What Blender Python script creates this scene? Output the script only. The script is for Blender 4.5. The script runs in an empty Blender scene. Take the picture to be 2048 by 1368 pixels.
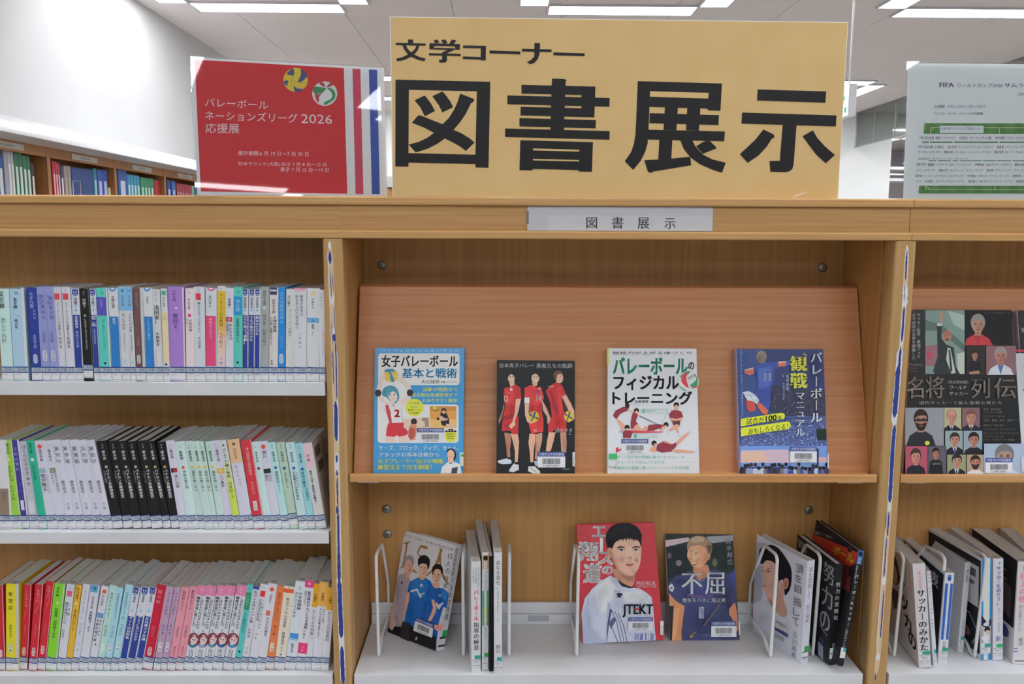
import bpy, bmesh, math, random
from mathutils import Vector
from mathutils.geometry import tessellate_polygon
random.seed(7)
SC = bpy.context.scene
COL = SC.collection
# ------------------------------------------------------------------ camera
ZO = 1.45                       # world height of the zero used for the bookcase measurements
F, PITCH, YAW, ROLL = 1640.6, .1329, -.0119, .0045
CP = Vector((.2818, -1.2942, .0188 + ZO))
_ri = Vector((math.cos(YAW), math.sin(YAW), 0)); _fw = Vector((-math.sin(YAW), math.cos(YAW), 0)); _up = Vector((0, 0, 1))
_c, _s = math.cos(PITCH), math.sin(PITCH)
_fw, _up = _fw*_c - _up*_s, _up*_c + _fw*_s
_c, _s = math.cos(ROLL), math.sin(ROLL)
_ri, _up = _ri*_c + _up*_s, _up*_c - _ri*_s
cam = bpy.data.cameras.new('camera'); cam.sensor_width = 36; cam.lens = F/2048*36; cam.sensor_fit = 'HORIZONTAL'
cam.clip_start = .05
camo = bpy.data.objects.new('camera', cam); COL.objects.link(camo); SC.camera = camo
from mathutils import Matrix
M = Matrix((( _ri.x, _up.x, -_fw.x, CP.x), (_ri.y, _up.y, -_fw.y, CP.y), (_ri.z, _up.z, -_fw.z, CP.z), (0, 0, 0, 1)))
camo.matrix_world = M
def ray(x, y): return _fw + _ri*((x-1024)/F) - _up*((y-684)/F)
def P(x, y, X=None, Y=None, Z=None):
    """world point on a plane X=, Y= or Z= (Z measured from the bookcase zero)"""
    d = ray(x, y)
    if X is not None: t = (X-CP.x)/d.x
    elif Y is not None: t = (Y-CP.y)/d.y
    else: t = (Z+ZO-CP.z)/d.z
    return CP + d*t
def hit(x, y, O, N):
    d = ray(x, y); return CP + d*((O-CP).dot(N)/d.dot(N))
# ------------------------------------------------------------------ light
W = bpy.data.worlds.new('world'); SC.world = W; W.use_nodes = True
W.node_tree.nodes['Background'].inputs[0].default_value = (.9, .95, 1, 1)
W.node_tree.nodes['Background'].inputs[1].default_value = .3
LAMP_STRENGTH = 13.0
SC.cycles.transparent_max_bounces = 32
SC.view_settings.view_transform = 'Standard'; SC.view_settings.look = 'None'
SC.view_settings.exposure = 0.40; SC.view_settings.gamma = 1.0; SC.view_settings.use_curve_mapping = False
# ------------------------------------------------------------------ materials
GAIN = 1.22
def lin(c):
    c /= 255.0
    return c/12.92 if c <= .04045 else ((c+.055)/1.055)**2.4
def rgb(h, g=None):
    g = GAIN if g is None else g
    h = h.lstrip('#'); return tuple(min(.9, lin(int(h[i:i+2], 16))*g) for i in (0, 2, 4))
_mats = {}
def mat(h, rough=.5, spec=.4, g=None, metal=0):
    if len(h.lstrip('#')) == 6 and max(int(h.lstrip('#')[i:i+2], 16) for i in (0, 2, 4)) < 80 and g is None: spec, g = spec*.5, .95
    k = (h, rough, spec, g, metal)
    if k in _mats: return _mats[k]
    m = bpy.data.materials.new('paint_'+h.lstrip('#')); m.use_nodes = True
    b = m.node_tree.nodes['Principled BSDF']
    b.inputs['Base Color'].default_value = (*rgb(h, g), 1); b.inputs['Roughness'].default_value = rough
    b.inputs['Specular IOR Level'].default_value = spec; b.inputs['Metallic'].default_value = metal
    _mats[k] = m; return m
def nodes(m): return m.node_tree.nodes, m.node_tree.links
def noisy(name, h, h2, scale=(1, 1, 1), nscale=8, rough=.5, bump=0, detail=6, fac=(.35, .65), spec=.4, bscale=None):
    m = bpy.data.materials.new(name); m.use_nodes = True; N, L = nodes(m); b = N['Principled BSDF']
    tc = N.new('ShaderNodeTexCoord'); mp = N.new('ShaderNodeMapping'); mp.inputs['Scale'].default_value = scale
    L.new(tc.outputs['Object'], mp.inputs['Vector'])
    n = N.new('ShaderNodeTexNoise'); n.inputs['Scale'].default_value = nscale; n.inputs['Detail'].default_value = detail
    L.new(mp.outputs['Vector'], n.inputs['Vector'])
    r = N.new('ShaderNodeValToRGB'); r.color_ramp.elements[0].position = fac[0]; r.color_ramp.elements[1].position = fac[1]
    r.color_ramp.elements[0].color = (*rgb(h), 1); r.color_ramp.elements[1].color = (*rgb(h2), 1)
    L.new(n.outputs['Fac'], r.inputs['Fac']); L.new(r.outputs['Color'], b.inputs['Base Color'])
    b.inputs['Roughness'].default_value = rough; b.inputs['Specular IOR Level'].default_value = spec
    if bump:
        bp = N.new('ShaderNodeBump'); bp.inputs['Strength'].default_value = bump; bp.inputs['Distance'].default_value = .001
        n2 = N.new('ShaderNodeTexNoise'); n2.inputs['Scale'].default_value = bscale or nscale*3; L.new(mp.outputs['Vector'], n2.inputs['Vector'])
        L.new(n2.outputs['Fac'], bp.inputs['Height']); L.new(bp.outputs['Normal'], b.inputs['Normal'])
    return m
woodX = noisy('beech_grain_along', 'B58A55', 'C09864', (1.5, 40, 90), 3, .42, .05)
woodZ = noisy('beech_grain_upright', 'A87A48', 'B28852', (40, 40, 1.2), 3, .45, .05)
woodP = noisy('beech_post', 'AB8654', 'B49263', (50, 50, 1.2), 2.4, .42, .05)
woodS = noisy('cherry_slope_board', 'B27549', 'BA835A', (1.2, 60, 60), 3, .42, .04)
woodL = noisy('beech_ledge', 'B98450', 'C49664', (1.5, 40, 50), 3, .42, .04)
whitemetal = noisy('white_enamel', 'C9CBCF', 'CFD1D5', (3, 3, 3), 5, .35, 0)
wirewhite = mat('D6D8DA', .3, .5)
wallwhite = noisy('white_plaster_dim', 'B1B0B0', 'B5B4B4', (1, 1, 1), 2, .8, .1, bscale=300)  # white wall paint, darkened where the lamps would overexpose it
wall_lit = noisy('white_plaster_lit', 'D8D8D8', 'DCDCDC', (1, 1, 1), 2, .8, .1, bscale=300)  # same wall paint, with brighter light put into its colour
ceilmat = noisy('speckled_ceiling_board', 'CDC5C2', 'D6CECB', (1, 1, 1), 260, .9, .1, detail=2)
carpet = noisy('grey_carpet', '858380', '93908D', (1, 1, 1), 120, .95, .3)
oldwood = noisy('brown_case_wood', '9B6A40', 'A87548', (30, 2, 2), 3, .5, .04)
paper = noisy('page_edges', 'B9B5AF', 'CBC7C1', (400, 3, 3), 6, .8, .15, bscale=30)
def emit(name, col, s):
    m = bpy.data.materials.new(name); m.use_nodes = True; b = m.node_tree.nodes['Principled BSDF']
    b.inputs['Base Color'].default_value = (.8, .8, .8, 1); b.inputs['Emission Color'].default_value = (*col, 1); b.inputs['Emission Strength'].default_value = s
    return m
lampmat = emit('fluorescent_diffuser', (.93, .97, 1), LAMP_STRENGTH)
exitface = emit('lit_exit_face', (.85, 1, .95), 1.1)
def clear(name, tint, fr=1.0, rough=.02, base=.02, bounce=(1, 1, 1)):
    m = bpy.data.materials.new(name); m.use_nodes = True; N, L = nodes(m); N.remove(N['Principled BSDF'])
    o = N['Material Output']; t = N.new('ShaderNodeBsdfTransparent'); t.inputs[0].default_value = (*tint, 1)
    g = N.new('ShaderNodeBsdfGlossy'); g.inputs['Roughness'].default_value = rough
    f = N.new('ShaderNodeFresnel'); f.inputs['IOR'].default_value = 1.49
    mul = N.new('ShaderNodeMath'); mul.operation = 'MULTIPLY_ADD'; mul.inputs[1].default_value = fr; mul.inputs[2].default_value = base
    L.new(f.outputs[0], mul.inputs[0]); x = N.new('ShaderNodeMixShader'); L.new(mul.outputs[0], x.inputs[0]); L.new(t.outputs[0], x.inputs[1]); L.new(g.outputs[0], x.inputs[2]); L.new(x.outputs[0], o.inputs[0])
    return m
acrylic = clear('clear_acrylic', (.98, .985, .99), .75, .02, 0)
barrierglass = clear('smoke_barrier_glass', (.86, .89, .87), .8, .06)
# ------------------------------------------------------------------ object helpers
def thing(name, label=None, cat=None, loc=(0, 0, 0), group=None, kind=None):
    o = bpy.data.objects.new(name, None); o.empty_display_size = .02; COL.objects.link(o); o.location = loc
    tag(o, label, cat, group, kind); return o
def tag(o, label=None, cat=None, group=None, kind=None):
    if label: o['label'] = label
    if cat: o['category'] = cat
    if group: o['group'] = group
    if kind: o['kind'] = kind
    return o
def wloc(p):
    v = Vector((0, 0, 0))
    while p is not None: v = v + p.location; p = p.parent
    return v
class MB:
    def __init__(s): s.v = []; s.f = []; s.m = []; s.mats = []; s.smooth = []
    def mi(s, m):
        if m not in s.mats: s.mats.append(m)
        return s.mats.index(m)
    def add(s, vs, fs, m, sm=False):
        b = len(s.v); s.v += [Vector(v) for v in vs]; i = s.mi(m)
        for f in fs: s.f.append([b+k for k in f]); s.m.append(i); s.smooth.append(sm)
    def hexa(s, a, m):   # a: 8 corners, bottom loop then top loop
        s.add(a, [(3, 2, 1, 0), (4, 5, 6, 7), (0, 1, 5, 4), (1, 2, 6, 5), (2, 3, 7, 6), (3, 0, 4, 7)], m)
    def box(s, lo, hi, m):
        x0, y0, z0 = lo; x1, y1, z1 = hi
        s.hexa([(x0, y0, z0), (x1, y0, z0), (x1, y1, z0), (x0, y1, z0), (x0, y0, z1), (x1, y0, z1), (x1, y1, z1), (x0, y1, z1)], m)
    def slab(s, q, t, m):  # quad q (4 pts) extruded by vector t
        q = [Vector(p) for p in q]; s.hexa(q + [p+Vector(t) for p in q], m)
    def tube(s, pts, r, m, n=10, closed=False, caps=True):
        pts = [Vector(p) for p in pts]; k = len(pts); rings = []
        side = None
        for i, p in enumerate(pts):
            a = pts[(i-1) % k] if (i > 0 or closed) else p; b = pts[(i+1) % k] if (i < k-1 or closed) else p
            d = (b-a).normalized()
            if side is None: side = d.orthogonal().normalized()
            side = (side - d*side.dot(d)).normalized(); u = d.cross(side)
            rings.append([p + side*math.cos(2*math.pi*j/n)*r + u*math.sin(2*math.pi*j/n)*r for j in range(n)])
        vs = [v for R in rings for v in R]; fs = []
        for i in range(k if closed else k-1):
            a, b = i*n, ((i+1) % k)*n
            for j in range(n): fs.append((a+j, a+(j+1) % n, b+(j+1) % n, b+j))
        if caps and not closed: fs += [tuple(range(n))[::-1], tuple((k-1)*n+j for j in range(n))]
        s.add(vs, fs, m, True)
    def build(s, name, parent=None, bevel=0, seg=2, axis=None, **kw):
        me = bpy.data.meshes.new(name); o0 = wloc(parent)
        me.from_pydata([v-o0 for v in s.v], [], s.f)
        for m in s.mats: me.materials.append(m)
        me.polygons.foreach_set('material_index', s.m); me.polygons.foreach_set('use_smooth', s.smooth); me.update()
        if bevel:
            bm = bmesh.new(); bm.from_mesh(me); bmesh.ops.recalc_face_normals(bm, faces=bm.faces)
            bmesh.ops.bevel(bm, geom=[e for e in bm.edges if axis is None or abs((e.verts[0].co-e.verts[1].co).normalized()[axis]) > .99], offset=bevel, segments=seg, profile=.5, affect='EDGES', clamp_overlap=True)
            bm.to_mesh(me); bm.free()
        o = bpy.data.objects.new(name, me); COL.objects.link(o); o.parent = parent
        tag(o, **kw); return o
def boxo(name, lo, hi, m, parent=None, bevel=0, seg=2, axis=None, **kw):
    b = MB(); b.box(lo, hi, m); return b.build(name, parent, bevel, seg, axis, **kw)
def copy_tree(o, parent=None):
    c = o.copy(); COL.objects.link(c); c.parent = parent
    for ch in list(o.children): copy_tree(ch, c)
    return c
# ------------------------------------------------------------------ flat print
TS = bpy.data.scenes.new('lettering_source')
_gl = {}
def glyphs(s):
    """flat triangulated outline of a run of characters in em units (built-in font)"""
    k = s
    if k in _gl: return _gl[k]
    c = bpy.data.curves.new('t', 'FONT'); c.body = s; c.resolution_u = 2 if len(s) > 3 else 3; c.fill_mode = 'FRONT'
    o = bpy.data.objects.new('t', c); TS.collection.objects.link(o); TS.view_layers[0].update()
    me = bpy.data.meshes.new_from_object(o.evaluated_get(TS.view_layers[0].depsgraph))
    r = ([(v.co.x, v.co.y) for v in me.vertices], [tuple(p.vertices) for p in me.polygons])
    bpy.data.objects.remove(o); bpy.data.curves.remove(c); bpy.data.meshes.remove(me)
    _gl[k] = r; return r
def smooth(pts, n=4):
    out = []; k = len(pts)
    for i in range(k):
        p0, p1, p2, p3 = pts[(i-1) % k], pts[i], pts[(i+1) % k], pts[(i+2) % k]
        for j in range(n):
            t = j/n; t2, t3 = t*t, t*t*t
            out.append(tuple(.5*((2*p1[a]) + (-p0[a]+p2[a])*t + (2*p0[a]-5*p1[a]+4*p2[a]-p3[a])*t2 + (-p0[a]+3*p1[a]-3*p2[a]+p3[a])*t3) for a in (0, 1)))
    return out
class Art:
    """flat shapes printed on a surface: fn maps sheet coordinates to world points, N points to the viewer"""
    def __init__(s, fn, N, eps=1.2e-5, start=2e-4, rough=.4, spec=.4, g=None):
        s.fn = fn; s.N = Vector(N).normalized(); s.mb = MB(); s.tx = MB(); s.K = [start]; s.asp = None; s.eps = eps; s.r = rough; s.sp = spec; s.g = g
    k = property(lambda s: s.K[0], lambda s, x: s.K.__setitem__(0, x))
    def _m(s, c): return mat(c, s.r, s.sp, s.g) if isinstance(c, str) else c
    def _p(s, u, v): return Vector(s.fn(u, v)) + s.N*s.k
    def poly(s, c, pts, sm=0, mb=None):
        if sm: pts = smooth(pts, sm)
        s.k += s.eps
        tri = tessellate_polygon([[Vector((p[0], p[1], 0)) for p in pts]])
        (mb or s.mb).add([s._p(*p) for p in pts], [tuple(t) for t in tri], s._m(c)); return s
    def quad(s, c, *p): return s.poly(c, list(p))
    def rect(s, c, x0, y0, x1, y1, sk=0):
        s.k += s.eps; d = sk*(x1-x0)
        s.mb.add([s._p(x0, y0), s._p(x1, y0+d), s._p(x1, y1+d), s._p(x0, y1)], [(0, 1, 2, 3)], s._m(c)); return s
    def rrect(s, c, x0, y0, x1, y1, r):
        pts = []
        for cx, cy, a in ((x1-r, y0+r, -90), (x1-r, y1-r, 0), (x0+r, y1-r, 90), (x0+r, y0+r, 180)):
            pts += [(cx+r*math.cos(math.radians(a+b)), cy+r*math.sin(math.radians(a+b))) for b in (0, 30, 60, 90)]
        return s.poly(c, pts)
    def ell(s, c, cx, cy, rx, ry, rot=0, n=18, a0=0, a1=360):
        ca, sa = math.cos(math.radians(rot)), math.sin(math.radians(rot)); pts = []
        m = n if a1-a0 == 360 else n+1
        for i in range(m):
            t = math.radians(a0+(a1-a0)*i/n); x, y = rx*math.cos(t), ry*math.sin(t); pts.append((cx+x*ca-y*sa, cy+x*sa+y*ca))
        s.k += s.eps; s.mb.add([s._p(*p) for p in pts], [tuple(range(len(pts)))], s._m(c)); return s
    def soft(s, c, cx, cy, rx, ry, rot=0, a=.12, n=12):
        a *= .25; n = 12
        """soft printed tone: nested see-through ellipses"""
        k = (c, 'soft', a)
        if k not in _mats:
            m = bpy.data.materials.new('tone_'+c); m.use_nodes = True; b = m.node_tree.nodes['Principled BSDF']
            b.inputs['Base Color'].default_value = (*rgb(c), 1); b.inputs['Alpha'].default_value = a; b.inputs['Roughness'].default_value = .5; b.inputs['Specular IOR Level'].default_value = .1; _mats[k] = m
        for i in range(n):
            f = 1-i/n; s.ell(_mats[k], cx, cy, rx*f, ry*f, rot, n=20)
        return s
    def line(s, c, pts, w):
        for (x0, y0), (x1, y1) in zip(pts, pts[1:]):
            l = math.hypot(x1-x0, y1-y0) or 1; nx, ny = -(y1-y0)/l*w/2, (x1-x0)/l*w/2
            s.k += s.eps*.2; s.mb.add([s._p(x0+nx, y0+ny), s._p(x1+nx, y1+ny), s._p(x1-nx, y1-ny), s._p(x0-nx, y0-ny)], [(0, 1, 2, 3)], s._m(c))
        s.k += s.eps; return s
    def text(s, t, x0, y0, x1, y1, c, bold=0.0, sk=0, q=None, sh=0):
        """a horizontal run stretched to fill the box; sk slopes the base line; q maps to four corners instead; sh leans"""
        vs, fs = glyphs(t)
        if not vs: return s
        bs = ((0, 0),) if not bold else ((-bold, 0), (bold, 0)) if bold < .022 else ((-bold, -bold*.6), (bold, -bold*.6), (-bold, bold*.6), (bold, bold*.6), (0, 0))
        ax, bx = min(v[0] for v in vs), max(v[0] for v in vs); ay, by = min(v[1] for v in vs), max(v[1] for v in vs)
        s.k += s.eps
        for dx, dy in bs:
          out = []
          for x, y in vs:
            u = (x+dx-ax+bold)/max(bx-ax+2*bold, 1e-6); v = 1-(y+dy-ay+bold)/max(by-ay+2*bold, 1e-6)
            if q:
                a, b, cc, d = q; X = (a[0]*(1-u)+b[0]*u)*(1-v)+(d[0]*(1-u)+cc[0]*u)*v; Y = (a[1]*(1-u)+b[1]*u)*(1-v)+(d[1]*(1-u)+cc[1]*u)*v
            else: X = x0+(x1-x0)*u+sh*(.5-v)*(y1-y0); Y = y0+(y1-y0)*v+sk*(x1-x0)*u
            out.append(s._p(X, Y))
          s.tx.add(out, fs, s._m(c))
        return s
    def vtext(s, t, x0, y0, x1, y1, c, bold=0.0, asp=None, q=None):
        """an upright column of characters in the box; asp: sheet x units per y unit of equal world length"""
        asp = asp or s.asp
        n = len(t); ch = (y1-y0)/n; w = x1-x0; g = ch if asp is None else ch*asp; w2 = min(w, g*1.05); cx = (x0+x1)/2
        hh = ch if asp is None else min(ch, w2/asp*1.05)
        s.k += s.eps
        for i, cr in enumerate(t):
            if cr in ' 　': continue
            vs, fs = glyphs('ー' if cr in 'ー｜' else cr)
            wd = 1.0 if ord(cr) > 0x2000 else .6
            for bb in ((0,) if not bold else (-bold, bold)):
              out = []
              for x, y in vs:
                x += bb
                x -= wd/2; y -= .38
                if cr in 'ー｜〜～—': x, y = y, -x
                elif cr in '、。っゃゅょッャュョィェァォゥ': x, y = x+.08, y+.08
                out.append(s._p(cx+x*w2, y0+(i+.5)*ch - y*hh*.98))
              s.tx.add(out, fs, s._m(c))
        return s
    def sub(s, TL, TR, BR, BL):
        """a child sheet with unit coordinates on the given corners"""
        def f(u, v):
            x = (TL[0]*(1-u)+TR[0]*u)*(1-v)+(BL[0]*(1-u)+BR[0]*u)*v; y = (TL[1]*(1-u)+TR[1]*u)*(1-v)+(BL[1]*(1-u)+BR[1]*u)*v
            return s.fn(x, y)
        a = Art(f, s.N, s.eps, s.k, s.r, s.sp, s.g); a.K = s.K; a.mb = s.mb; a.tx = s.tx; return a
    def done(s, parent, a='cover_print', b='lettering'):
        if s.mb.v: s.mb.build(a, parent)
        if s.tx.v: s.tx.build(b, parent)
def zoomart(x0, y0, sc, O, N, **kw):
    """sheet coordinates = enlarged photo crop coordinates, mapped onto the plane (O, N)"""
    N = Vector(N).normalized()
    if N.dot(CP-O) < 0: N = -N
    return Art(lambda u, v: hit(x0+u/sc, y0+v/sc, O, N), N, **kw)
def barcode(a, x0, y0, x1, y1, sky='3A4C8C', digits='11284715603'):
    """library barcode sticker on a sheet of unit coordinates or photo coordinates"""
    w, h = x1-x0, y1-y0
    a.rect('D5D8DE', x0, y0, x1, y1); a.rect(sky, x0, y0, x1, y0+h*.3)
    a.text('大阪市立中央図書館', x0+w*.05, y0+h*.05, x1-w*.05, y0+h*.25, 'C9CFE0')
    rnd = random.Random(3); x = x0+w*.17
    while x < x1-w*.2:
        b = w*rnd.choice((.008, .008, .016)); a.rect('33343A', x, y0+h*.42, x+b, y0+h*.78); x += b+w*rnd.choice((.008, .014))
    a.text(digits, x0+w*.22, y0+h*.83, x1-w*.24, y0+h*.95, '4A4A50')
# ================================================================== the room
H = 3.2                                  # ceiling height
WL, WR, WB, WF = -2.5, 9.0, 10.82, -11.5
def struct(name, b, **kw): return b.build(name, None, kind='structure', **kw)
b = MB(); b.box((WL-.1, WF-.1, -.05), (WR+.1, 18.1, 0), carpet); struct('floor', b)
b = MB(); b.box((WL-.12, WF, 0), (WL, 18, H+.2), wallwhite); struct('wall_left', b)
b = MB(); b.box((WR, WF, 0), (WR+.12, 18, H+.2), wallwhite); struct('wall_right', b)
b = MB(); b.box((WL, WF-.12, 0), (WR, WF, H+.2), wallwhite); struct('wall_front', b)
b = MB(); b.box((WL, WB, 0), (5.925, WB+.12, H), wall_lit); struct('wall_back', b)
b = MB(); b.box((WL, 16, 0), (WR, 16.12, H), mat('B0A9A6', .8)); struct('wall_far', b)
ceil = thing('ceiling', kind='structure', loc=(0, 0, H))
b = MB(); b.box((WL, WF, H+.012), (WR, 18, H+.1), mat('8A8480', .9)); b.build('ceiling_backing', ceil)
sx, sy = .87, 1.74; pm = None
i = 0
x = -1.856-sx
while x < WR:
    y = 6.9-11*sy
    while y < 18:
        x0, x1, y0, y1 = max(x+.002, WL), min(x+sx-.002, WR), max(y+.002, WF), min(y+sy-.002, 18)
        if x1-x0 > .02 and y1-y0 > .02:
            whole = x1-x0 > sx-.01 and y1-y0 > sy-.01
            if whole and pm is None:
                bb = MB(); bb.box((0, 0, H), (sx-.004, sy-.004, H+.012), ceilmat); o = bb.build('ceiling_panel', ceil, bevel=.0015, seg=1); pm = o.data
                o.location = (x0, y0, 0)
            elif whole:
                o = bpy.data.objects.new('ceiling_panel', pm); COL.objects.link(o); o.parent = ceil; o.location = (x0, y0, 0)
            else: boxo('ceiling_panel', (x0, y0, H), (x1, y1, H+.012), ceilmat, ceil)
        y += sy
    x += sx
# fluorescent fixtures in square rings
def strip(ring, lo, hi):
    z = H
    b = MB(); b.box((lo[0], lo[1], z-.012), (hi[0], hi[1], z-.002), lampmat); b.build('diffuser', ring)
    b = MB(); w = .018
    for a, c in (((lo[0]-w, lo[1]-w), (hi[0]+w, lo[1])), ((lo[0]-w, hi[1]), (hi[0]+w, hi[1]+w)), ((lo[0]-w, lo[1]), (lo[0], hi[1])), ((hi[0], lo[1]), (hi[0]+w, hi[1]))):
        b.box((a[0], a[1], z-.015), (c[0], c[1], z-.001), mat('B9B6BE', .4))
    b.build('frame', ring)
ring0 = thing('ceiling_light', 'square ring of four fluorescent strips set in the ceiling', 'ceiling light', (0, 0, H), 'fluorescent ceiling fixtures')
cx, cy = 0, 0
strip(ring0, (-.565, .585), (.565, .82)); strip(ring0, (-.565, -.82), (.565, -.585))
strip(ring0, (-.79, -.57), (-.585, .57)); strip(ring0, (.585, -.57), (.79, .57))
first = True
spots = [(c, r) for r in (4.685, 9.02, .35, -3.98, -8.3, 13.35) for c in ((-1.54, 1.205, 3.95) if r < -8 else (-1.54, 1.205, 3.95, 6.7) if r > -1 and r < 13 else (4.2, 6.95) if r > 13 else (-.375, 2.37, 5.115, 7.86))]  # last row is unseen, added to brighten the dark room beyond
where = {4.685: 'beyond the signs', 9.02: 'near the far wall', .35: 'over the bookcase', -3.98: 'over the reading area', -8.3: 'over the far reading tables', 13.35: 'added as fill light beyond the white wall'}
col = {4.2: 'near the rack', 6.95: 'over the rack', -.375: 'row one', 2.37: 'row two', 5.115: 'row three', 7.86: 'row four', -1.54: 'by the wall cases', 1.205: 'in the middle row', 3.95: 'in the exit sign row', 6.7: 'by the plain side wall'}
for c, r in spots:
    o = ring0 if first else copy_tree(ring0); first = False
    o.location = (c, r, H); o['label'] = 'ring of fluorescent strips ' + where[r] + ', ' + col[c]
    if r == 9.02 and c == 3.95: o.location = (3.95, 9.02+.1, H)
# ------------------------------------------------------------------ cornice and tall cases along the side wall
cor = thing('trim_1', kind='structure', loc=(-2.3, 6, ZO+.5))
yb = [-3, 1.2, 4.35, 5.15, 7.2, 10.8]
corm = mat('C9CACC', .3, .5)
for y0, y1 in zip(yb, yb[1:]):
    pr = [(-2.5, .635), (-2.44, .632), (-2.36, .622), (-2.28, .604), (-2.2, .578), (-2.14, .55), (-2.105, .52), (-2.1, .492), (-2.1, .486), (-2.5, .486)]
    vs = [(x, y0+.002, z+ZO) for x, z in pr]+[(x, y1-.002, z+ZO) for x, z in pr]; n = len(pr); b = MB()
    b.add(vs, [(i, i+n, (i+1) % n+n, (i+1) % n) for i in range(7)], corm, True)
    b.add(vs, [(i, i+n, (i+1) % n+n, (i+1) % n) for i in range(7, n)] + [tuple(range(n)), tuple(range(2*n-1, n-1, -1))], corm)
    b.build('cornice_panel', cor)
XC = -2.3
NAVY, CREAM = '2A4A8C', 'DCD8CC'
bays = [2.67, 3.48, 4.29, 5.10, 5.91, 6.72, 7.53, 8.34]
names = ['nearest', 'second', 'third', 'fourth', 'fifth', 'sixth', 'seventh']
for k, (y0, y1) in enumerate(zip(bays, bays[1:])):
    t = thing('tall_case', 'tall brown case under the white cornice, %s visible one from the front' % names[k], 'bookcase', (XC, (y0+y1)/2, 0), 'tall cases along the side wall')
    boxo('back_panel', (-2.495, y0, 0), (-2.485, y1, ZO+.486), oldwood, t)
    boxo('upright', (-2.485, y0, 0), (XC, y0+.03, ZO+.486), oldwood, t)
    boxo('upright', (-2.485, y1-.004, 0), (XC, y1, ZO+.486), oldwood, t)
    boxo('valance', (XC-.02, y0+.031, ZO+.43), (XC-.002, y1-.005, ZO+.486), oldwood, t)
    lab = boxo('label_holder', (XC-.002, y0+.27, ZO+.442), (XC+.003, y0+.58, ZO+.474), mat('BDB7AE', .5), t)
    a = Art(lambda u, v, y0=y0: (XC+.003, y0+.27+u*.31, ZO+.474-v*.032), (1, 0, 0)); a.text('地域資料', .3, .3, .7, .75, '6A655F'); a.done(t)
    for z in (.05, -.3, -.65, -1.0, -1.35): boxo('shelf', (-2.484, y0+.031, ZO+z-.02), (XC-.01, y1-.005, ZO+z), oldwood, t)
def wbook(x0, x1, yt, col, what, strip=None, cover='binder', low=0, lx=None, ly=None):
    """a file standing in the side cases, given by the picture columns of its spine"""
    X = XC-.03; a = P(x0, yt, X=X); c = P(x1, yt, X=X); z0 = ZO+.05; z1 = (a.z+c.z)/2
    t = thing('binder' if cover == 'binder' else 'book', what, cover, (X-.1, (a.y+c.y)/2, z0), 'files and books in the tall wall cases')
    boxo('cover', (X-.2, a.y, z0), (X, c.y-.002, z1), mat(col, .45), t, bevel=.003, seg=1)
    w = c.y-a.y; hgt = z1-z0
    boxo('page_block', (X-.19, a.y+.004, z0+.004), (X-.004, c.y-.006, z1+.001), mat('BDB8AC', .8), t)
    if strip:
        boxo('title_strip', (X-.001, a.y+w*.25, z1-hgt*.62), (X+.001, a.y+w*.75, z1-hgt*.2), mat(strip, .5), t)
def run(x0, x1, n, yt0, yt1, col, what, strip=None, cover='binder'):
    order = ['first', 'second', 'third', 'fourth', 'fifth', 'sixth']
    for i in range(n):
        a, c = x0+(x1-x0)*i/n, x0+(x1-x0)*(i+1)/n
        wbook(a, c, yt0+(yt1-yt0)*(i+.5)/n, col, what % (order[i] if n > 1 else ''), strip, cover)
wbook(-8, 5, 308, '28509A', 'blue binder at the near end of the first wall case', 'C8C8C8')
wbook(6, 13, 297, '9A9CA6', 'wide grey file box in the first wall case')
run(13, 26, 2, 296, 298, 'A8AAB0', '%s grey volume with white title strip in the first wall case', 'D8D8D8')
run(27, 43.5, 2, 303, 306, '2F6E50', '%s of the nearer pair of dark green binders', 'CDD8D2')
run(44, 59.5, 2, 310, 313, '2F6E50', '%s of the farther pair of dark green binders', 'CDD8D2')
wbook(61, 68, 328, '43434F', 'thin dark file with a pale strip beside the green binders', 'D8D0C0')
run(104, 119, 3, 321, 326, 'B83248', '%s of three crimson binders in the second wall case', 'E0B8C0')
wbook(120, 126, 332, '3A4258', 'thin dark binder next to the crimson ones', 'D8DCE0')
run(127, 141, 2, 331, 332, '9A8C86', '%s grey-brown volume between the thin binder and big blue box', 'B5ABA5')
wbook(142, 185, 337, '1D4180', 'very wide navy box file behind a wire bookend')
wbook(186, 193, 337, '2A7C94', 'narrow teal file after the navy box', 'A9C8CC')
run(194, 214, 2, 339, 341, '2B4FA6', '%s of two blue binders with lilac title strips', 'B8BEE0')
wbook(215, 222, 375, 'D5CFA0', 'small cream booklet at the end of the second wall case', cover='book')
wbook(235, 253, 339, '2456A0', 'broad blue binder opening the third wall case', 'C5D2E8')
run(254, 279, 4, 348, 352, '2890B4', '%s of four cyan binders in the third wall case', 'C5DDE4')
run(281, 307, 4, 354, 358, '2E8A62', '%s of four green binders in the third wall case', 'C2DCCE')
wbook(308, 320, 361, 'A83038', 'red volume closing the third wall case', cover='book')
wbook(334, 341, 360, '28488C', 'dark blue binder opening the fourth wall case', 'C8D0E0')
wbook(343, 351, 362, '2C62B0', 'mid blue binder in the fourth wall case', 'A8BCE0')
run(353, 383, 6, 366, 371, '9A2E40', '%s of six maroon binders in the fourth wall case', 'C0949C')
wbook(384, 388, 372, '8CBCA0', 'pale green thin file in the fourth wall case')
wbook(389, 394, 372, '2A4890', 'blue binder at the end of the fourth wall case')
# wire bookend in front of the navy box
be = thing('wire_bookend', 'white wire bookend in front of the navy box file', 'bookend', (XC-.01, 3.7, ZO+.05), 'wire bookends')
pp = [P(145, 362, X=XC-.006), P(160, 362, X=XC-.006)]
b = MB(); b.tube([(pp[0].x, pp[0].y, ZO+.052), pp[0], pp[1], (pp[1].x, pp[1].y, ZO+.052)], .003, wirewhite); b.build('wire_loop', be)
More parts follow.
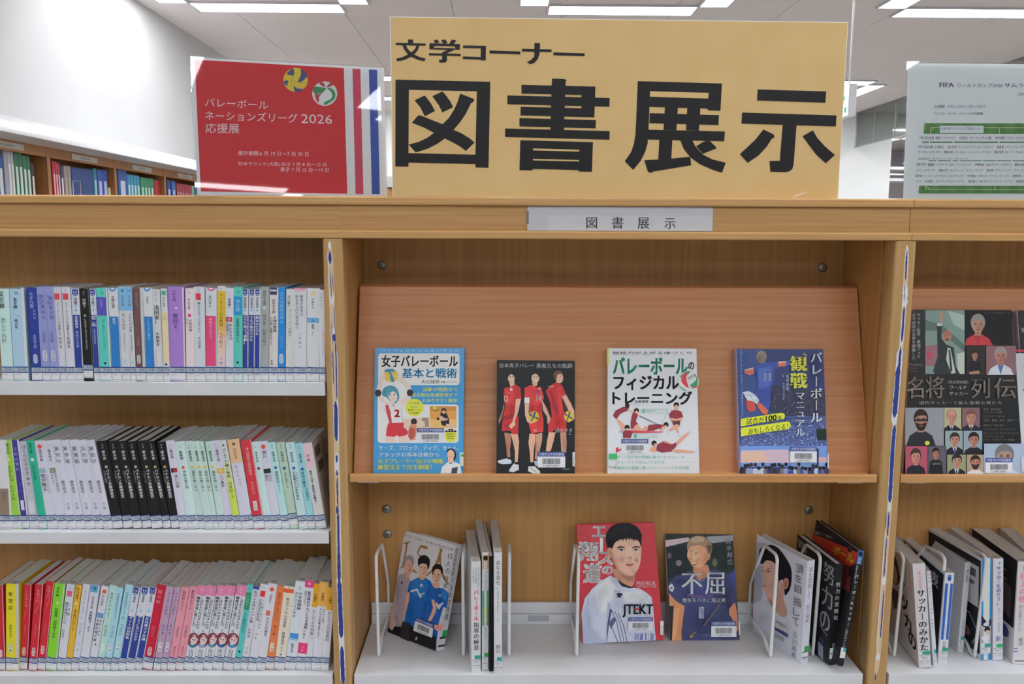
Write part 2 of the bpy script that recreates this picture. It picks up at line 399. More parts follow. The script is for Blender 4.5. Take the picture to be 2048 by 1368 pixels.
# low case against the far wall, glimpsed between the signs
t = thing('back_wall_case', 'brown case with a grey top strip against the far white wall', 'bookcase', (-1.2, 10.6, 0))
boxo('carcass', (-2.1, 10.5, 0), (-.3, 10.8, ZO+.63), oldwood, t)
boxo('valance', (-2.1, 10.46, ZO+.64), (-.3, 10.8, ZO+.79), mat('A5A19E', .5), t)
for i in range(4): boxo('upright', (-2.1+i*.6-.02, 10.44, 0), (-2.1+i*.6+.02, 10.5, ZO+.63), oldwood, t)
# smoke barrier hanging on the far side
ba = thing('smoke_barrier', 'hanging greenish glass smoke barrier near the far wall', 'glass screen', (5.4, 9, H))
zb = ZO+1.266
for i, (y0, y1) in enumerate(((10.81, 10.2), (10.19, 9.6), (9.59, 8.6), (8.59, 7.4), (7.39, 6))):
    boxo('glass_pane', (5.375, y1, zb), (5.381, y0, H-.002), barrierglass, ba)
for y in (10.195, 9.595, 8.595, 7.395): boxo('joint_strip', (5.372, y-.006, zb), (5.384, y+.006, H-.002), mat('8B918D', .4), ba)
boxo('bottom_rail', (5.37, 6, zb-.012), (5.386, 10.81, zb), mat('8E9490', .4), ba)
# open rack in the room beyond
rk = thing('storage_rack', 'grey open rack in the room beyond the far wall edge', 'rack', (7.6, 13.5, 0))
for x in (6.4, 7.4, 8.4):
    boxo('upright', (x, 13.4, 0), (x+.05, 13.45, ZO+1.3), mat('6E6A6C', .5), rk)
for z in (-.9, -.4, .1, .6, .95, 1.15): boxo('shelf', (6.2, 13.4, ZO+z), (8.8, 13.9, ZO+z+.05), mat('D6D8D8', .4), rk)
boxo('crossbar', (6.2, 13.38, ZO+1.05), (8.8, 13.4, ZO+1.08), mat('E0E2E2', .4), rk)
bx = thing('stored_box', 'dark box standing on the open rack', 'box', (7.5, 13.6, ZO+1.0))
boxo('carton', (7.45, 13.45, ZO+1.2), (7.9, 13.8, ZO+1.4), mat('3A3C42', .6), bx)
boxo('lid', (7.44, 13.44, ZO+1.4), (7.91, 13.81, ZO+1.43), mat('2C2E34', .6), bx)
# exit sign on its pole
ex = thing('exit_sign', 'white lit emergency exit box with green arrow hanging from a pole', 'exit sign', (2.48, 4.2, ZO+.86))
x0, x1, y0, y1, z0, z1 = 2.456, 2.507, 4.0, 4.4, ZO+.757, ZO+.955
boxo('housing', (x0, y0, z0), (x1, y1, z1), mat('D2D4DC', .4), ex, bevel=.002)
boxo('lit_face', (x0-.003, y0+.004, z0+.004), (x0-.0002, y1-.004, z1-.004), exitface, ex)
a = Art(lambda u, v: (x0-.003, y0+.004+u*.392, z1-.004-v*.19), (-1, 0, 0), start=.0004)
# the arrow tip lies toward the near edge; a running figure beside it
a.poly('1E9C74', [(.1, .42), (.16, .3), (.22, .3), (.19, .39), (.4, .39), (.4, .47), (.19, .47), (.24, .58), (.18, .58)])
a.ell('1E9C74', .62, .2, .03, .06); a.poly('1E9C74', [(.55, .3), (.66, .28), (.72, .45), (.67, .5), (.74, .72), (.82, .8), (.78, .85), (.68, .76), (.62, .58), (.52, .66), (.44, .8), (.4, .76), (.5, .58), (.57, .5), (.5, .42), (.44, .5), (.41, .46)])
a.rect('1E9C74', .03, .72, .12, .9); a.done(ex, 'arrow_marking')
b = MB(); b.tube([(2.463, 4.02, z1), (2.463, 4.02, H-.002)], .006, mat('DDE0E6', .3)); b.build('pole', ex)
# ================================================================== the double-sided bookcase
ZT, Z1a, Z1b = .0730, .0600, .0208           # top board, its underside, top of the lower rail
Z0b = .0084
YB = .1943
XL, XR = .0314, .9010                         # inner faces of the middle bay
S1, S2, S3 = -.2208, -.4702, -.7195           # shelf tops
def z(v): return v+ZO
PD = .56                                      # overall depth of the double-sided case
def bay(xa, xb, label, la, lb, ga=.0004, gb=.0004):
    """carcass from post to post; la, lb = ends of its boards"""
    t = thing('bookcase', label, 'bookcase', ((xa+xb)/2, .25, 0), 'units of the double-sided bookcase')
    boxo('top_board', (la+ga, 0, z(Z1a)), (lb-gb, PD-.08, z(ZT)), woodX, t, bevel=.0025, axis=0)
    boxo('fascia_board', (la+ga, .010, z(Z1b-.001)), (lb-gb, .028, z(Z1a-.0005)), woodX, t)
    boxo('lower_rail', (la+ga, 0, z(Z0b)), (lb-gb, .1943, z(Z1b)), woodX, t, bevel=.0022, axis=0)
    boxo('back_panel', (xa+.034, YB, z(-1.4)), (xb, YB+.015, z(Z0b-.001)), woodZ, t)
    boxo('rear_fascia', (la+ga, PD-.1, z(Z0b)), (lb-gb, PD-.085, z(Z1a-.0005)), woodX, t)
    boxo('plinth', (xa+.034, .03, 0), (xb, .045, .07), woodX, t)
    boxo('rear_panel', (xa+.034, PD-.3, z(-1.4)), (xb, PD-.285, z(Z0b-.001)), woodZ, t)
    return t
def post(t, x0, x1):
    boxo('upright_post', (x0, 0, 0), (x1, .0400, z(Z0b-.0006)), woodP, t, bevel=.005, seg=3, axis=2)
    boxo('side_panel', (x0+.0004, .0428, 0), (x1-.0004, PD-.09, z(Z0b-.0006)), woodZ, t)
jl, jr = P(679, 440, Y=.01).x, P(1820, 440, Y=.01).x
left = bay(-.935+.0, 0, 'beech bookcase unit filled with small paperbacks', -.93, jl, gb=0)
mid = bay(0-.0026+.0, XR, 'beech bookcase unit with sloped display board under the yellow sign', jl, jr, ga=0)
right = bay(XR, 1.836, 'beech bookcase unit with soccer books on its sloped board', jr, 1.87)
post(left, -.935, -.901); post(mid, 0, XL); post(right, XR, .935); post(right, 1.836, 1.87)
# shelves: white enamelled trays
def tray(t, x0, x1, zt, hgt, y0=0, y1=.192, lip=False):
    b = MB(); th = .0015
    b.box((x0, y0+.0015, z(zt-th)), (x1, y1, z(zt)), whitemetal); s = b.build('shelf', t)
    boxo('front_lip', (x0, y0, z(zt-hgt)), (x1, y0+.0016, z(zt+.0002)), whitemetal, s, bevel=.0005, seg=2)
    boxo('side_lip', (x0, y0+.002, z(zt-hgt)), (x0+.0014, y1, z(zt-th)), whitemetal, s)
    boxo('side_lip', (x1-.0014, y0+.002, z(zt-hgt)), (x1, y1, z(zt-th)), whitemetal, s)
    if lip:
        boxo('rear_lip', (x0+.001, y1-.012, z(zt)), (x1-.001, y1-.002, z(zt+.019)), whitemetal, s, bevel=.001)
        if x0 > 0: boxo('slot_plate', (P(1056, 1215, Y=.18).x, y1-.0132, z(zt+.006)), (P(1098, 1215, Y=.18).x, y1-.0118, z(zt+.0175)), mat('A2A5AC', .4), s)
        boxo('rear_lip', (x0+.001, y1-.008, z(zt+.0195)), (x1-.001, y1-.001, z(zt+.041)), whitemetal, s, bevel=.001)
    return s
tray(left, -.899, -.002, S1, .0212); tray(left, -.899, -.002, S2, .019); tray(left, -.899, -.002, S3, .021)
tray(left, -.899, -.002, -1.05, .021); tray(mid, XL+.003, XR-.0035, -1.05, .021); tray(right, .938, 1.833, -1.05, .021)
tray(mid, XL+.003, XR-.0075, S3, .021, lip=True); tray(right, .938, 1.833, S3, .021, lip=False)
# sloped boards and their ledges
def slope(t, xa, xb, xl0, xl1):
    T = [(xa+.004, .125, z(-.0749)), (xb-.002, .125, z(-.0752)), (xb+.001, .042, z(-.3815)), (xa+.0015, .042, z(-.3815))]
    b = MB(); b.slab(T, (0, .0115, .0035), woodS); s = b.build('display_board', t, bevel=.0012)
    boxo('ledge', (xl0, .0118, z(-.3865)), (xl1, .060, z(-.3795)), woodL, t, bevel=.001)
    boxo('ledge_lip', (xl0, .003, z(-.3862)), (xl1, .0115, z(-.3730)), woodL, t, bevel=.0015, axis=0)
    boxo('bracket', (xl0+.012, .01, z(-.389)), (xl0+.045, .05, z(-.3868)), mat('B9BBC0', .3, metal=.6), t)
    boxo('bracket', (xl1-.06, .01, z(-.389)), (xl1-.02, .05, z(-.3868)), mat('B9BBC0', .3, metal=.6), t)
slope(mid, XL, XR, XL+.003, XR-.004)
slope(right, .938, 1.832, .9365, 1.834)
SN = Vector((0, -(.3815-.0750), (.125-.042)*-1)).normalized(); SN = Vector((0, -.3066, .083)).normalized()
SO = Vector((.4, .042, z(-.3815)))
# screws in the back panel
first = None
for px, py in ((764, 530), (1645, 535), (773, 1018), (775, 1068), (1617, 1020)):
    p = P(px, py, Y=YB)
    b = MB(); n = 20; r = .0085
    rings = [(r, 0), (r, -.001), (r*.8, -.003), (r*.3, -.0038)]
    vs = [(p.x+q*math.cos(2*math.pi*j/n), p.y+d, p.z+q*math.sin(2*math.pi*j/n)) for q, d in rings for j in range(n)]
    b.add(vs, [(a*n+j, a*n+(j+1) % n, (a+1)*n+(j+1) % n, (a+1)*n+j) for a in range(3) for j in range(n)] + [tuple(3*n+j for j in range(n))], mat('8F9088', .35, .5, metal=.7), True)
    sc = b.build('screw', mid)
    b = MB(); c0 = mat('3A3C3C', .6)
    b.box((p.x-.0022, p.y-.0042, p.z-.0005), (p.x+.0022, p.y-.0036, p.z+.0005), c0); b.box((p.x-.0005, p.y-.0042, p.z-.0022), (p.x+.0005, p.y-.0036, p.z+.0022), c0)
    b.build('slot', sc)
# worn tape on the post faces: ragged white residue and blue ink, given by picture rows
def residue(t, rows, blue, whites, seed):
    rnd = random.Random(seed); a = Art(lambda u, v: P(u, v, Y=0), (0, -1, 0), start=.0002, rough=.7)
    def cx(y):
        for (ya, xa), (yb2, xb2) in zip(rows, rows[1:]):
            if ya <= y <= yb2: return xa+(xb2-xa)*(y-ya)/(yb2-ya)
        return rows[-1][1]
    def rag(c, ya, yb2, w, off=0, jit=1.2, step=5):
        L, R = [], []; y = ya
        while y <= yb2:
            e = min(1, (y-ya)/12+.25, (yb2-y)/12+.25)
            L.append((cx(y)+off-w/2*e-rnd.uniform(0, jit)*e, y)); R.append((cx(y)+off+w/2*e+rnd.uniform(0, jit)*e, y)); y += step
        if len(L) > 1: a.poly(c, L+R[::-1])
    for w in whites: rag(*w)
    for w in blue: rag(*w)
    a.done(t, 'worn_tape_residue')
BL, WHT, PAL = '2B3F8A', 'D3D3D6', 'CDB596'
residue(left, [(480, 660), (560, 662.5), (720, 669.5), (940, 674), (1160, 678.5), (1368, 686.5)],
    [(BL, 503, 528, 5, -1), (BL, 540, 600, 1, -1, .4), (BL, 545, 585, .8, 3, .4), (BL, 610, 700, .8, 3.5, .4), (BL, 640, 690, .7, -3, .4), (BL, 668, 684, 7, 1, 2), (BL, 684, 800, 1.6, 3, .6), (BL, 700, 770, 1.4, -3.5, .6),
     (BL, 802, 882, 5.5, 0), (BL, 910, 925, 4.5, 0, 2), (BL, 940, 954, 4, 0, 2), (BL, 955, 1015, 1.6, 0, .8), (BL, 1012, 1030, 5.5, -1, 1.6), (BL, 1025, 1110, 3, .3, .8), (BL, 1100, 1168, 5, 0, 1), (BL, 1160, 1276, 7.5, 0, .8), (BL, 1292, 1368, 7, 0, .8)],
    [(PAL, 485, 1368, 10, 0, .5, 30), (WHT, 483, 500, 7, -1), (WHT, 585, 610, 7, 0, 2), (WHT, 655, 672, 6, 0, 2), (WHT, 800, 880, 8.5, 0, .8), (WHT, 905, 950, 8, 0, 1), (WHT, 1150, 1368, 10.5, 0, .6), (WHT, 700, 900, 1, 5, .3), (WHT, 500, 800, 1, -5, .3), (WHT, 940, 1150, 1, 5, .4)], 3)
residue(right, [(485, 1814.5), (560, 1811), (620, 1808), (690, 1802.5), (900, 1785), (1010, 1779), (1160, 1768), (1315, 1756), (1368, 1749)],
    [(BL, 500, 560, 2, 0, 1), (BL, 567, 605, 1, -1, .5), (BL, 613, 685, 3.5, 0, .8), (BL, 694, 750, 4, -1, .8), (BL, 730, 835, 8, -2, 1.2), (BL, 850, 1006, 6.5, 0, 1), (BL, 1022, 1075, 2, 0, .8), (BL, 1025, 1060, 1, -5, .4), (BL, 1075, 1155, 1.6, -1, .7), (BL, 1180, 1278, 1.6, 1.5, .6), (BL, 1345, 1364, 2, 0, .6)],
    [(PAL, 490, 1360, 9, 0, .5, 30), (WHT, 492, 520, 5, 0, 2), (WHT, 566, 620, 7, 0, 3), (WHT, 620, 690, 6, 0, 1), (WHT, 683, 694, 8, 0, 1), (WHT, 695, 850, 11, -1.5, 1), (WHT, 838, 850, 9, 0, 1), (WHT, 850, 1010, 9, 0, .6), (WHT, 1006, 1026, 8, 0, 1), (WHT, 1150, 1172, 7, 0, 2), (WHT, 1305, 1324, 8, 0, 1), (WHT, 1030, 1300, 1, -5, .4)], 5)
# ================================================================== signs
# paper strip on the fascia
lh = thing('shelf_label', 'white paper strip printed with four black characters on the fascia board', 'sign', P(1240, 440, Y=.01))
x0, x1 = P(1054.5, 440, Y=.0085).x, P(1425.5, 440, Y=.0085).x; z0, z1 = P(1240, 463, Y=.008).z, P(1240, 413.5, Y=.008).z
boxo('holder', (x0, .0085, z0+.0005), (x1, .0098, z1), mat('BFC2C8', .3), lh, bevel=.0003, seg=1)
boxo('clip', (x0-.001, .0075, z0+.011), (x0+.0022, .0085, z0+.031), mat('7C7F88', .3, metal=.5), lh)
boxo('paper_slip', (P(1097, 440, Y=.0083).x, .0082, z0+.001), (x1-.001, .0084, z1-.014), mat('C6C9CE', .5), lh)
a = Art(lambda u, v: P(1040+u/5.12, 400+v/5.12, Y=.0082), (0, -1, 0), start=.00015)
for ch, u0, u1, v0, v1 in (('図', 678, 790, 176, 292), ('書', 938, 1060, 172, 294), ('展', 1203, 1325, 177, 297), ('示', 1477, 1592, 186, 296)): a.text(ch, u0, v0, u1, v1, '4A4C52', .012)
a.done(lh)
# the yellow sign
ys = thing('yellow_sign', 'large yellow board with big black characters standing on the bookcase', 'sign', (.46, .02, z(ZT)))
YO, YN = Vector((.46, .012, z(.1))), Vector((-.022, 1, .004)).normalized()
q = [hit(*p, YO, YN) for p in ((779.5, 33), (1696.5, 44), (1676, 399), (785, 395.5))]
for i in (2, 3): q[i].z = z(ZT)+.0006
b = MB(); b.slab(q, YN*.006, mat('DEDDD8', .5)); b.build('backing_board', ys)
inn = [hit(*p, YO, YN) for p in ((781.5, 34.5), (1695, 45.5), (1675, 398), (786.5, 394.5))]
for i in (2, 3): inn[i].z = z(ZT)+.0012
YC = noisy('yellow_paper', 'CDAC74', 'D0B17A', (4, 4, 4), 4, .55, 0)
b = MB(); b.slab([p-YN*.0003 for p in inn], YN*.0002, YC); b.build('yellow_paper', ys)
A = zoomart(770, 140, 4.3574, YO, YN, start=5e-4, rough=.35); K = '2A292B'
A.poly(K, [(92, 84), (918, 103), (902, 853), (789, 850), (789, 820), (205, 808), (205, 843), (90, 841)])
A.poly(YC, [(209, 174), (800, 187), (788, 738), (205, 724)])
for p in ([(258, 265), (345, 222), (362, 240), (400, 290), (437, 358), (346, 404), (310, 330)], [(412, 228), (502, 187), (530, 220), (570, 275), (594, 325), (500, 371), (470, 310)],
          [(655, 206), (775, 252), (779, 266), (765, 282), (750, 290), (700, 390), (655, 455), (598, 522), (668, 552), (735, 594), (781, 632), (705, 707), (650, 665), (590, 632), (522, 598), (455, 645), (370, 688), (268, 719), (206, 650), (290, 628), (370, 590), (426, 548), (340, 502), (234, 461), (290, 395), (320, 400), (420, 440), (502, 472), (555, 420), (600, 350), (632, 280)]): A.poly(K, p)
# second character
for p in ([(1456, 75), (1560, 78), (1582, 90), (1574, 106), (1573, 140), (1559, 525), (1442, 522), (1452, 140)], [(1190, 129), (1834, 145), (1831, 222), (1190, 206)], [(1712, 150), (1834, 150), (1824, 413), (1712, 405)],
          [(1067, 222), (1958, 244), (1956, 321), (1067, 299)], [(1182, 321), (1826, 336), (1824, 413), (1181, 396)], [(1172, 419), (1838, 437), (1835, 509), (1172, 492)], [(1046, 510), (1958, 533), (1956, 608), (1046, 584)],
          [(1180, 612), (1812, 629), (1803, 887), (1688, 885), (1688, 872), (1286, 862), (1286, 875), (1172, 873)]): A.poly(K, p)
A.poly(YC, [(1290, 684), (1693, 695), (1692, 711), (1290, 701)]); A.poly(YC, [(1289, 775), (1691, 785), (1690, 797), (1289, 788)])
A.done(ys, 'sign_characters')
B = zoomart(1230, 140, 4.3574, YO, YN, start=5.5e-4, rough=.35)
for p in ([(198, 97), (932, 118), (918, 356), (807, 352), (807, 337), (300, 322), (291, 540), (284, 640), (262, 715), (225, 790), (158, 872), (84, 796), (140, 715), (165, 640), (178, 560), (186, 400)],):
    B.poly(K, p)
B.poly(YC, [(305, 186), (815, 200), (811, 249), (304, 233)])
for p in ([(434, 320), (548, 320), (534, 525), (422, 522)], [(630, 320), (744, 320), (730, 530), (618, 525)], [(302, 376), (905, 394), (901, 480), (300, 464)], [(284, 520), (957, 536), (950, 622), (280, 606)],
          [(386, 600), (500, 600), (490, 772), (376, 788)], [(255, 786), (380, 780), (490, 772), (656, 756), (663, 831), (330, 885), (322, 896), (295, 893), (284, 880)],
          [(566, 605), (672, 610), (700, 668), (770, 740), (850, 780), (965, 808), (932, 895), (850, 870), (740, 822), (660, 765), (600, 690)], [(705, 665), (770, 625), (800, 618), (830, 622), (878, 670), (884, 684), (862, 692), (765, 730)],
          [(1243, 170), (1839, 187), (1832, 285), (1236, 266)], [(1106, 371), (1929, 396), (1923, 492), (1101, 468)], [(1460, 480), (1581, 483), (1556, 820), (1545, 862), (1515, 885), (1480, 890), (1353, 887), (1345, 794), (1436, 790), (1442, 700)],
          [(1292, 518), (1382, 562), (1389, 585), (1362, 604), (1320, 670), (1250, 745), (1155, 810), (1087, 733), (1150, 675), (1220, 610)], [(1723, 525), (1760, 590), (1830, 668), (1915, 740), (1835, 814), (1750, 735), (1690, 655), (1633, 577)]): B.poly(K, p)
B.poly('DDD6C4', [(1530, 1118), (1580, 1090), (1650, 1065), (1692, 1060), (1640, 1078), (1580, 1104)])
B.done(ys, 'sign_characters')
A = zoomart(770, 20, 4.3574, YO, YN, start=5e-4, rough=.35)
for p in ([(94, 286), (356, 292), (354, 313), (93, 307)], [(201, 257), (247, 258), (244, 295), (200, 293)], [(150, 305), (182, 306), (200, 342), (230, 370), (262, 340), (275, 308), (300, 309), (288, 350), (255, 388), (300, 410), (356, 424), (342, 447), (290, 436), (228, 408), (175, 434), (108, 448), (93, 426), (150, 412), (200, 388), (170, 350)],
          [(388, 290), (654, 297), (652, 348), (610, 346), (610, 318), (430, 314), (430, 345), (387, 343)], [(423, 265), (458, 257), (474, 285), (438, 293)], [(488, 263), (528, 257), (545, 288), (508, 295)], [(582, 257), (622, 264), (598, 300), (560, 296)],
          [(432, 330), (600, 334), (612, 345), (540, 378), (540, 440), (530, 456), (500, 460), (472, 457), (470, 434), (498, 434), (498, 370), (545, 350), (432, 346)], [(383, 376), (660, 383), (659, 403), (383, 396)],
          [(680, 309), (880, 313), (878, 440), (834, 440), (834, 434), (678, 428), (679, 405), (834, 410), (836, 335), (680, 332)], [(911, 353), (1180, 362), (1179, 387), (911, 379)], [(1195, 338), (1452, 344), (1451, 368), (1194, 362)],
          [(1302, 288), (1352, 290), (1346, 390), (1330, 430), (1300, 462), (1266, 474), (1236, 456), (1275, 434), (1300, 405)], [(1468, 370), (1740, 378), (1739, 403), (1468, 395)]): A.poly(K, p)
A.done(ys, 'sign_characters')
bk = [q[2]+YN*.007, q[3]+YN*.007]
boxo('stand_foot', (.2, .022, z(ZT)+.0003), (.24, .09, z(ZT)+.003), acrylic, ys); boxo('stand_foot', (.68, .022, z(ZT)+.0003), (.72, .09, z(ZT)+.003), acrylic, ys)
# an acrylic L stand with a printed sheet: quad given by four world corners
def stand(t, q, N, foot=.07):
    N = Vector(N).normalized()
    b = MB(); b.slab([p-N*.0022 for p in q], N*.0016, acrylic); b.build('acrylic_front', t)
    b = MB(); b.slab([p+N*.0006 for p in q], N*.0016, acrylic); b.build('acrylic_back', t)
    bl, br = q[3], q[2]; d = Vector((N.x, N.y, 0)).normalized()*foot
    b = MB(); z0 = Vector((0, 0, .0005)); b.slab([bl+N*.003+z0, br+N*.003+z0, br+N*.003+z0+d, bl+N*.003+z0+d], (0, 0, .0016), acrylic); b.build('acrylic_foot', t)
cs = lambda p: CP + (Vector((p[0], p[1], p[2]+ZO))-CP)/.967
rq = [cs(p) for p in ((-0.1806, -0.0326, 0.274), (0.0969, 0.0367, 0.2745), (0.1011, 0.021, 0.0722), (-0.1764, -0.0484, 0.0718))]
RN = (rq[1]-rq[0]).cross(rq[3]-rq[0]).normalized()
if RN.y < 0: RN = -RN
RO = rq[0]; rq = [hit(*p, RO, RN) for p in ((380.5, 112.5), (770.5, 134.5), (776, 393), (390, 391.5))]
rs = thing('red_sign', 'red and white volleyball notice in an angled clear acrylic stand', 'sign', (rq[3]+rq[2])/2)
stand(rs, rq, RN)
pq = [hit(*p, RO, RN) for p in ((385, 114.5), (768, 136), (774, 392.2), (394.5, 390.5))]
b = MB(); b.slab(pq, RN*.0003, mat('DADCE2', .5)); b.build('printed_sheet', rs)
A = zoomart(370, 90, 4.276, RO, RN, start=4e-5, rough=.5); A.eps = 1e-5
A.poly('CC202C', [(82, 125), (1358, 197), (1388, 1272), (135, 1252)])
A.poly('C8405C', [(1432, 202), (1500, 206), (1526, 1275), (1458, 1274)]); A.poly('2F4FA8', [(1572, 209), (1642, 212), (1667, 1277), (1598, 1276)])
Wt = 'ECD8DA'
A.text('バレーボール', 172, 455, 710, 525, Wt, sk=.045); A.text('ネーションズリーグ', 172, 562, 962, 640, Wt, sk=.032); A.text('2026', 994, 590, 1258, 668, Wt, sk=.03); A.text('応援展', 175, 668, 465, 752, Wt, sk=.02)
A.text('展示期間:6 月 19 日～7 月 20 日', 455, 905, 1056, 944, Wt, sk=.015); A.text('日本ラウンド(大阪):女子 7 月 8 日～12 日', 460, 998, 1208, 1036, Wt, sk=.011); A.text('男子 7 月 15 日～19 日', 816, 1048, 1228, 1084, Wt, sk=.01)
A.ell('D9C23A', 946, 298, 105, 103, n=32)
for p in ([(900, 212), (925, 200), (935, 240), (925, 262), (870, 250)], [(990, 200), (1035, 240), (1050, 290), (1040, 275), (1005, 310), (965, 316), (985, 270), (992, 235)], [(845, 310), (885, 305), (872, 350), (880, 365), (850, 330)], [(935, 350), (960, 372), (1015, 375), (985, 398), (950, 402), (940, 395), (930, 370)]): A.poly('4A4F80', p, 3)
for p in ([(920, 262), (872, 250)], [(925, 262), (900, 350)], [(925, 318), (1045, 330)], [(915, 310), (930, 270)]): A.line('8A7C2E', p, 2)
A.ell('D9DCDC', 1195, 416, 107, 105, n=32); A.ell('C9CBCB', 1195, 416, 104, 102, n=32); A.ell('DADCDC', 1193, 414, 101, 99, n=32)
for p in ([(1095, 375), (1120, 355), (1195, 368), (1205, 380), (1160, 412), (1105, 412)], [(1215, 370), (1260, 375), (1285, 415), (1275, 465), (1200, 512), (1190, 490), (1250, 460), (1255, 410)]): A.poly('2E8A54', p, 3)
for p in ([(1148, 320), (1180, 318), (1200, 362), (1160, 345)], [(1110, 415), (1150, 420), (1200, 385), (1150, 440), (1145, 490), (1120, 470)], [(1210, 362), (1240, 325), (1270, 340), (1235, 360)]): A.poly('B04A52', p, 3)
A.done(rs)
# the white soccer notice, running out of the picture
WN = Vector((0, 1, -.06)).normalized(); WO = Vector((1.0, .012, z(ZT)+.001))
_tl, _bl = hit(1814, 122.5, WO, WN), hit(1795.5, 399.6, WO, WN); _bl = WO+(_bl-WO)-WN*0; _bl.x = _tl.x
wq = [_tl, _tl+Vector((.42, 0, 0)), _bl+Vector((.42, 0, 0)), _bl]
ws = thing('white_sign', 'white soccer notice with green field bands in a clear stand', 'sign', (wq[3]+wq[2])/2)
stand(ws, wq, WN)
b = MB(); b.slab([wq[0]+Vector((.002, 0, -.003)), wq[1]+Vector((-.002, 0, -.003)), wq[2]+Vector((-.002, 0, .001)), wq[3]+Vector((.002, 0, .001))], WN*.0003, mat('DADFEE', .5)); b.build('printed_sheet', ws)
A = zoomart(1680, 100, 4.274, wq[0], WN, start=4e-5, rough=.5); A.eps = 1e-5
D, E2 = '343E72', '3E4870'
A.text('FIFA', 850, 278, 975, 320, D, .02); A.text('ワールドカップ2026', 1000, 286, 1390, 320, D); A.text('サムライブルー', 1405, 282, 1800, 318, D, .02); A.text('2026年', 1518, 362, 1650, 390, D)
A.text('大会期間　６月１１日から７月１９日まで', 802, 470, 1243, 496, D); A.text('アメリカ・カナダ・メキシコの共同開催', 806, 532, 1223, 556, D)
def green(y0, y1, x0, dx):
    A.poly('5A8E4E', [(x0, y0), (2760, y0+4), (2760, y1+4), (x0-dx, y1)])
    for i in range(13): A.rect('4C8244', x0+20+i*150, y0+3, x0+90+i*150, y1-2)
green(625, 716, 722, 8)
A.line('D8DCA8', [(770, 716), (775, 664), (2760, 668)], 4); A.line('D8DCA8', [(1362, 668), (1362, 716)], 5); A.ell('D8DCA8', 775, 664, 26, 26, a0=0, a1=90); A.ell('5A8E4E', 775, 664, 21, 21, a0=0, a1=90)
A.rect('D4D9E4', 853, 648, 1226, 710); A.text('日本代表ワールドカップ招集メンバー', 865, 660, 1208, 684, E2)
rows = [(738, 765, 'GK', '早川友基（鹿島アントラーズ）　大迫敬介（サンフレッチェ広島）　鈴木彩艶（パルマ・カルチョ／イタリア）', 680), (817, 842, 'DF', '長友佑都（FC東京）　谷口彰悟（シントトロイデンVV／ベルギー）　板倉滉（アヤックス／オランダ）　渡辺剛', 672),
        (862, 884, '', 'ヤックス／オランダ）　伊藤洋輝（バイエルン・ミュンヘン／ドイツ）　瀬古歩夢（ル・アーヴルAC／フランス）', 668), (920, 940, '', '鈴木淳之介（FCコペンハーゲン／デンマーク）', 670), (968, 993, 'MF/FW', '遠藤航（リヴァプールFC／イングランド）　伊東純也（KRCゲンク／ベルギー）　鎌田大地（クリスタル', 655),
        (1018, 1040, '', 'メヘン／オランダ）　前田大然（セルティック／スコットランド）　堂安律（アイントラハト・フランクフルト／ドイツ）', 650), (1066, 1088, '', '田中碧（リーズ・ユナイテッド／イングランド）　中村敬斗（スタッド・ランス／フランス）　佐野海舟（マインツ', 645), (1112, 1134, '', 'イツ）　鈴木唯人（SCフライブルク／ドイツ）　塩貝健人（VfLヴォルフスブルク／ドイツ）　後藤啓介（シント', 645)]
for y0, y1, h, s_, x in rows:
    if h: A.text(h, x, y0, x+(36 if len(h) < 3 else 84), y1-4, D)
    xx = x+(45 if h and len(h) < 3 else 95 if h else 0); A.text(s_, xx, y0, xx+len(s_)*19.2, y1, E2)
for x0, x1 in ((705, 758), (768, 962), (976, 1350), (1362, 2760)): A.rect('55845A', x0, 783, x1, 794)
for x0, x1 in ((755, 822), (835, 945), (962, 1006), (1022, 1205), (1218, 1330), (1340, 1460), (1472, 2760)): A.rect('5C8A70', x0, 943, x1, 950)
green(1160, 1226, 676, 5); A.line('D8DCA8', [(728, 1160), (730, 1192), (2760, 1196)], 4); A.line('D8DCA8', [(1322, 1162), (1322, 1192)], 5); A.ell('D8DCA8', 730, 1190, 30, 24, a0=270, a1=360); A.ell('5A8E4E', 730, 1190, 24, 19, a0=270, a1=360)
A.done(ws)
# ================================================================== books seen by their spines
def book_body(t, O, R, U, Dv, th, h, dep, base, pg=paper, bulge=.0008, board=.0004, back=None, side=None):
    """soft-cover book: O bottom corner of the spine, R along its thickness, U up, Dv into the shelf"""
    b = MB(); n = 6; cm = mat(base, .38)
    out = [(0, dep)]+[(th*i/n, -bulge*(1-(2*i/n-1)**2)) for i in range(n+1)]+[(th, dep)]
    inn = [(board, dep)]+[(min(max(th*i/n, board), th-board), board*1.2-bulge*(1-(2*i/n-1)**2)) for i in range(n+1)]+[(th-board, dep)]
    vs = []; 
    for hh in (0, h):
        for pr in (out, inn): vs += [O+R*x+Dv*y+U*hh for x, y in pr]
    m = len(out); fs = []
    for i in range(m-1):
        fs.append((i, i+1, 2*m+i+1, 2*m+i)); fs.append((m+i+1, m+i, 3*m+i, 3*m+i+1))
        fs.append((2*m+i, 2*m+i+1, 3*m+i+1, 3*m+i)); fs.append((i+1, i, m+i, m+i+1))
    fs += [(0, 2*m, 3*m, m), (m-1, 2*m-1, 4*m-1, 3*m-1)]
    b.add(vs, fs, cm); b.build('cover', t)
    b = MB(); e = board+.0001; z0, z1 = .0006, h-.0006
    c = [(e, .0008), (th-e, .0008), (th-e, dep-.0006), (e, dep-.0006)]
    b.hexa([O+R*x+Dv*y+U*z0 for x, y in c]+[O+R*x+Dv*y+U*z1 for x, y in c], pg); b.build('page_block', t)
def spine_sheet(O, R, U, Dv, th, h, bulge=.0008, v0=0, v1=1):
    return Art(lambda u, v: O+R*(th*u)+U*(h*(1-(v-v0)/(v1-v0)))-Dv*(bulge*(1-(2*u-1)**2)), -Dv, start=2.2e-4)
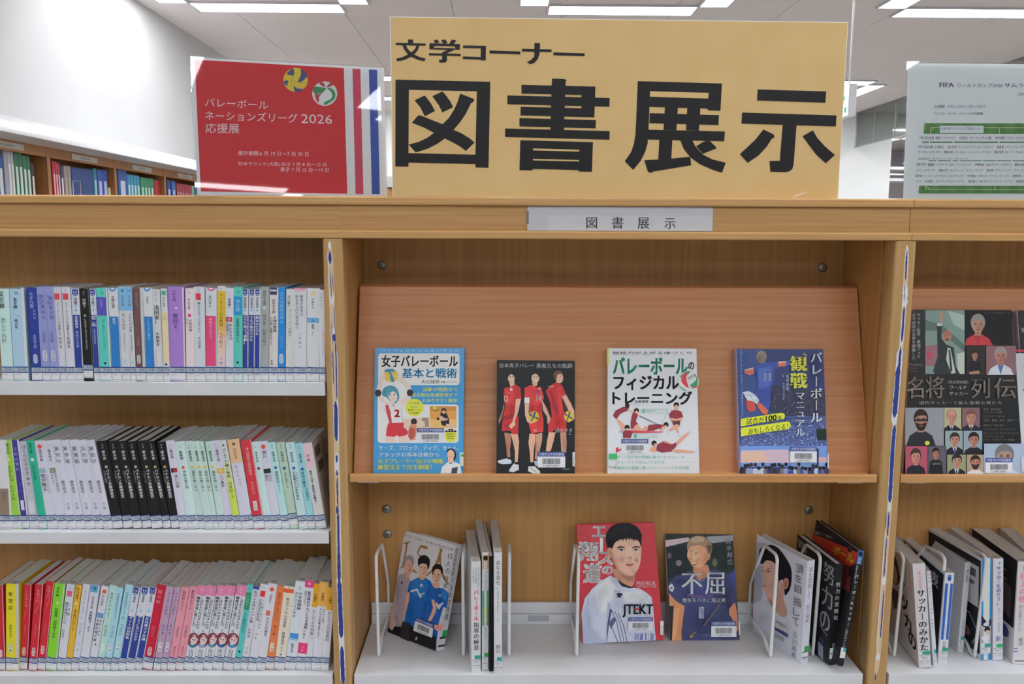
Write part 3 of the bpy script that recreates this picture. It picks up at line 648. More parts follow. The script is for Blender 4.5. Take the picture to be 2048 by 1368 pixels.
def band(a, c, v0, v1, u0=0, u1=1, n=6):
    a.k += a.eps; k = u0
    us = [u0+(u1-u0)*i/n for i in range(n+1)]
    a.mb.add([a._p(u, v0) for u in us]+[a._p(u, v1) for u in us], [(i, i+1, n+2+i, n+1+i) for i in range(n)], a._m(c))
KANA = 'アイウオカキサシスセタチナニハフマミムヤユヨラリ'
def shelf_label(t, O, R, U, Dv, th, h, rnd, raise_=0.0, two=True, bulge=.0008):
    """white call-number sticker with two blue rules at the foot of the spine"""
    a = spine_sheet(O, R, U, Dv, th, h, bulge, 0, h*1000); a.k = 3.6e-4; H_ = h*1000; r = raise_
    band(a, 'D3D5D8', H_-23-r, H_-1.2-r); band(a, 'A6B0BE', H_-22.6-r, H_-14-r)
    band(a, '1F4486', H_-23.2-r, H_-21.5-r); band(a, '1F4486', H_-14.9-r, H_-13.1-r); band(a, '6F7278', H_-3.1-r, H_-2.6-r)
    a.text('共有', .3, H_-20.6-r, .9 if th > .013 else 1.0, H_-15.9-r, '3A4660')
    s = ''.join(rnd.choice(KANA) for _ in range(4)); a.text(s, .1, H_-12.2-r, .1+min(.85, .0085/th), H_-9.4-r, '5E6268')
    a.done(t, 'shelf_label', 'label_lettering')
def stamp(t, O, R, U, Dv, th, h, c='8A847C'):
    T = O+U*(h-.0006); N = U
    a = Art(lambda u, v: T+R*(th*u)+Dv*(.003+v*.014), N, start=1.5e-4)
    w = min(.45, .0075/th*.5)*1.0
    a.ell(c, .5, .4, .4, .32); a.ell(paper, .5, .4, .35, .26); a.rect(c, .32, .28, .68, .33); a.rect(c, .24, .39, .76, .43); a.rect(c, .34, .48, .66, .53); a.rect(c, .47, .2, .53, .6); a.done(t, 'page_stamp')
ORD = ['1st', '2nd', '3rd']+['%dth' % i for i in range(4, 60)]
def row(nm, x0, y0, sc, zt, zb, S, Yk, data, rowname, group, off=0, stamps=0, dep=.105):
    rnd = random.Random(len(data)*7+off)
    for i, (a0, a1, t0, yt, base, desc, items, *ex) in enumerate(data):
        ex = ex[0] if ex else {}
        Y = Yk+rnd.uniform(-.0012, .0012)+ex.get('dy', 0); pb = y0+zb/sc
        bl = P(x0+a0/sc, pb, Y=Y); br = P(x0+a1/sc, pb, Y=Y); tl = P(x0+t0/sc, y0+yt/sc, Y=Y)
        zs = z(S)+.0003; wd = br.x-bl.x-.0002
        an = math.atan2(tl.x-bl.x, tl.z-zs); th = wd*math.cos(an); h = math.hypot(tl.x-bl.x, tl.z-zs)
        U = Vector((math.sin(an), 0, math.cos(an))); R = Vector((math.cos(an), 0, -math.sin(an))); Dv = Vector((0, 1, 0))
        O = Vector((bl.x, Y, zs + (th*math.sin(an) if an > 0 else 0)))
        k = off+i
        t = thing('paperback', '%s, %s on the %s shelf' % (desc, ORD[k], rowname), 'book', O+R*(th/2), group)
        book_body(t, O, R, U, Dv, th, h, dep+rnd.uniform(-.002, .002), base)
        a = spine_sheet(O, R, U, Dv, th, h, v0=yt, v1=zb)
        for it in items:
            q = it[0]
            if q == 'b': band(a, it[3], it[1], it[2], *(it[4:6] if len(it) > 4 else ()))
            elif q == 'v':
                wf = min(.92, (it[5] if len(it) > 5 else .62)*1.25); bo = (it[6] if len(it) > 6 else 0)+.012; uc = it[7] if len(it) > 7 else .5
                a.vtext(it[3], uc-wf/2, it[1], uc+wf/2, it[2], it[4], bo, asp=(h/(zb-yt))/th)
            elif q == 'd':
                r = it[3]/1250; a.ell(it[2], .5, it[1], r/th, r*(zb-yt)/h)
            elif q == 'h': a.ell(it[2], .5, yt, .36, it[1]-yt, a0=0, a1=180)
            elif q == 'r':
                r = .5; ux0, ux1, c = (it[4], it[5], it[3]) if len(it) > 5 else (.25, .75, it[3]); vh = (it[2]-it[1]); m = vh*.18
                a.poly(c, [(ux0, it[1]+m), (ux0+.1, it[1]), (ux1-.1, it[1]), (ux1, it[1]+m), (ux1, it[2]-m), (ux1-.1, it[2]), (ux0+.1, it[2]), (ux0, it[2]-m)])
            elif q == 'n':   # navy crest badge, small blue lozenge and navy lower field with notched top
                vv = lambda y: y-it[1]
                y = it[1]; band(a, '2C4596', y, y+55, .12, .85); a.poly('2C4596', [(.12, y+55), (.85, y+55), (.485, y+78)]); a.poly('C8CEDC', [(.28, y+16), (.4, y+26), (.58, y+26), (.7, y+16), (.66, y+45), (.485, y+58), (.32, y+45)])
                a.poly('5AA8D8', [(.485, y+215), (.66, y+232), (.485, y+250), (.3, y+232)])
                band(a, '2A3F92', y+285, 1100, .06, .9); a.poly(base, [(.3, y+284), (.7, y+284), (.485, y+298)])
            elif q == 'f':   # small round portrait, a long haired head
                y = it[1]; a.ell('7A3A4A', .5, y, .62, 75, n=20); a.ell('E2C0BC', .52, y-10, .34, 48); a.poly('8A3C4C', [(.2, y-60), (.5, y-78), (.85, y-55), (.9, y-5), (.72, y-35), (.45, y-42), (.3, y-20), (.14, y+20)]); a.poly(it[2], [(.15, y+35), (.5, y+48), (.85, y+30), (.8, y+62), (.5, y+75), (.2, y+62)])
                a.ell('3A3440', .42, y-6, .06, 7); a.ell('3A3440', .66, y-6, .06, 7)
        a.done(t, 'spine_print', 'spine_lettering')
        shelf_label(t, O, R, U, Dv, th, h, rnd, ex.get('up', 0))
        if ex.get('back'):
            c = Art(lambda u, v: O+R*th+Dv*(dep*u)+U*(h*(1-v)), R, start=1.5e-4)
            c.rect('6A6864', .1, .08, .42, .2); c.rect('6A6864', .14, .26, .46, .38)
            for i in range(14): c.rect('8E8A84', .5+i*.028, .1, .508+i*.028, .34+.3*(i % 3)*.4)
            for i in range(5): c.rect('9A958E', .2+i*.09, .46+i*.02, .215+i*.09, .66+i*.02)
            c.rect('5A5854', .45, .72, .95, .8); c.done(t, 'back_cover_print')
        if stamps and rnd.random() < stamps: stamp(t, O, R, U, Dv, th, h, rnd.choice(['5E5852', '807A74', '8F8A84']))
k_, w_ = '3A3A40', 'D8DAE2'
G1 = 'paperbacks on the top shelf of the book-filled bay'
row('a', 0, 540, 5.7, 200, 1262, S1, .008, [
 (28, 160, -35, 215, 'BCDCDA', 'pale aqua paperback', [('v', 240, 440, '葉室麟', k_, .4, 0, .35), ('v', 540, 830, '恋しぐれ抄', '6A7A84', .42, 0, .4)]),
 (166, 330, 105, 215, 'A9C8EE', 'light blue paperback with wide white page edge', [('b', 200, 1262, 'CFD2D6', .82, 1), ('v', 240, 290, '時', '7A8AA0', .2), ('v', 315, 440, '葉室麟', k_, .25, 0, .38), ('d', 520, '9AB0C8', 2), ('v', 555, 665, '緋の街', '3A4050', .26, .01, .38)]),
 (370, 490, 305, 203, '2A3E94', 'navy paperback with a white oval mark', [('b', 200, 1262, 'A9B0CC', .95, 1), ('v', 250, 430, 'ちぎれ雲', 'A9B8E0', .42, 0, .4), ('v', 440, 560, '富樫倫', '8FA0D0', .2, 0, .6), ('v', 730, 890, '富樫倫太郎', '9FAEDC', .3), ('r', 955, 1060, 'C9CEDC', .25, .65), ('v', 965, 1050, '光文社', '4A5070', .25, 0, .45)]),
 (494, 588, 415, 190, '8F97CC', 'lilac paperback', [('v', 270, 400, '秘やか', '6A6AA8', .35, 0, .3), ('v', 270, 560, '夜叉萬同心', '555C98', .4, 0, .62), ('v', 680, 820, '辻堂魁', '6A6AA8', .4), ('r', 910, 1030, 'C9CEE0', .2, .75), ('v', 920, 1020, '光文社', '6A7098', .35)]),
 (590, 680, 510, 190, '8F97CC', 'lilac paperback', [('v', 270, 400, '千金', '6A6AA8', .35, 0, .3), ('v', 290, 560, '夜叉萬の猫', '555C98', .4, 0, .62), ('v', 680, 820, '辻堂魁', '6A6AA8', .4), ('r', 910, 1030, 'C9CEE0', .2, .75), ('v', 920, 1020, '光文社', '6A7098', .35)]),
 (682, 767, 605, 193, 'CDCFD8', 'white paperback with a red square near its top', [('v', 205, 250, 'とU', '6A6A70', .4), ('b', 265, 335, 'D24A56', .1, .8), ('v', 360, 740, 'スイーツレシピで謎解きを', '50505A', .5), ('v', 750, 890, '友井羊', '50505A', .4)]),
 (769, 862, 700, 193, 'CDCFD8', 'white paperback with a red square near its top', [('v', 205, 250, 'とU', '6A6A70', .4), ('b', 265, 335, 'D24A56', .1, .8), ('v', 360, 740, 'スイーツレシピで謎解きを', '50505A', .5), ('v', 750, 890, '友井羊', '50505A', .4)]),
 (864, 958, 810, 215, 'CCD0DC', 'white and navy paperback with crest badge before the black one', [('n', 222), ('v', 310, 425, '内藤了', k_, .4), ('v', 520, 660, '異能捜査', w_, .6, .01), ('v', 690, 880, '警視庁公安部', 'A9B4D8', .35)]),
 (962, 1070, 900, 212, '2A2A2C', 'black paperback with raised sticker', [('b', 200, 1262, '6A6A6C', .94, 1), ('v', 240, 290, 'ない', 'A9A9A9', .25), ('v', 320, 430, '内藤了', 'C4C4C4', .34, .01), ('d', 515, '8A9A6A', 2.6), ('v', 545, 670, 'ＬＡＳＴ', 'D0D0D0', .36, .02), ('v', 675, 900, '藤堂比奈子最後の事件', 'A8A8A8', .26)], {'up': 4}),
 (1078, 1148, 1020, 215, 'CCD0DC', 'white and navy paperback with crest badge after the black one', [('n', 222), ('v', 310, 425, '内藤了', k_, .4), ('v', 500, 650, '桜底', w_, .6, .01), ('v', 665, 840, '警視庁異能処理班', 'A9B4D8', .35)]),
 (1150, 1278, 1095, 205, '5CC8BC', 'teal paperback with a violet block', [('b', 200, 1262, 'C4CCD0', .86, 1), ('b', 308, 515, '5A50B4', 0, .86), ('v', 235, 290, '内', '3E9A90', .3), ('v', 330, 440, '内藤了', '9A90D8', .35, 0, .42), ('v', 550, 890, 'ゴールデン・ブラッド', '2E7A74', .34, .01, .5), ('d', 1055, '2E4A48', 2.4)]),
 (1282, 1390, 1230, 205, 'CDD0D6', 'white and blue paperback with blue half disc', [('h', 245, '3A86CC'), ('v', 290, 430, '長岡弘樹', '484850', .34), ('b', 525, 1100, '2A7AC2', .04, .96), ('v', 540, 610, '教場', 'B8D4EC', .4)]),
 (1394, 1493, 1345, 190, 'CCCFD4', 'white paperback with sky blue head', [('b', 195, 460, '7DB4DC'), ('d', 235, '30405A', 2.6), ('v', 285, 410, '中島久枝', '30506E', .36), ('v', 485, 680, 'なごりの月', '42444A', .46), ('v', 700, 920, '日本橋牡丹堂菓子ばなし', '8A8E96', .24), ('b', 1005, 1075, 'A9CCE4', .3, .6)]),
 (1496, 1556, 1440, 190, 'CCCFD4', 'white paperback with sky blue head', [('b', 195, 460, '7DB4DC'), ('d', 235, '30405A', 2.6), ('v', 285, 410, '中島久枝', '30506E', .46), ('v', 485, 700, 'ふたたびの虹', '42444A', .6), ('v', 720, 920, '日本橋牡丹堂菓子', '8A8E96', .35), ('b', 1005, 1075, 'A9CCE4', .3, .7)]),
 (1558, 1668, 1515, 203, '6E5250', 'dull brown paperback with pale edge', [('b', 200, 1262, 'BFC2C6', .72, 1), ('v', 250, 415, '花酔ひ恋文', '9A8480', .26, 0, .34), ('v', 740, 860, '中島要', '9A8480', .24, 0, .36), ('r', 960, 1060, 'C8C8CC', .16, .54), ('v', 970, 1050, '光文社', '6A6068', .22, 0, .35)]),
 (1672, 1776, 1625, 203, 'CDD0D6', 'white and blue paperback with half disc, beside brown one', [('h', 245, '3A86CC'), ('v', 295, 395, '中田永一', '484850', .34), ('b', 525, 1100, '2A7AC2', .04, .96), ('v', 540, 790, 'くちびるに歌を', 'A4C8E8', .4)]),
 (1778, 1868, 1730, 220, 'CDCFD2', 'white paperback with bold black title', [('v', 240, 350, 'なUtn', '5A5A60', .34), ('v', 395, 620, '浅田家！', '2C2C30', .6, .015), ('v', 700, 860, '中野量太', '2C2C30', .5, .01)]),
 (1870, 1940, 1830, 212, 'CED2D6', 'white paperback turning peach below a teal square', [('b', 235, 285, '3EAA9A', .15, .85), ('v', 305, 415, '中村文則', '505058', .5), ('b', 478, 1040, 'EAC9A2', .04, .96), ('v', 500, 565, '王国', '9A7A50', .6), ('d', 1068, '34343A', 2.4)]),
 (1942, 2122, 1913, 190, 'A67ECC', 'wide purple paperback', [('b', 200, 1262, 'CFCDD6', .9, 1), ('v', 225, 360, '中村文則', '5A4478', .26, 0, .4), ('d', 430, 'C8B4E0', 3), ('v', 490, 670, '教団Ｘ', '54406E', .34, 0, .44)]),
], 'top', G1)
row('b', 320, 540, 5.7, 200, 1262, S1, .008, [
 (302, 396, 288, 210, 'EECFD2', 'pale pink paperback with a hot pink dot', [('v', 240, 280, 'な', '9A7A80', .24), ('v', 320, 445, '中山七里', '4A3A42', .4, 0, .45), ('d', 513, 'E03C7C', 3.2), ('v', 555, 695, '七色の毒', '5A3A4A', .5, .01, .6), ('v', 550, 640, '刑事犬', '8A6A74', .2, 0, .2)]),
 (398, 521, 382, 193, 'CBD0D8', 'white paperback with a small red square', [('v', 205, 250, 'とな', '6A6A70', .3), ('b', 265, 340, 'D24250', .2, .68), ('v', 360, 715, '護られなかった者たちへ', '54545C', .34), ('v', 755, 885, '中山七里', '54545C', .28)]),
 (524, 650, 520, 208, 'CDD2DA', 'white and cerise paperback with pink half disc', [('h', 240, 'E04A86'), ('v', 290, 425, '夏川草介', '50505A', .3, 0, .42), ('b', 520, 1088, 'DC4A7C', 0, .92), ('v', 540, 780, '神様のカルテ３', 'F0B4C8', .34, 0, .45)]),
 (652, 745, 655, 185, 'CED0D4', 'yellow headed paperback fading to peach', [('b', 240, 600, 'D9B83A'), ('b', 600, 680, 'E2B060'), ('b', 680, 760, 'E6B888'), ('b', 760, 950, 'EBC4B4'), ('b', 950, 1090, 'E0C8CC'), ('v', 205, 230, '◇', '6A6A6A', .3), ('v', 265, 640, 'ケーキ王子の名推理', '6E5420', .42), ('v', 700, 880, '七月隆文', '8A6A50', .4), ('v', 970, 1080, '文庫', '7A6A64', .3)], {'dy': -.001}),
 (748, 839, 748, 208, 'CDCFD8', 'white paperback with small crimson picture', [('d', 275, '9A9AA0', 3.6), ('d', 275, 'D2D4DA', 3.0), ('v', 315, 440, '鳴神響一', k_, .4), ('b', 530, 585, 'B8485C', .05, .85), ('d', 556, 'D8B8B4', 2.2), ('v', 600, 790, 'おんな与力', '3A3A44', .4, .01, .65), ('v', 600, 850, '花房英之介（一）', '3A3A44', .36, 0, .25)]),
 (840, 938, 840, 195, '5CC4B6', 'teal paperback with a blue block', [('v', 225, 270, '似', '3E9A90', .3), ('b', 300, 510, '2E90CC', 0, .95), ('v', 330, 470, '似鳥鶏', 'A4D0EC', .4), ('v', 545, 815, '迷路館の佐和さん', '2A5A5A', .36, .01), ('d', 1045, '203A40', 2.4)]),
 (940, 1003, 943, 220, 'CCD0DC', 'slim navy crest paperback', [('n', 222), ('v', 310, 430, '西尾維新', k_, .5), ('v', 510, 840, '美少年椅子【初編】', w_, .66, .02)]),
 (1005, 1075, 1015, 220, 'CCD0DC', 'slim navy crest paperback', [('n', 222), ('v', 310, 430, '西尾維新', k_, .5), ('v', 515, 810, 'モルグ街の美少年', w_, .6, .02)]),
 (1077, 1140, 1082, 220, 'CCD0DC', 'slim navy crest paperback', [('n', 222), ('v', 310, 430, '西尾維新', k_, .5), ('v', 515, 740, '緑衣の美少年', w_, .6, .02)]),
 (1142, 1240, 1145, 195, 'A2AAAA', 'plain grey paperback', [('v', 230, 400, '西村京太郎', '4A5050', .34), ('d', 430, 'C4CCC8', 3), ('v', 500, 865, '明日香・幻想の殺人', '545C5C', .46)]),
 (1243, 1342, 1250, 200, 'D2CDCB', 'white paperback with a navy swirl at its head', [('b', 200, 282, '3A3F5C', .05, .85), ('b', 225, 245, 'C9CCD4', .1, .8), ('v', 330, 490, '西村京太郎', k_, .32), ('v', 520, 700, '十津川警部', '2C2C30', .42, .02, .65), ('v', 530, 845, 'わが愛に墓標を立てよ', '3A3A40', .34, 0, .22), ('v', 1010, 1080, '実業', '6A6A70', .25, 0, .3)]),
 (1345, 1430, 1345, 195, '2A86D0', 'bright blue paperback with an oval mark', [('v', 250, 600, 'さらば南紀の海よ', '90C0EC', .46), ('v', 740, 885, '西村京太郎', '74ACE0', .32), ('r', 950, 1055, 'C9D4E0', .2, .75), ('v', 960, 1045, '光文社', '4A6A90', .3)]),
 (1433, 1526, 1440, 220, 'CFCFD0', 'white paperback with a thin grey title', [('v', 240, 262, '一', '7A7A80', .3), ('v', 290, 420, '西山繭子', '5A5A60', .3, 0, .35), ('v', 440, 750, 'バンクーバーの朝日', '6A6A70', .36, 0, .5)]),
 (1528, 1672, 1528, 212, 'CDD1D8', 'white paperback with a pink top edge', [('b', 212, 240, 'F0A0B8', .0, .85), ('v', 280, 520, '最後の医者は', '6E727A', .28, 0, .6), ('v', 280, 670, '桜を見上げて君を想う', '6E727A', .28, 0, .24), ('v', 700, 890, '二宮敦人', '8A8C92', .18, 0, .48)]),
 (1675, 1820, 1678, 210, 'D0D2D6', 'white paperback crossed by a sky blue band', [('b', 240, 290, 'D8CC8A', .32, .6), ('v', 320, 440, '乃南アサ', '46464C', .22, 0, .45), ('b', 540, 595, '6EAAD4', 0, .94), ('v', 548, 590, '▲', '2A5478', .22, 0, .46), ('v', 610, 750, '暁鐘（上）', '4A4A50', .24, .01, .46)]),
 (1823, 1888, 1818, 225, 'D0D2D6', 'white paperback with pink title beside the post', [('v', 255, 440, '桂望実の本', '7A7C84', .25, 0, .3), ('v', 690, 960, '母親ウエスタン', 'E49AA8', .42, 0, .6)]),
], 'top', G1, off=19)
G2 = 'paperbacks on the middle shelf of the book-filled bay'
lav = 'CFCFE0'
def kl(i, title, cc=None): return [('v', 290, 350, 'ふ', '8A8A96', .22, 0, .2), ('v', 310, 500, title, '50505C', .42, 0, .5), ('v', 350, 480, '料理人季蔵', '9A9AA8', .2, 0, .18), ('v', 660, 790, '藤井邦夫', '50505C', .34, 0, .5), ('v', 880, 960, '文春', '8A8A96', .3, 0, .55)]
def vt(sub, dotc): return [('v', 290, 345, 'ふA', 'A0A0A0', .3), ('v', 360, 455, '藤木稟', 'C4C4C4', .36, .01), ('d', 525, dotc, 3), ('v', 550, 840, 'バチカン奇跡調査官', 'D2D2D2', .44, .02, .55), ('v', 560, 680, sub, '8E8E8E', .22, 0, .2)]
row('c', 0, 830, 5.068, 262, 1150, S2, .016, [
 (5, 124, -42, 250, 'D0D2D6', 'white paperback with taupe foot', [('b', 740, 1020, '8E7C6C', 0, .85), ('v', 770, 860, '野集', '6A5A50', .3)]),
 (127, 226, 18, 252, '9ACB48', 'lime green paperback', [('b', 250, 1150, 'BFCBB8', .9, 1), ('v', 285, 395, '藤谷治', '3E5A24', .36), ('d', 448, 'C8E098', 3), ('v', 510, 860, 'おがたQ、という女', '4A6A2C', .4)]),
 (230, 305, 115, 255, '443E94', 'indigo paperback with white edge', [('b', 250, 1150, 'CFCDD8', .8, 1), ('v', 320, 570, '千年の黙礼', 'A9A4DC', .4, 0, .4), ('v', 660, 800, '森谷', '7A74B8', .24), ('b', 860, 960, 'D0D0DC', .2, .65)]),
 (308, 400, 190, 268, 'BDBDCA', 'silvery lilac paperback', [('v', 300, 610, 'ぼくらのきせき', '62626E', .44), ('v', 620, 720, '藤野', '6A6A78', .3), ('b', 870, 990, 'CFCFD8', .2, .8)]),
 (402, 480, 262, 255, '2EB090', 'sea green paperback with a white dot', [('v', 280, 390, '藤野可織', '1E5A4C', .42), ('d', 450, 'CFE4DC', 3.6), ('v', 510, 650, '爪と目の国', '1E5A4C', .48, .01)]),
 (482, 590, 340, 262, lav, 'white paperback with orange disc at its head', [('d', 322, 'E2563A', 4.6), ('v', 350, 470, '藤原伊織', '50505C', .36), ('b', 540, 585, '8FB0C4', .1, .7), ('v', 595, 770, '雪が降る', '3A3A44', .4, .01, .38), ('v', 600, 800, 'テロリストのパ', '6A6A74', .2, 0, .72)]),
 (592, 690, 435, 262, lav, 'white paperback with ringed mark and green picture', [('d', 318, '9A9AA8', 4.6), ('d', 318, lav, 4), ('v', 350, 470, '藤井邦夫', '50505C', .36), ('b', 535, 585, '7A8A6A', .2, .8), ('d', 562, 'C8A8A0', 2.2), ('v', 595, 700, 'おたふく', '3A3A44', .36, .01, .36), ('v', 590, 780, '新秋山久蔵御用控', '6A6A74', .2, 0, .72)]),
 (692, 780, 517, 255, lav, 'white series paperback', kl(0, '紙切り')),
 (782, 870, 605, 255, lav, 'white series paperback', kl(1, '新参者')),
 (872, 965, 697, 255, lav, 'white series paperback', kl(2, '紙風船')),
 (967, 1058, 785, 255, lav, 'white series paperback', kl(3, '忘れ雪')),
 (1060, 1150, 865, 258, lav, 'white series paperback', kl(4, '縁結び')),
 (1152, 1253, 980, 268, '29292B', 'black series paperback', vt('天使と悪魔', 'A4A4AC')),
 (1255, 1352, 1090, 266, '29292B', 'black series paperback', vt('血と薔薇と十', 'A4A4AC')),
 (1354, 1446, 1185, 268, '29292B', 'black series paperback', vt('楽園の十字', 'A4A8AC')),
 (1448, 1543, 1283, 272, '29292B', 'black series paperback', vt('独房の探偵の', 'A4A488')),
 (1545, 1656, 1385, 265, '29292B', 'black series paperback', vt('ソロモンの', 'A8A860')),
 (1659, 1740, 1485, 270, '29292B', 'black series paperback', vt('天使と堕天使', '9AA868')),
 (1743, 1823, 1590, 278, '29292B', 'black series paperback', vt('アダムの誘', 'A8A068')),
], 'middle', G2, stamps=.25)
aq, gr = 'C8E0E2', 'C2DAD4'
def ys_(): return [('v', 300, 345, 'ふの', '8AA09C', .3), ('v', 360, 470, '椹野道流', '34403E', .5, .01), ('d', 525, 'E6C45A', 3.2), ('v', 560, 770, '最後の晩ごはん', '50605E', .6, 0, .55)]
row('d', 330, 830, 5.068, 262, 1150, S2, .016, [
 (152, 236, 5, 262, lav, 'white paperback with a small red and black picture', [('d', 320, '9A9AA8', 4.6), ('d', 320, lav, 4), ('v', 350, 440, '藤沢周', k_, .36), ('b', 535, 580, 'A83038', .1, .85), ('b', 540, 578, '3A3A3C', .1, .4), ('v', 600, 735, '遠い記憶', '46464E', .42, 0, .6)]),
 (238, 340, 92, 272, aq, 'pale aqua paperback with red dot', [('v', 300, 340, 'ふU', '8AA0A4', .24), ('v', 365, 455, '藤崎翔', '34383E', .34, .01), ('d', 530, 'E0624A', 3.2), ('v', 560, 745, '神様の裏の顔', '4A565C', .4, 0, .55)]),
 (342, 412, 200, 265, gr, 'pale green paperback with yellow dot', ys_()),
 (414, 490, 265, 268, gr, 'pale green paperback with yellow dot', ys_()),
 (492, 546, 335, 268, gr, 'pale green paperback with yellow dot', ys_()),
 (548, 624, 405, 270, gr, 'pale green paperback with yellow dot', ys_()),
 (626, 710, 470, 262, lav, 'white paperback with a gold picture band', [('d', 320, 'A08A98', 4.6), ('d', 320, lav, 4), ('v', 350, 470, '藤野千夜', k_, .36), ('b', 540, 590, 'E2B45A', .02, .95), ('d', 565, 'E8E0D0', 2), ('v', 600, 730, 'しい散歩', '46464E', .42, 0, .5)]),
 (712, 780, 550, 258, 'CFD2D4', 'white paperback turning yellow green below', [('b', 480, 620, 'D2DCB0'), ('b', 620, 740, 'CBDB84'), ('b', 740, 1010, 'C8DC54'), ('v', 290, 325, '◆', k_, .3), ('v', 335, 480, 'はじめての', '46484A', .4), ('v', 485, 780, '繭子庵新二月某荘', '3A3C34', .5, .01), ('v', 790, 835, '本間', '6A7040', .24)]),
 (782, 902, 630, 252, lav, 'wide white paperback with peach head', [('b', 252, 485, 'E8B890'), ('d', 298, '3A3434', 3.2), ('v', 340, 450, '誉田哲也', '6A5040', .26, 0, .5), ('v', 505, 625, 'ルージュ', '4A4A50', .28, 0, .38), ('v', 640, 710, '硝子の', '9A9AA0', .16, 0, .5)]),
 (904, 1012, 765, 260, 'D03A46', 'red paperback with a white box', [('b', 255, 1150, 'CFA8A8', .93, 1), ('v', 330, 610, '増山超能力師事務所', 'EAB4B4', .42), ('v', 670, 800, '誉田哲也', 'E08A8A', .28), ('b', 868, 962, 'D4CCD0', .28, .66), ('v', 875, 955, '文春', 'A05058', .25, 0, .47)]),
 (1014, 1090, 870, 275, aq, 'pale aqua paperback with plum dot', [('v', 310, 345, 'ほ', '8AA0A4', .24), ('v', 370, 480, '本多孝好', '34383E', .44, .01), ('d', 540, '8A3C74', 3.2), ('v', 575, 640, 'dele3', '5A7A84', .5)]),
 (1092, 1190, 940, 270, lav, 'white paperback with orange disc and dark green picture', [('d', 325, 'E2563A', 4.6), ('v', 360, 440, '堀川', k_, .36), ('b', 545, 590, '2E4A40', .1, .85), ('v', 600, 670, '虚月', '46464E', .34, 0, .3), ('v', 600, 680, '幻影の', '6A6A70', .3, 0, .7)]),
 (1192, 1270, 1040, 280, 'B4DEE2', 'light blue green paperback with blue dot', [('v', 300, 345, 'まの', '7A9CA4', .34), ('v', 370, 475, '松岡圭祐', '34404A', .42, .01), ('d', 533, '4A6AB0', 3.2), ('v', 565, 690, '催眠特別', '3A5A66', .5), ('v', 700, 800, '書き下ろし', '6A8A94', .24)]),
 (1272, 1358, 1125, 280, 'B4CCBA', 'sage green paperback with high set sticker', [('v', 300, 345, 'まの', '7A9484', .34), ('v', 370, 475, '松岡圭祐', '34403A', .42, .01), ('d', 540, '35586A', 3.2), ('v', 570, 740, '人造人間の１２', '3A5A4A', .5)], {'up': 3.5}),
 (1364, 1454, 1220, 280, 'BFDADE', 'pale blue paperback with navy dot', [('v', 300, 345, 'まの', '7A9CA4', .34), ('v', 375, 480, '松岡圭祐', '34404A', .42, .01), ('d', 537, '3E5CA8', 3.2), ('v', 570, 860, '万能鑑定士の事件簿特', '3A5A66', .34, 0, .4), ('v', 570, 740, '人の死なない', '5A7A84', .22, 0, .72)]),
 (1456, 1532, 1313, 288, '98D0DA', 'sky blue paperback with blue dot', [('v', 310, 350, 'まの', '6A94A4', .34), ('v', 390, 485, '松岡圭祐', '24404A', .42, .01), ('d', 547, '3E5CA8', 3.2), ('v', 570, 730, '探偵の鑑定', '2A5A6A', .5, .01, .45), ('v', 735, 870, '万能鑑定士', '2A5A6A', .4, 0, .6)]),
 (1536, 1640, 1385, 290, 'D2D2D4', 'pink headed white paperback with its back cover showing', [('b', 290, 545, 'F0C4CC', 0, .85), ('v', 395, 475, '真藤', '46464C', .28, 0, .42), ('v', 560, 900, '庵堂三兄弟〜最終版の聖職者〜', '2E2E32', .34, .015, .4)], {'back': 1}),
], 'middle', G2, off=19, stamps=.25)
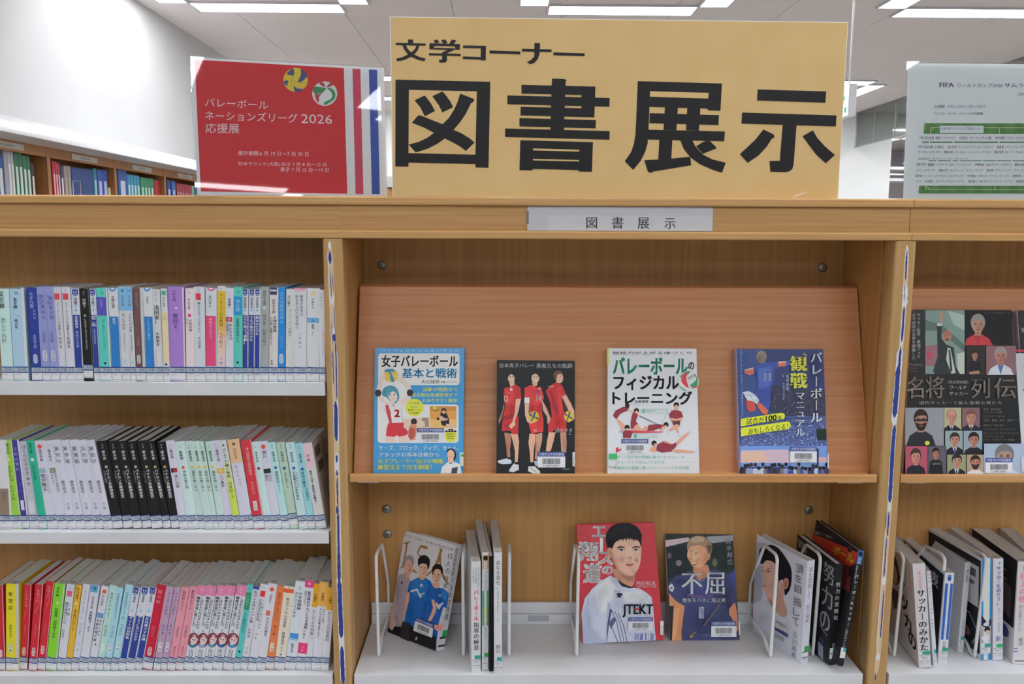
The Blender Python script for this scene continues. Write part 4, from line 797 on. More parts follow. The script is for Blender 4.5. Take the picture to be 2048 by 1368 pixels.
# barcodes on the exposed back cover of the last leaning book
G3 = 'paperbacks on the lowest visible shelf of the book-filled bay'
mv, pk, lb = 'B89AB8', 'DE94A4', 'A4D0E8'
def mg(n, c): return [('b', 370, 470, 'E080A8'), ('v', 395, 450, 'ＭＥ', 'F4C4D8', .6), ('v', 480, 800, 'こぼれたいのはオレだけ', '3A3A48', .42, .02, .72), ('v', 480, 780, '御曹司妻に落とし穴', '3A3A48', .4, .02, .28), ('v', 805, 840, n, k_, .3, 0, .35), ('f', 915, c), ('v', 1000, 1080, '山口', '44444C', .5, 0, .5)]
row('e', 0, 1100, 5.106, 365, 1212, S3, .016, [
 (-40, 57, -70, 362, 'C4283A', 'deep red paperback cut by the picture edge', [('b', 360, 1212, 'D0B0B0', .93, 1), ('r', 1000, 1080, 'D8B8C4', .3, .75)]),
 (62, 192, 62, 350, 'DDD028', 'bright yellow paperback', [('b', 345, 1212, 'BFBFC4', .8, 1), ('v', 415, 620, '希望荘', '5A5824', .3, .01, .38), ('v', 750, 885, '宮部みゆき', '7A762C', .2, 0, .38), ('r', 940, 1035, 'D8D8A8', .2, .56), ('v', 945, 1030, '文庫', '7A7A50', .22, 0, .38)]),
 (203, 280, 245, 358, 'CE2636', 'red paperback', [('b', 355, 1212, 'D8A8AC', .92, 1), ('v', 415, 680, 'この世の春（上）', 'E08088', .44), ('v', 760, 880, '宮部みゆき', 'D86870', .32), ('r', 985, 1070, 'D8B8B8', .25, .7), ('v', 990, 1065, '新潮', 'A06068', .25)], {'dy': .002}),
 (292, 374, 360, 358, 'CE2636', 'red paperback', [('b', 355, 1212, 'D8A8AC', .92, 1), ('v', 405, 640, '悲嘆の門（上）', 'E08088', .44), ('v', 750, 870, '宮部みゆき', 'D86870', .32), ('r', 980, 1065, 'D8B8B8', .25, .7), ('v', 985, 1060, '新潮', 'A06068', .25)]),
 (378, 462, 472, 325, 'CE2636', 'red paperback, third and tallest of three leaning together', [('b', 325, 1212, 'D8A8AC', .92, 1), ('v', 370, 600, '悲嘆の門（下）', 'E08088', .44), ('v', 740, 860, '宮部みゆき', 'D86870', .32), ('r', 965, 1050, 'D8B8B8', .25, .7), ('v', 970, 1045, '新潮', 'A06068', .25)]),
 (466, 575, 560, 348, '84D038', 'vivid green paperback', [('b', 345, 1212, 'C0C8BC', .88, 1), ('v', 380, 480, '宮木春', '2E5418', .34, .01, .4), ('d', 538, 'B4E48C', 3), ('v', 590, 890, '校閲部 河野悦子の拾', '346020', .32, .01, .45)]),
 (578, 660, 685, 355, 'CDD0DA', 'white paperback with a pink square', [('v', 365, 410, 'とU', '7A7A88', .3), ('b', 420, 475, 'E65C84', .15, .8), ('v', 530, 750, '妻が椎茸だった', '50505C', .36, 0, .3), ('v', 530, 670, 'ころ幸', '50505C', .36, 0, .66), ('v', 800, 890, '中島京', '5A5A64', .28, 0, .3)]),
 (662, 725, 775, 362, 'E8AE38', 'orange yellow slim paperback', [('v', 385, 500, '村山由佳', '6E4A14', .46, .01), ('d', 545, 'F4D490', 3), ('v', 600, 810, '海を抱いたビー玉', '6E4A14', .48, .01)]),
 (727, 800, 850, 352, 'CFD1DC', 'white paperback with a tiny violet title', [('v', 415, 650, 'ダンス・ウィズ・ドラゴン', '6A6A94', .3), ('v', 670, 860, '上 村山由佳', '7A7A8C', .3), ('v', 910, 1040, '文庫', '7A7A8C', .22)]),
 (803, 895, 930, 362, 'CFD1DC', 'white paperback with a sky picture at its head', [('b', 365, 435, '5A9CC8', .05, .85), ('d', 395, '3A3A44', 3.4), ('v', 475, 600, '木宮条太郎', '3A3A44', .34), ('v', 620, 830, '水族館ガール２', '2A2A34', .42, .02)]),
 (897, 975, 1040, 375, 'CFD1DC', 'white paperback with orange disc and blue picture', [('d', 428, 'E2602E', 4.6), ('v', 460, 570, '村山由佳', '46464E', .3, 0, .45), ('b', 640, 690, '6A94C4', .05, .9), ('v', 700, 930, '天使の梯子嶺', '3A3A44', .36, .01, .3), ('v', 700, 870, '春妃と歩太', '5A5A64', .26, 0, .68), ('d', 955, '2A2A34', 1.6)]),
 (977, 1050, 1125, 365, 'B4D8D2', 'pale sea green paperback', [('v', 430, 620, '竜宮ホテル', '5A7A78', .4), ('v', 630, 680, '魔法の', '6A8A88', .3), ('v', 760, 870, '村山早紀', '5A7A78', .34), ('r', 940, 1035, 'D4DCDC', .25, .7)]),
 (1053, 1125, 1190, 388, lb, 'light blue paperback', [('v', 445, 700, '花咲家の休日のアリス', '52809C', .44), ('v', 765, 885, '村山早紀', '5A84A0', .34), ('r', 945, 1035, 'D4DCE4', .25, .7), ('v', 950, 1030, '文庫', '7A8A98', .3)]),
 (1128, 1205, 1285, 358, lb, 'light blue paperback, taller of two', [('v', 430, 700, '花咲家の旅のアリス 春', '52809C', .4), ('v', 745, 860, '村山早紀', '5A84A0', .3), ('r', 930, 1025, 'D4DCE4', .25, .7), ('v', 935, 1020, '文庫', '7A8A98', .3)]),
 (1207, 1282, 1360, 388, 'CED2DE', 'white and navy badge paperback on the lowest shelf', [('n', 390), ('v', 470, 535, '森博嗣', k_, .46), ('v', 610, 900, '封印サイトは詩的私', w_, .5, .02)]),
 (1285, 1370, 1447, 388, 'CED2DE', 'white and navy badge paperback on the lowest shelf', [('n', 390), ('v', 470, 535, '森博嗣', k_, .46), ('v', 610, 920, '人間のように泣いたのか', w_, .44, .02)]),
 (1373, 1450, 1530, 388, 'CED2DE', 'white and navy badge paperback on the lowest shelf', [('n', 390), ('v', 470, 535, '森博嗣', k_, .46), ('v', 610, 920, 'ジグβは神ですか謎', w_, .44, .02)]),
 (1453, 1558, 1610, 365, 'C41C3C', 'broad crimson paperback with white oval', [('b', 362, 1212, 'D8B0B8', .93, 1), ('v', 410, 560, '闇の峠', 'E88CA0', .36, 0, .4), ('v', 770, 890, '諸田玲子', 'D86A84', .26, 0, .4), ('r', 985, 1075, 'D8C0C8', .25, .65), ('v', 990, 1070, '新潮文', 'A04A60', .22, 0, .45)]),
 (1563, 1636, 1705, 385, mv, 'mauve paperback', [('v', 430, 660, 'ライオンの冬の', '70587A', .42), ('v', 750, 890, '森村誠一', '70587A', .34), ('r', 930, 1025, 'D8D0D8', .2, .75), ('v', 935, 1020, '文庫', '7A6A80', .3)]),
 (1638, 1703, 1785, 385, mv, 'mauve paperback', [('v', 430, 660, 'ライオンの夏の', '70587A', .42), ('v', 750, 890, '森村誠一', '70587A', .34), ('r', 930, 1025, 'D8D0D8', .2, .75), ('v', 935, 1020, '文庫', '7A6A80', .3)]),
], 'lowest', G3, stamps=.6)
wt = 'D2D3DC'
row('f', 330, 1100, 5.106, 365, 1212, S3, .016, [
 (21, 104, 170, 385, pk, 'rose pink paperback', [('v', 420, 610, '藪医者ふら5', '7A4458', .46), ('v', 770, 890, '山口恵以子', '7A4458', .34), ('v', 970, 1080, '講談社文', '9A5468', .24)]),
 (107, 187, 260, 378, pk, 'rose pink paperback', [('v', 410, 610, '藪医者ふら10', '7A4458', .46), ('v', 760, 890, '山口恵以子', '7A4458', .34), ('v', 970, 1080, '講談社文', '9A5468', .24)]),
 (190, 288, 340, 375, wt, 'white comic-style paperback with drawn portrait', mg('１', '3A7A9A')),
 (290, 385, 435, 375, wt, 'white comic-style paperback with drawn portrait', mg('４', '8AA4D0')),
 (388, 481, 538, 375, wt, 'white comic-style paperback with drawn portrait', mg('６', '4A90B0')),
 (484, 586, 625, 378, wt, 'white comic-style paperback with drawn portrait', mg('７', '2E5C9A')),
 (590, 697, 738, 370, wt, 'white comic-style paperback with drawn portrait', mg('８', '3A88B8')),
 (700, 765, 840, 355, '5AC0BC', 'turquoise paperback with a green block', [('v', 380, 410, '山', '3A8A88', .3), ('b', 435, 605, '32906A', .0, .92), ('v', 455, 570, '山田悠介', '84C8A8', .4), ('v', 635, 840, '93番目のキミ', '1E6A70', .46), ('d', 1025, '16484C', 2.4)]),
 (768, 842, 900, 378, wt, 'white paperback with navy top edge', [('b', 375, 405, '3A429A', 0, .9), ('v', 420, 740, '君がいる時はいつも雨', '3A3A44', .46), ('v', 790, 890, '山田悠', '4A4A54', .34), ('v', 970, 1060, '文芸', '6A6A74', .3)]),
 (845, 929, 978, 355, wt, 'white paperback with scarlet square', [('v', 370, 405, 'や', '7A7A80', .24), ('b', 420, 478, 'DC3C3E', .15, .75), ('v', 500, 720, '天地明星の教科書', '4A4A54', .3, 0, .3), ('v', 500, 800, '一人勝ちの八月かな', '4A4A54', .24, 0, .65), ('v', 830, 910, '山本', '5A5A64', .24, 0, .4)]),
 (931, 1022, 1058, 348, wt, 'white paperback with orange disc and small red portrait', [('d', 405, 'E85C30', 4.6), ('v', 450, 545, '山本幸久', '46464E', .36, .01), ('b', 615, 665, 'D8705C', .2, .7), ('v', 680, 870, 'ひなたの電気', '3A3A44', .46)]),
 (1025, 1108, 1145, 370, 'EA7E4C', 'orange paperback with a white box', [('v', 430, 720, '夜明け前に会いたい', 'A04824', .42), ('v', 760, 870, '唯川恵', '9A4420', .34), ('r', 940, 1030, 'E8D8CC', .2, .7), ('v', 945, 1025, '文庫', '9A7060', .3)]),
 (1112, 1220, 1220, 378, 'DED4C6', 'cream paperback with a red top stripe', [('b', 402, 442, 'E0603C', .0, .95), ('v', 385, 400, '年', k_, .2), ('v', 485, 785, 'あるフィルムの背景', '3E3A38', .34), ('v', 830, 960, '結城昌治', '4A4644', .26), ('v', 970, 1075, '日下編', '5A5654', .2)]),
 (1223, 1334, 1335, 325, 'D0D8E4', 'tall white paperback with a blue picture near its foot', [('v', 375, 410, '新潮', '8A9AB0', .3), ('v', 430, 610, '少年陰陽録', '34343C', .32, .01, .62), ('v', 430, 690, '夜のはざまの物語', '6A6A74', .22, 0, .25), ('b', 845, 900, '4A90D4', .1, .9), ('b', 905, 915, '7AB0E0', .1, .9), ('v', 945, 1040, '結城光流', '3A3A44', .36, .01, .45)]),
 (1337, 1430, 1435, 315, 'D6D4DE', 'white paperback capped and footed in hot pink', [('b', 315, 385, 'E8447C'), ('d', 348, 'F4C0D0', 2.6), ('v', 420, 800, '仮花嫁のやんごとなき事情', '2E2E38', .42, .02, .6), ('v', 420, 560, '離婚できたら', '6A6A74', .24, 0, .2), ('v', 810, 900, '夕鷺か', '5A5A64', .24), ('b', 940, 1048, 'E83C74'), ('v', 960, 1035, '文庫', 'F49CB8', .3)]),
 (1432, 1494, 1520, 348, wt, 'slim white paperback with amber head', [('b', 345, 580, 'E4A22E'), ('v', 440, 525, '友麻碧', '4A340C', .5, .02), ('v', 600, 900, 'かくりよの宿飯二', '5A5A64', .5, 0, .5)]),
 (1496, 1591, 1580, 335, wt, 'white paperback with pale orange head beside the post', [('b', 332, 572, 'E6AC54'), ('d', 375, 'F0CC90', 2), ('v', 430, 515, '友麻碧', '4A340C', .36, .02), ('v', 590, 890, 'かくりよの宿飯が憑かれまし', '3E3E48', .32, .01, .4), ('v', 590, 730, 'あやかしお宿', '5A5A64', .24, 0, .75)]),
 (1593, 1668, 1665, 388, wt, 'slim white paperback with amber head touching the post', [('b', 385, 610, 'E4A22E'), ('v', 470, 550, '友麻碧', '4A340C', .42, .02), ('v', 620, 920, 'かくりよの宿飯四', '5A5A64', .42)]),
], 'lowest', G3, off=20, stamps=.6)
# ================================================================== books shown by their covers
def cover_book(t, q, N, th, base, spine_side=None, spinecol=None, wrap=.0012):
    """q: front cover corners TL TR BR BL; N points into the shelf; th thickness"""
    N = Vector(N).normalized(); bt = .0012
    cm = mat(base, .3, .5); TL, TR, BR, BL = q
    b = MB(); b.slab(q, N*bt, cm); b.build('front_cover', t, bevel=.0003, seg=1)
    b = MB(); b.slab([p+N*(th-bt) for p in q], N*bt, cm); b.build('back_cover', t)
    R = (TR-TL).normalized(); D = (BL-TL).normalized()
    if spine_side:
        b = MB(); e = [TR, BR] if spine_side == 'R' else [BL, TL]
        s = (R if spine_side == 'R' else -R)*.0006
        b.slab([e[0]+s, e[1]+s, e[1]+s+N*th, e[0]+s+N*th], (R if spine_side == 'L' else -R)*.0012, mat(spinecol or base, .3, .5)); b.build('spine', t)
    i = .0025; l = 0 if spine_side == 'L' else i; r = 0 if spine_side == 'R' else i
    pq = [TL+R*(l+.001)+D*i, TR-R*(r+.001)+D*i, BR-R*(r+.001)-D*i, BL+R*(l+.001)-D*i]
    b = MB(); b.slab([p+N*(bt+.0001) for p in pq], N*(th-2*bt-.0002), paper); b.build('page_block', t)
def sloped(px, th, name_label, base, group='display books on the sloped board', **k):
    O = SO+SN*(th+.0006)
    N = SN if SN.y < 0 else -SN
    O = SO+N*(th+.0006)
    q = [hit(*p, O, N) for p in px]
    t = thing('display_book', name_label, 'book', (q[2]+q[3])/2, group)
    cover_book(t, q, -N, th, base, **k)
    return t, O, N
SK, HR = 'D9A98C', '2E2A2A'
# --- blue volleyball lesson book
t, O, N = sloped([(751, 695.5), (929, 696), (925.8, 947), (747, 946.5)], .014, 'sky blue lesson book with a drawn girl raising a volleyball', '2E94D0', spine_side='L', spinecol='2E94D0')
A = zoomart(740, 680, 4.886, O, N); Wc = 'DCE0E4'
A.text('パーフェクトレッスンブック', 100, 92, 872, 116, 'CFE4F2')
A.rrect(Wc, 80, 130, 875, 442, 30); A.rrect(Wc, 75, 420, 398, 1006, 30); A.rrect(Wc, 300, 630, 865, 1006, 30)
A.rect('2E94D0', 398, 442, 900, 630)
A.text('女子バレーボール', 112, 146, 860, 266, '2A2C34', .025); A.text('基本と戦術', 312, 274, 852, 374, '4AA8DC', .03); A.text('大山加奈', 500, 390, 680, 426, '34363C', .01); A.ell('3A90C8', 700, 410, 7, 9); A.ell('34363C', 724, 410, 7, 9); A.text('(元日本代表)', 745, 402, 850, 420, '8A8C92')
Yl = 'DCE04A'
A.text('最新の戦術から', 515, 460, 858, 504, Yl, .02); A.text('成長期の体調管理まで', 405, 516, 858, 558, Yl, .02); A.text('わかりやすく解説！', 515, 570, 862, 612, Yl, .02)
# girl
A.ell('E6C04A', 205, 350, 74, 62, n=28); A.poly('3A8CB4', [(140, 310), (160, 285), (230, 285), (245, 310), (205, 310), (222, 350), (240, 400), (215, 412), (196, 370), (188, 320)], 2)
sk = 'E8D0C8'
A.poly(sk, [(120, 330), (155, 350), (130, 400), (112, 460), (105, 520), (150, 600), (200, 625), (175, 650), (110, 600), (62, 520), (75, 440), (95, 380)], 2)
A.poly(sk, [(270, 340), (330, 380), (380, 430), (415, 500), (385, 570), (330, 640), (290, 650), (270, 620), (330, 570), (360, 520), (340, 450), (280, 400)], 2)
A.ell('3A3C46', 80, 518, 32, 34); A.ell('3A3C46', 392, 516, 32, 34)
A.poly('3A86A0', [(120, 500), (150, 460), (210, 445), (260, 470), (282, 520), (285, 570), (262, 610), (240, 622), (200, 600), (165, 560), (125, 545)], 2)
A.poly(sk, [(175, 540), (205, 500), (250, 510), (268, 550), (262, 590), (240, 605), (200, 590)], 2); A.poly('4A96AC', [(160, 470), (230, 455), (275, 500), (268, 530), (230, 500), (195, 520), (172, 550), (150, 520)], 2)
A.ell('4A4A52', 196, 536, 6, 9); A.ell('4A4A52', 240, 534, 6, 9); A.poly('B86A6A', [(225, 570), (240, 566), (238, 578)])
A.poly(sk, [(205, 590), (240, 600), (235, 640), (200, 630)])
A.poly('DCDCE2', [(150, 640), (205, 615), (235, 640), (290, 605), (320, 660), (312, 750), (330, 810), (190, 812), (175, 730)], 1); A.poly('C83A4A', [(150, 640), (178, 630), (200, 700), (215, 808), (190, 812), (165, 720)]); A.poly('C83A4A', [(205, 615), (235, 640), (245, 655), (222, 640)])
A.text('2', 238, 676, 292, 756, 'C8303E', .05)
A.poly('CE2C3A', [(180, 812), (330, 806), (348, 860), (372, 900), (368, 925), (290, 948), (262, 930), (240, 948), (156, 938), (165, 860)]); A.poly('E6C8BC', [(156, 938), (240, 948), (255, 1003), (150, 1003)]); A.poly('E6C8BC', [(270, 948), (362, 930), (380, 1003), (285, 1003)])
A.line('5A5A6A', [(130, 660), (170, 720), (192, 812)], 3); A.line('5A5A6A', [(312, 660), (310, 740), (325, 800)], 3)
# yellow roundel, photos
A.ell('D6DA3C', 435, 660, 90, 86, n=30); A.text('宮川美穂', 385, 605, 484, 628, '3E9A8A', .01); A.text('先生の', 398, 644, 470, 664, '3E9A8A', .01); A.text('監修ページ', 372, 674, 496, 696, '2A2C34', .01); A.text('も収録！', 385, 704, 482, 724, '2A2C34', .01)
A.rect('D89A48', 585, 648, 845, 860); A.rect('E2B46A', 585, 775, 845, 860); A.rect('C88A42', 585, 648, 845, 690); A.ell('D8C24A', 640, 664, 26, 18); A.line('3A2C28', [(620, 690), (668, 690)], 5); A.line('3A2C28', [(655, 650), (655, 690)], 4)
A.poly('2C2C3A', [(690, 710), (730, 700), (755, 730), (775, 790), (770, 830), (740, 838), (700, 830), (690, 770)], 2); A.ell(HR, 722, 690, 26, 24); A.ell(SK, 722, 704, 18, 18); A.poly('D8B49A', [(695, 740), (740, 770), (760, 760), (755, 785), (700, 790), (665, 770)], 1); A.ell('2A2A30', 665, 770, 14, 14); A.poly('D8B49A', [(740, 820), (800, 820), (830, 850), (760, 860)])
A.poly('DCC2B0', [(330, 770), (590, 750), (590, 860), (330, 860)]); A.ell('3A2E2A', 430, 798, 30, 32); A.poly('C88A6A', [(400, 820), (450, 820), (462, 870), (440, 980), (385, 960), (370, 890)], 1); A.poly('B8503E', [(395, 850), (440, 870), (440, 930), (400, 985), (372, 940)], 1)
A.poly('9A8476', [(510, 760), (570, 760), (580, 850), (500, 850)], 1); A.poly('D8C8B0', [(490, 800), (530, 790), (540, 840), (490, 850)])
barcode(A, 460, 860, 722, 1003)
A.ell('D6DA3C', 790, 932, 58, 66, n=26); A.poly('2A2A30', [(735, 885), (790, 868), (845, 885), (845, 900), (735, 900)]); [A.ell('E0E0E0', x, 886, 7, 7) for x in (762, 790, 820)]
A.text('PERFECT', 748, 912, 832, 928, '2A2A30', .02); A.text('LESSON', 750, 933, 830, 948, '2A2A30', .02); A.text('BOOK', 758, 953, 820, 970, '2A2A30', .02)
A.text('サーブ、ブロック、ディグ、セット、', 85, 1028, 870, 1080, 'D8E6F0', .02); A.text('アタックの基本技術から', 88, 1096, 680, 1144, 'D8E6F0', .02); A.text('女子プレーヤー向けの戦術、', 80, 1160, 735, 1208, 'D8DC48', .02); A.text('練習法まで完全網羅！', 76, 1216, 605, 1268, 'D8DC48', .02)
A.poly('2A2628', [(752, 1080), (785, 1060), (825, 1072), (842, 1120), (830, 1170), (800, 1180), (760, 1130)], 2); A.ell('E0B49C', 790, 1120, 36, 46); A.poly('E0B49C', [(765, 1150), (815, 1150), (820, 1200), (760, 1200)]); A.poly('D8DCE4', [(690, 1302), (705, 1240), (760, 1195), (790, 1215), (825, 1190), (880, 1215), (895, 1302)], 0); A.poly('3A3E54', [(800, 1250), (860, 1240), (850, 1302), (795, 1302)]); A.line('8A5A50', [(775, 1140), (800, 1142)], 4)
A.rect('C8D0CC', 878, 1100, 915, 1230); A.rect('2EA058', 890, 1115, 915, 1140); A.done(t)
# --- black book with three players
t, O, N = sloped([(994.5, 720), (1149.5, 721.5), (1149.5, 947), (993.5, 947)], .016, 'black book showing three players in red holding volleyballs', '202226', spine_side='L')
A = zoomart(980, 700, 5.263, O, N); A.text('日本男子バレー', 103, 140, 462, 186, 'C8CACC', .005); A.text('勇者たちの軌跡', 488, 140, 868, 192, 'C8CACC', .005)
Rd, Rd2, Rd3 = 'C42A30', 'D83A3C', '96222A'
def legs(pts, c=SK, s2='B88468'): A.poly(c, pts, 1)
# player one
A.poly('B07A60', [(150, 870), (215, 880), (222, 960), (210, 1040), (215, 1140), (180, 1130), (170, 1020)], 1); legs([(215, 880), (292, 885), (306, 960), (300, 1060), (290, 1190), (262, 1190), (262, 1060), (240, 960)])
A.poly('C8D4E4', [(80, 1165), (180, 1140), (225, 1160), (226, 1195), (140, 1202), (90, 1190)], 1); A.poly('D0D8E4', [(250, 1195), (300, 1195), (304, 1260), (240, 1288), (198, 1275), (210, 1250)], 1); A.rect('202226', 185, 1128, 222, 1150); A.rect('202226', 262, 1180, 302, 1205)
A.poly(Rd, [(150, 400), (215, 385), (262, 358), (318, 395), (332, 510), (270, 520), (282, 640), (300, 700), (296, 885), (235, 885), (215, 850), (125, 855), (135, 700), (160, 600), (142, 480)], 1); A.poly(Rd2, [(160, 420), (250, 400), (250, 580), (170, 570)], 1); A.poly(Rd3, [(130, 700), (290, 660), (298, 700), (135, 745)])
A.poly('D8B09A', [(272, 515), (326, 515), (300, 640), (262, 740), (265, 790), (225, 830), (195, 800), (235, 760), (262, 650)], 1); A.poly('A87860', [(145, 560), (150, 600), (120, 720), (95, 780), (90, 740), (130, 640)], 1)
A.poly('D8B09A', [(198, 330), (258, 330), (255, 370), (215, 390)]); A.ell('E0B8A0', 226, 290, 38, 56, 8); A.poly(HR, [(186, 290), (196, 240), (230, 222), (266, 245), (272, 300), (262, 330), (256, 280), (225, 252), (200, 270)], 2); A.poly('F0F0F0', [(205, 312), (240, 310), (222, 324)]); A.ell('3A2E2E', 212, 280, 6, 4); A.ell('3A2E2E', 240, 280, 6, 4)
A.text('12', 150, 480, 190, 545, 'D0C8CC', .02); A.rect('E0D8D8', 212, 402, 236, 428); A.text('MIZ', 180, 448, 214, 458, 'D8A8A8')
# player two
legs([(415, 880), (480, 885), (475, 960), (460, 1060), (455, 1180), (425, 1180), (420, 1080), (405, 980)]); A.poly('C8947C', [(485, 885), (550, 870), (548, 950), (522, 1060), (500, 1160), (472, 1150), (478, 1040), (480, 950)], 1)
A.poly('D8DEE8', [(405, 1225), (460, 1215), (525, 1275), (528, 1300), (450, 1298), (400, 1275)], 1); A.poly('B8C8E0', [(462, 1170), (498, 1165), (510, 1210), (480, 1225)]); A.rect('202226', 415, 1180, 465, 1225); A.line('3A4460', [(420, 1235), (490, 1290)], 5)
A.poly(Rd2, [(365, 400), (430, 368), (490, 392), (535, 385), (568, 500), (545, 560), (548, 660), (562, 740), (560, 860), (490, 870), (438, 888), (405, 770), (412, 600), (415, 510), (362, 500)], 1); A.poly(Rd, [(415, 600), (548, 560), (550, 640), (420, 700)]); A.rect('D8DEE8', 362, 500, 415, 560)
A.poly('D8B09A', [(365, 555), (412, 555), (405, 660), (425, 740), (470, 760), (430, 775), (390, 755), (368, 680)], 1); A.poly('D0A48C', [(545, 520), (600, 620), (640, 720), (650, 800), (632, 806), (605, 770), (600, 700), (560, 640)], 1)
A.poly('D8B09A', [(440, 330), (500, 330), (498, 375), (455, 385)]); A.ell('E4BCA4', 478, 292, 42, 56); A.poly(HR, [(430, 290), (432, 245), (470, 222), (512, 245), (518, 300), (508, 270), (480, 250), (448, 262)], 2); A.poly('F0F0F0', [(458, 318), (500, 318), (478, 334)]); A.ell('3A2E2E', 462, 282, 7, 4); A.ell('3A2E2E', 496, 282, 7, 4)
A.text('14', 488, 468, 545, 540, 'E0DCDC', .03); A.text('54', 462, 838, 490, 860, 'E0D0D0', .02); A.rect('3A4A9A', 475, 436, 525, 448); A.ell('E8E0E0', 520, 410, 9, 9)
def ball(A, cx, cy, rx, ry):
    A.ell('D0B838', cx, cy, rx, ry, n=24); A.poly('34447C', [(cx-rx*.7, cy-ry*.65), (cx-rx*.2, cy-ry*.1), (cx+rx*.1, cy-ry*.9), (cx+rx*.4, cy-ry*.85), (cx+rx*.15, cy), (cx+rx*.9, cy+ry*.25), (cx+rx*.8, cy+ry*.5), (cx, cy+ry*.15), (cx-rx*.4, cy+ry*.9), (cx-rx*.6, cy+ry*.75), (cx-rx*.15, cy+ry*.05), (cx-rx*.9, cy-ry*.3)])
ball(A, 462, 702, 58, 58)
# player three
legs([(618, 865), (690, 868), (668, 960), (640, 1060), (610, 1070), (588, 1060), (600, 960)]); A.poly('C08C74', [(735, 860), (800, 860), (806, 980), (800, 1080), (750, 1080), (745, 980)], 1)
A.poly(Rd, [(585, 430), (640, 370), (700, 338), (760, 370), (800, 470), (755, 500), (770, 600), (800, 720), (806, 850), (740, 872), (690, 820), (655, 868), (610, 862), (615, 780), (650, 700), (630, 560)], 1); A.poly(Rd3, [(630, 430), (650, 430), (720, 640), (700, 700), (660, 600)], 1); A.poly(Rd2, [(700, 400), (745, 390), (760, 600), (740, 700)], 1)
A.poly('D8A890', [(755, 490), (800, 470), (850, 560), (885, 640), (888, 720), (868, 745), (855, 700), (820, 620)], 1); ball(A, 828, 700, 48, 60)
A.poly('D8A890', [(690, 300), (740, 320), (740, 350), (700, 345)]); A.ell('E0B49C', 735, 290, 34, 58, -6); A.poly('6A4E40', [(672, 290), (672, 240), (705, 218), (748, 225), (756, 252), (715, 255), (700, 300), (690, 320)], 2); A.line('D8C0C0', [(612, 380), (632, 395), (650, 378), (672, 388)], 6); A.ell('3A2E2E', 742, 276, 6, 4)
for a_ in ((235, 620, 40, 120, 0), (180, 800, 40, 70, 0), (520, 700, 40, 160, 0), (440, 620, 30, 120, 0), (620, 600, 40, 140, -10), (720, 760, 60, 80, 0)): A.soft('5A1018', *a_[:4], a_[4], .07)
for a_ in ((290, 430, 30, 50, 0), (200, 470, 40, 50, 0), (480, 450, 60, 50, 0), (740, 450, 40, 70, 0), (500, 800, 40, 50, 0)): A.soft('F0606A', *a_[:4], a_[4], .05)
for a_ in ((262, 980, 20, 90, 0), (285, 620, 14, 90, 20), (450, 1000, 16, 90, 0), (800, 600, 16, 90, -20), (625, 980, 16, 80, 10)): A.soft('F4D0BC', *a_[:4], a_[4], .06)
for a_ in ((180, 1020, 24, 100, 0), (490, 1030, 18, 90, 0), (780, 980, 20, 90, 0), (212, 330, 20, 14, 0), (462, 335, 22, 12, 0)): A.soft('5A3428', *a_[:4], a_[4], .07)
A.text('田中夕子', 686, 826, 868, 870, 'C8CACC', .005); A.text('Tanaka Yuko', 740, 882, 862, 894, 'A8AAB0')
barcode(A, 500, 1072, 790, 1236); A.rect('C8CCD0', 866, 1075, 892, 1222); A.rect('3A3A3E', 878, 1140, 892, 1210); A.rect('D4D6D8', 881, 1144, 892, 1206); A.text('文藝春秋', 758, 1246, 838, 1262, '8A8A8E'); A.done(t)
# --- white physical training book
t, O, N = sloped([(1216, 696.5), (1393, 697), (1399, 947), (1215.5, 947)], .015, 'white training book with big green and black title and exercising figures', 'D2D6DC', spine_side='L', spinecol='C4CCB8')
A = zoomart(1200, 680, 4.886, O, N); G = '34A07A'; B_ = '30323C'
A.rect('B8C83C', 68, 90, 84, 240); A.text('競技力が上がる体づくり', 122, 112, 895, 142, B_, .01); A.line('B8C0C4', [(120, 150), (940, 152)], 2)
A.text('バレーボール', 125, 165, 858, 342, G, .04); A.text('の', 862, 215, 920, 292, B_, .03)
A.ell('C4C8C8', 862, 410, 104, 108, n=30); A.ell('D6DADA', 862, 408, 98, 102, n=30); A.poly(G, [(780, 360), (830, 312), (880, 302), (860, 340), (800, 370)], 2); A.poly('D8384C', [(895, 306), (850, 330), (845, 400), (870, 470), (820, 440), (792, 390), (820, 330)], 2); A.poly('3E9A6C', [(925, 330), (955, 380), (950, 450), (900, 460), (880, 440), (940, 390)], 2); A.poly('D8384C', [(885, 470), (948, 450), (950, 462), (905, 475)]); A.poly(G, [(770, 440), (850, 500), (900, 510), (820, 495)], 2); A.text('moltee', 858, 350, 935, 395, '3A3C44', 0, sk=-.5)
A.text('フィジカル', 130, 345, 772, 492, B_, .035); A.text('トレーニング', 120, 500, 900, 635, B_, .035); A.text('著', 303, 590, 318, 608, B_); A.text('佐藤裕務', 336, 586, 474, 616, B_, .01); A.text('順天堂大学女子バレーボール部', 302, 620, 470, 629, '8A8C94'); A.text('フィジカルコーチ', 302, 634, 420, 643, '8A8C94')
Mr, Sk2 = '8E2C3C', 'DCA088'
def fig(parts):
    for c, *p in parts: A.poly(c, p, 1)
fig([(Sk2, (150, 760), (200, 790), (240, 830), (230, 880), (205, 900), (200, 850), (170, 800)), (Mr, (125, 740), (150, 690), (230, 650), (285, 660), (270, 690), (200, 720), (160, 775)), (Sk2, (270, 680), (340, 705), (385, 730), (380, 745), (320, 720)), ('A8B0B8', (185, 890), (235, 882), (230, 905), (180, 905))]); A.ell(HR, 266, 640, 22, 25)
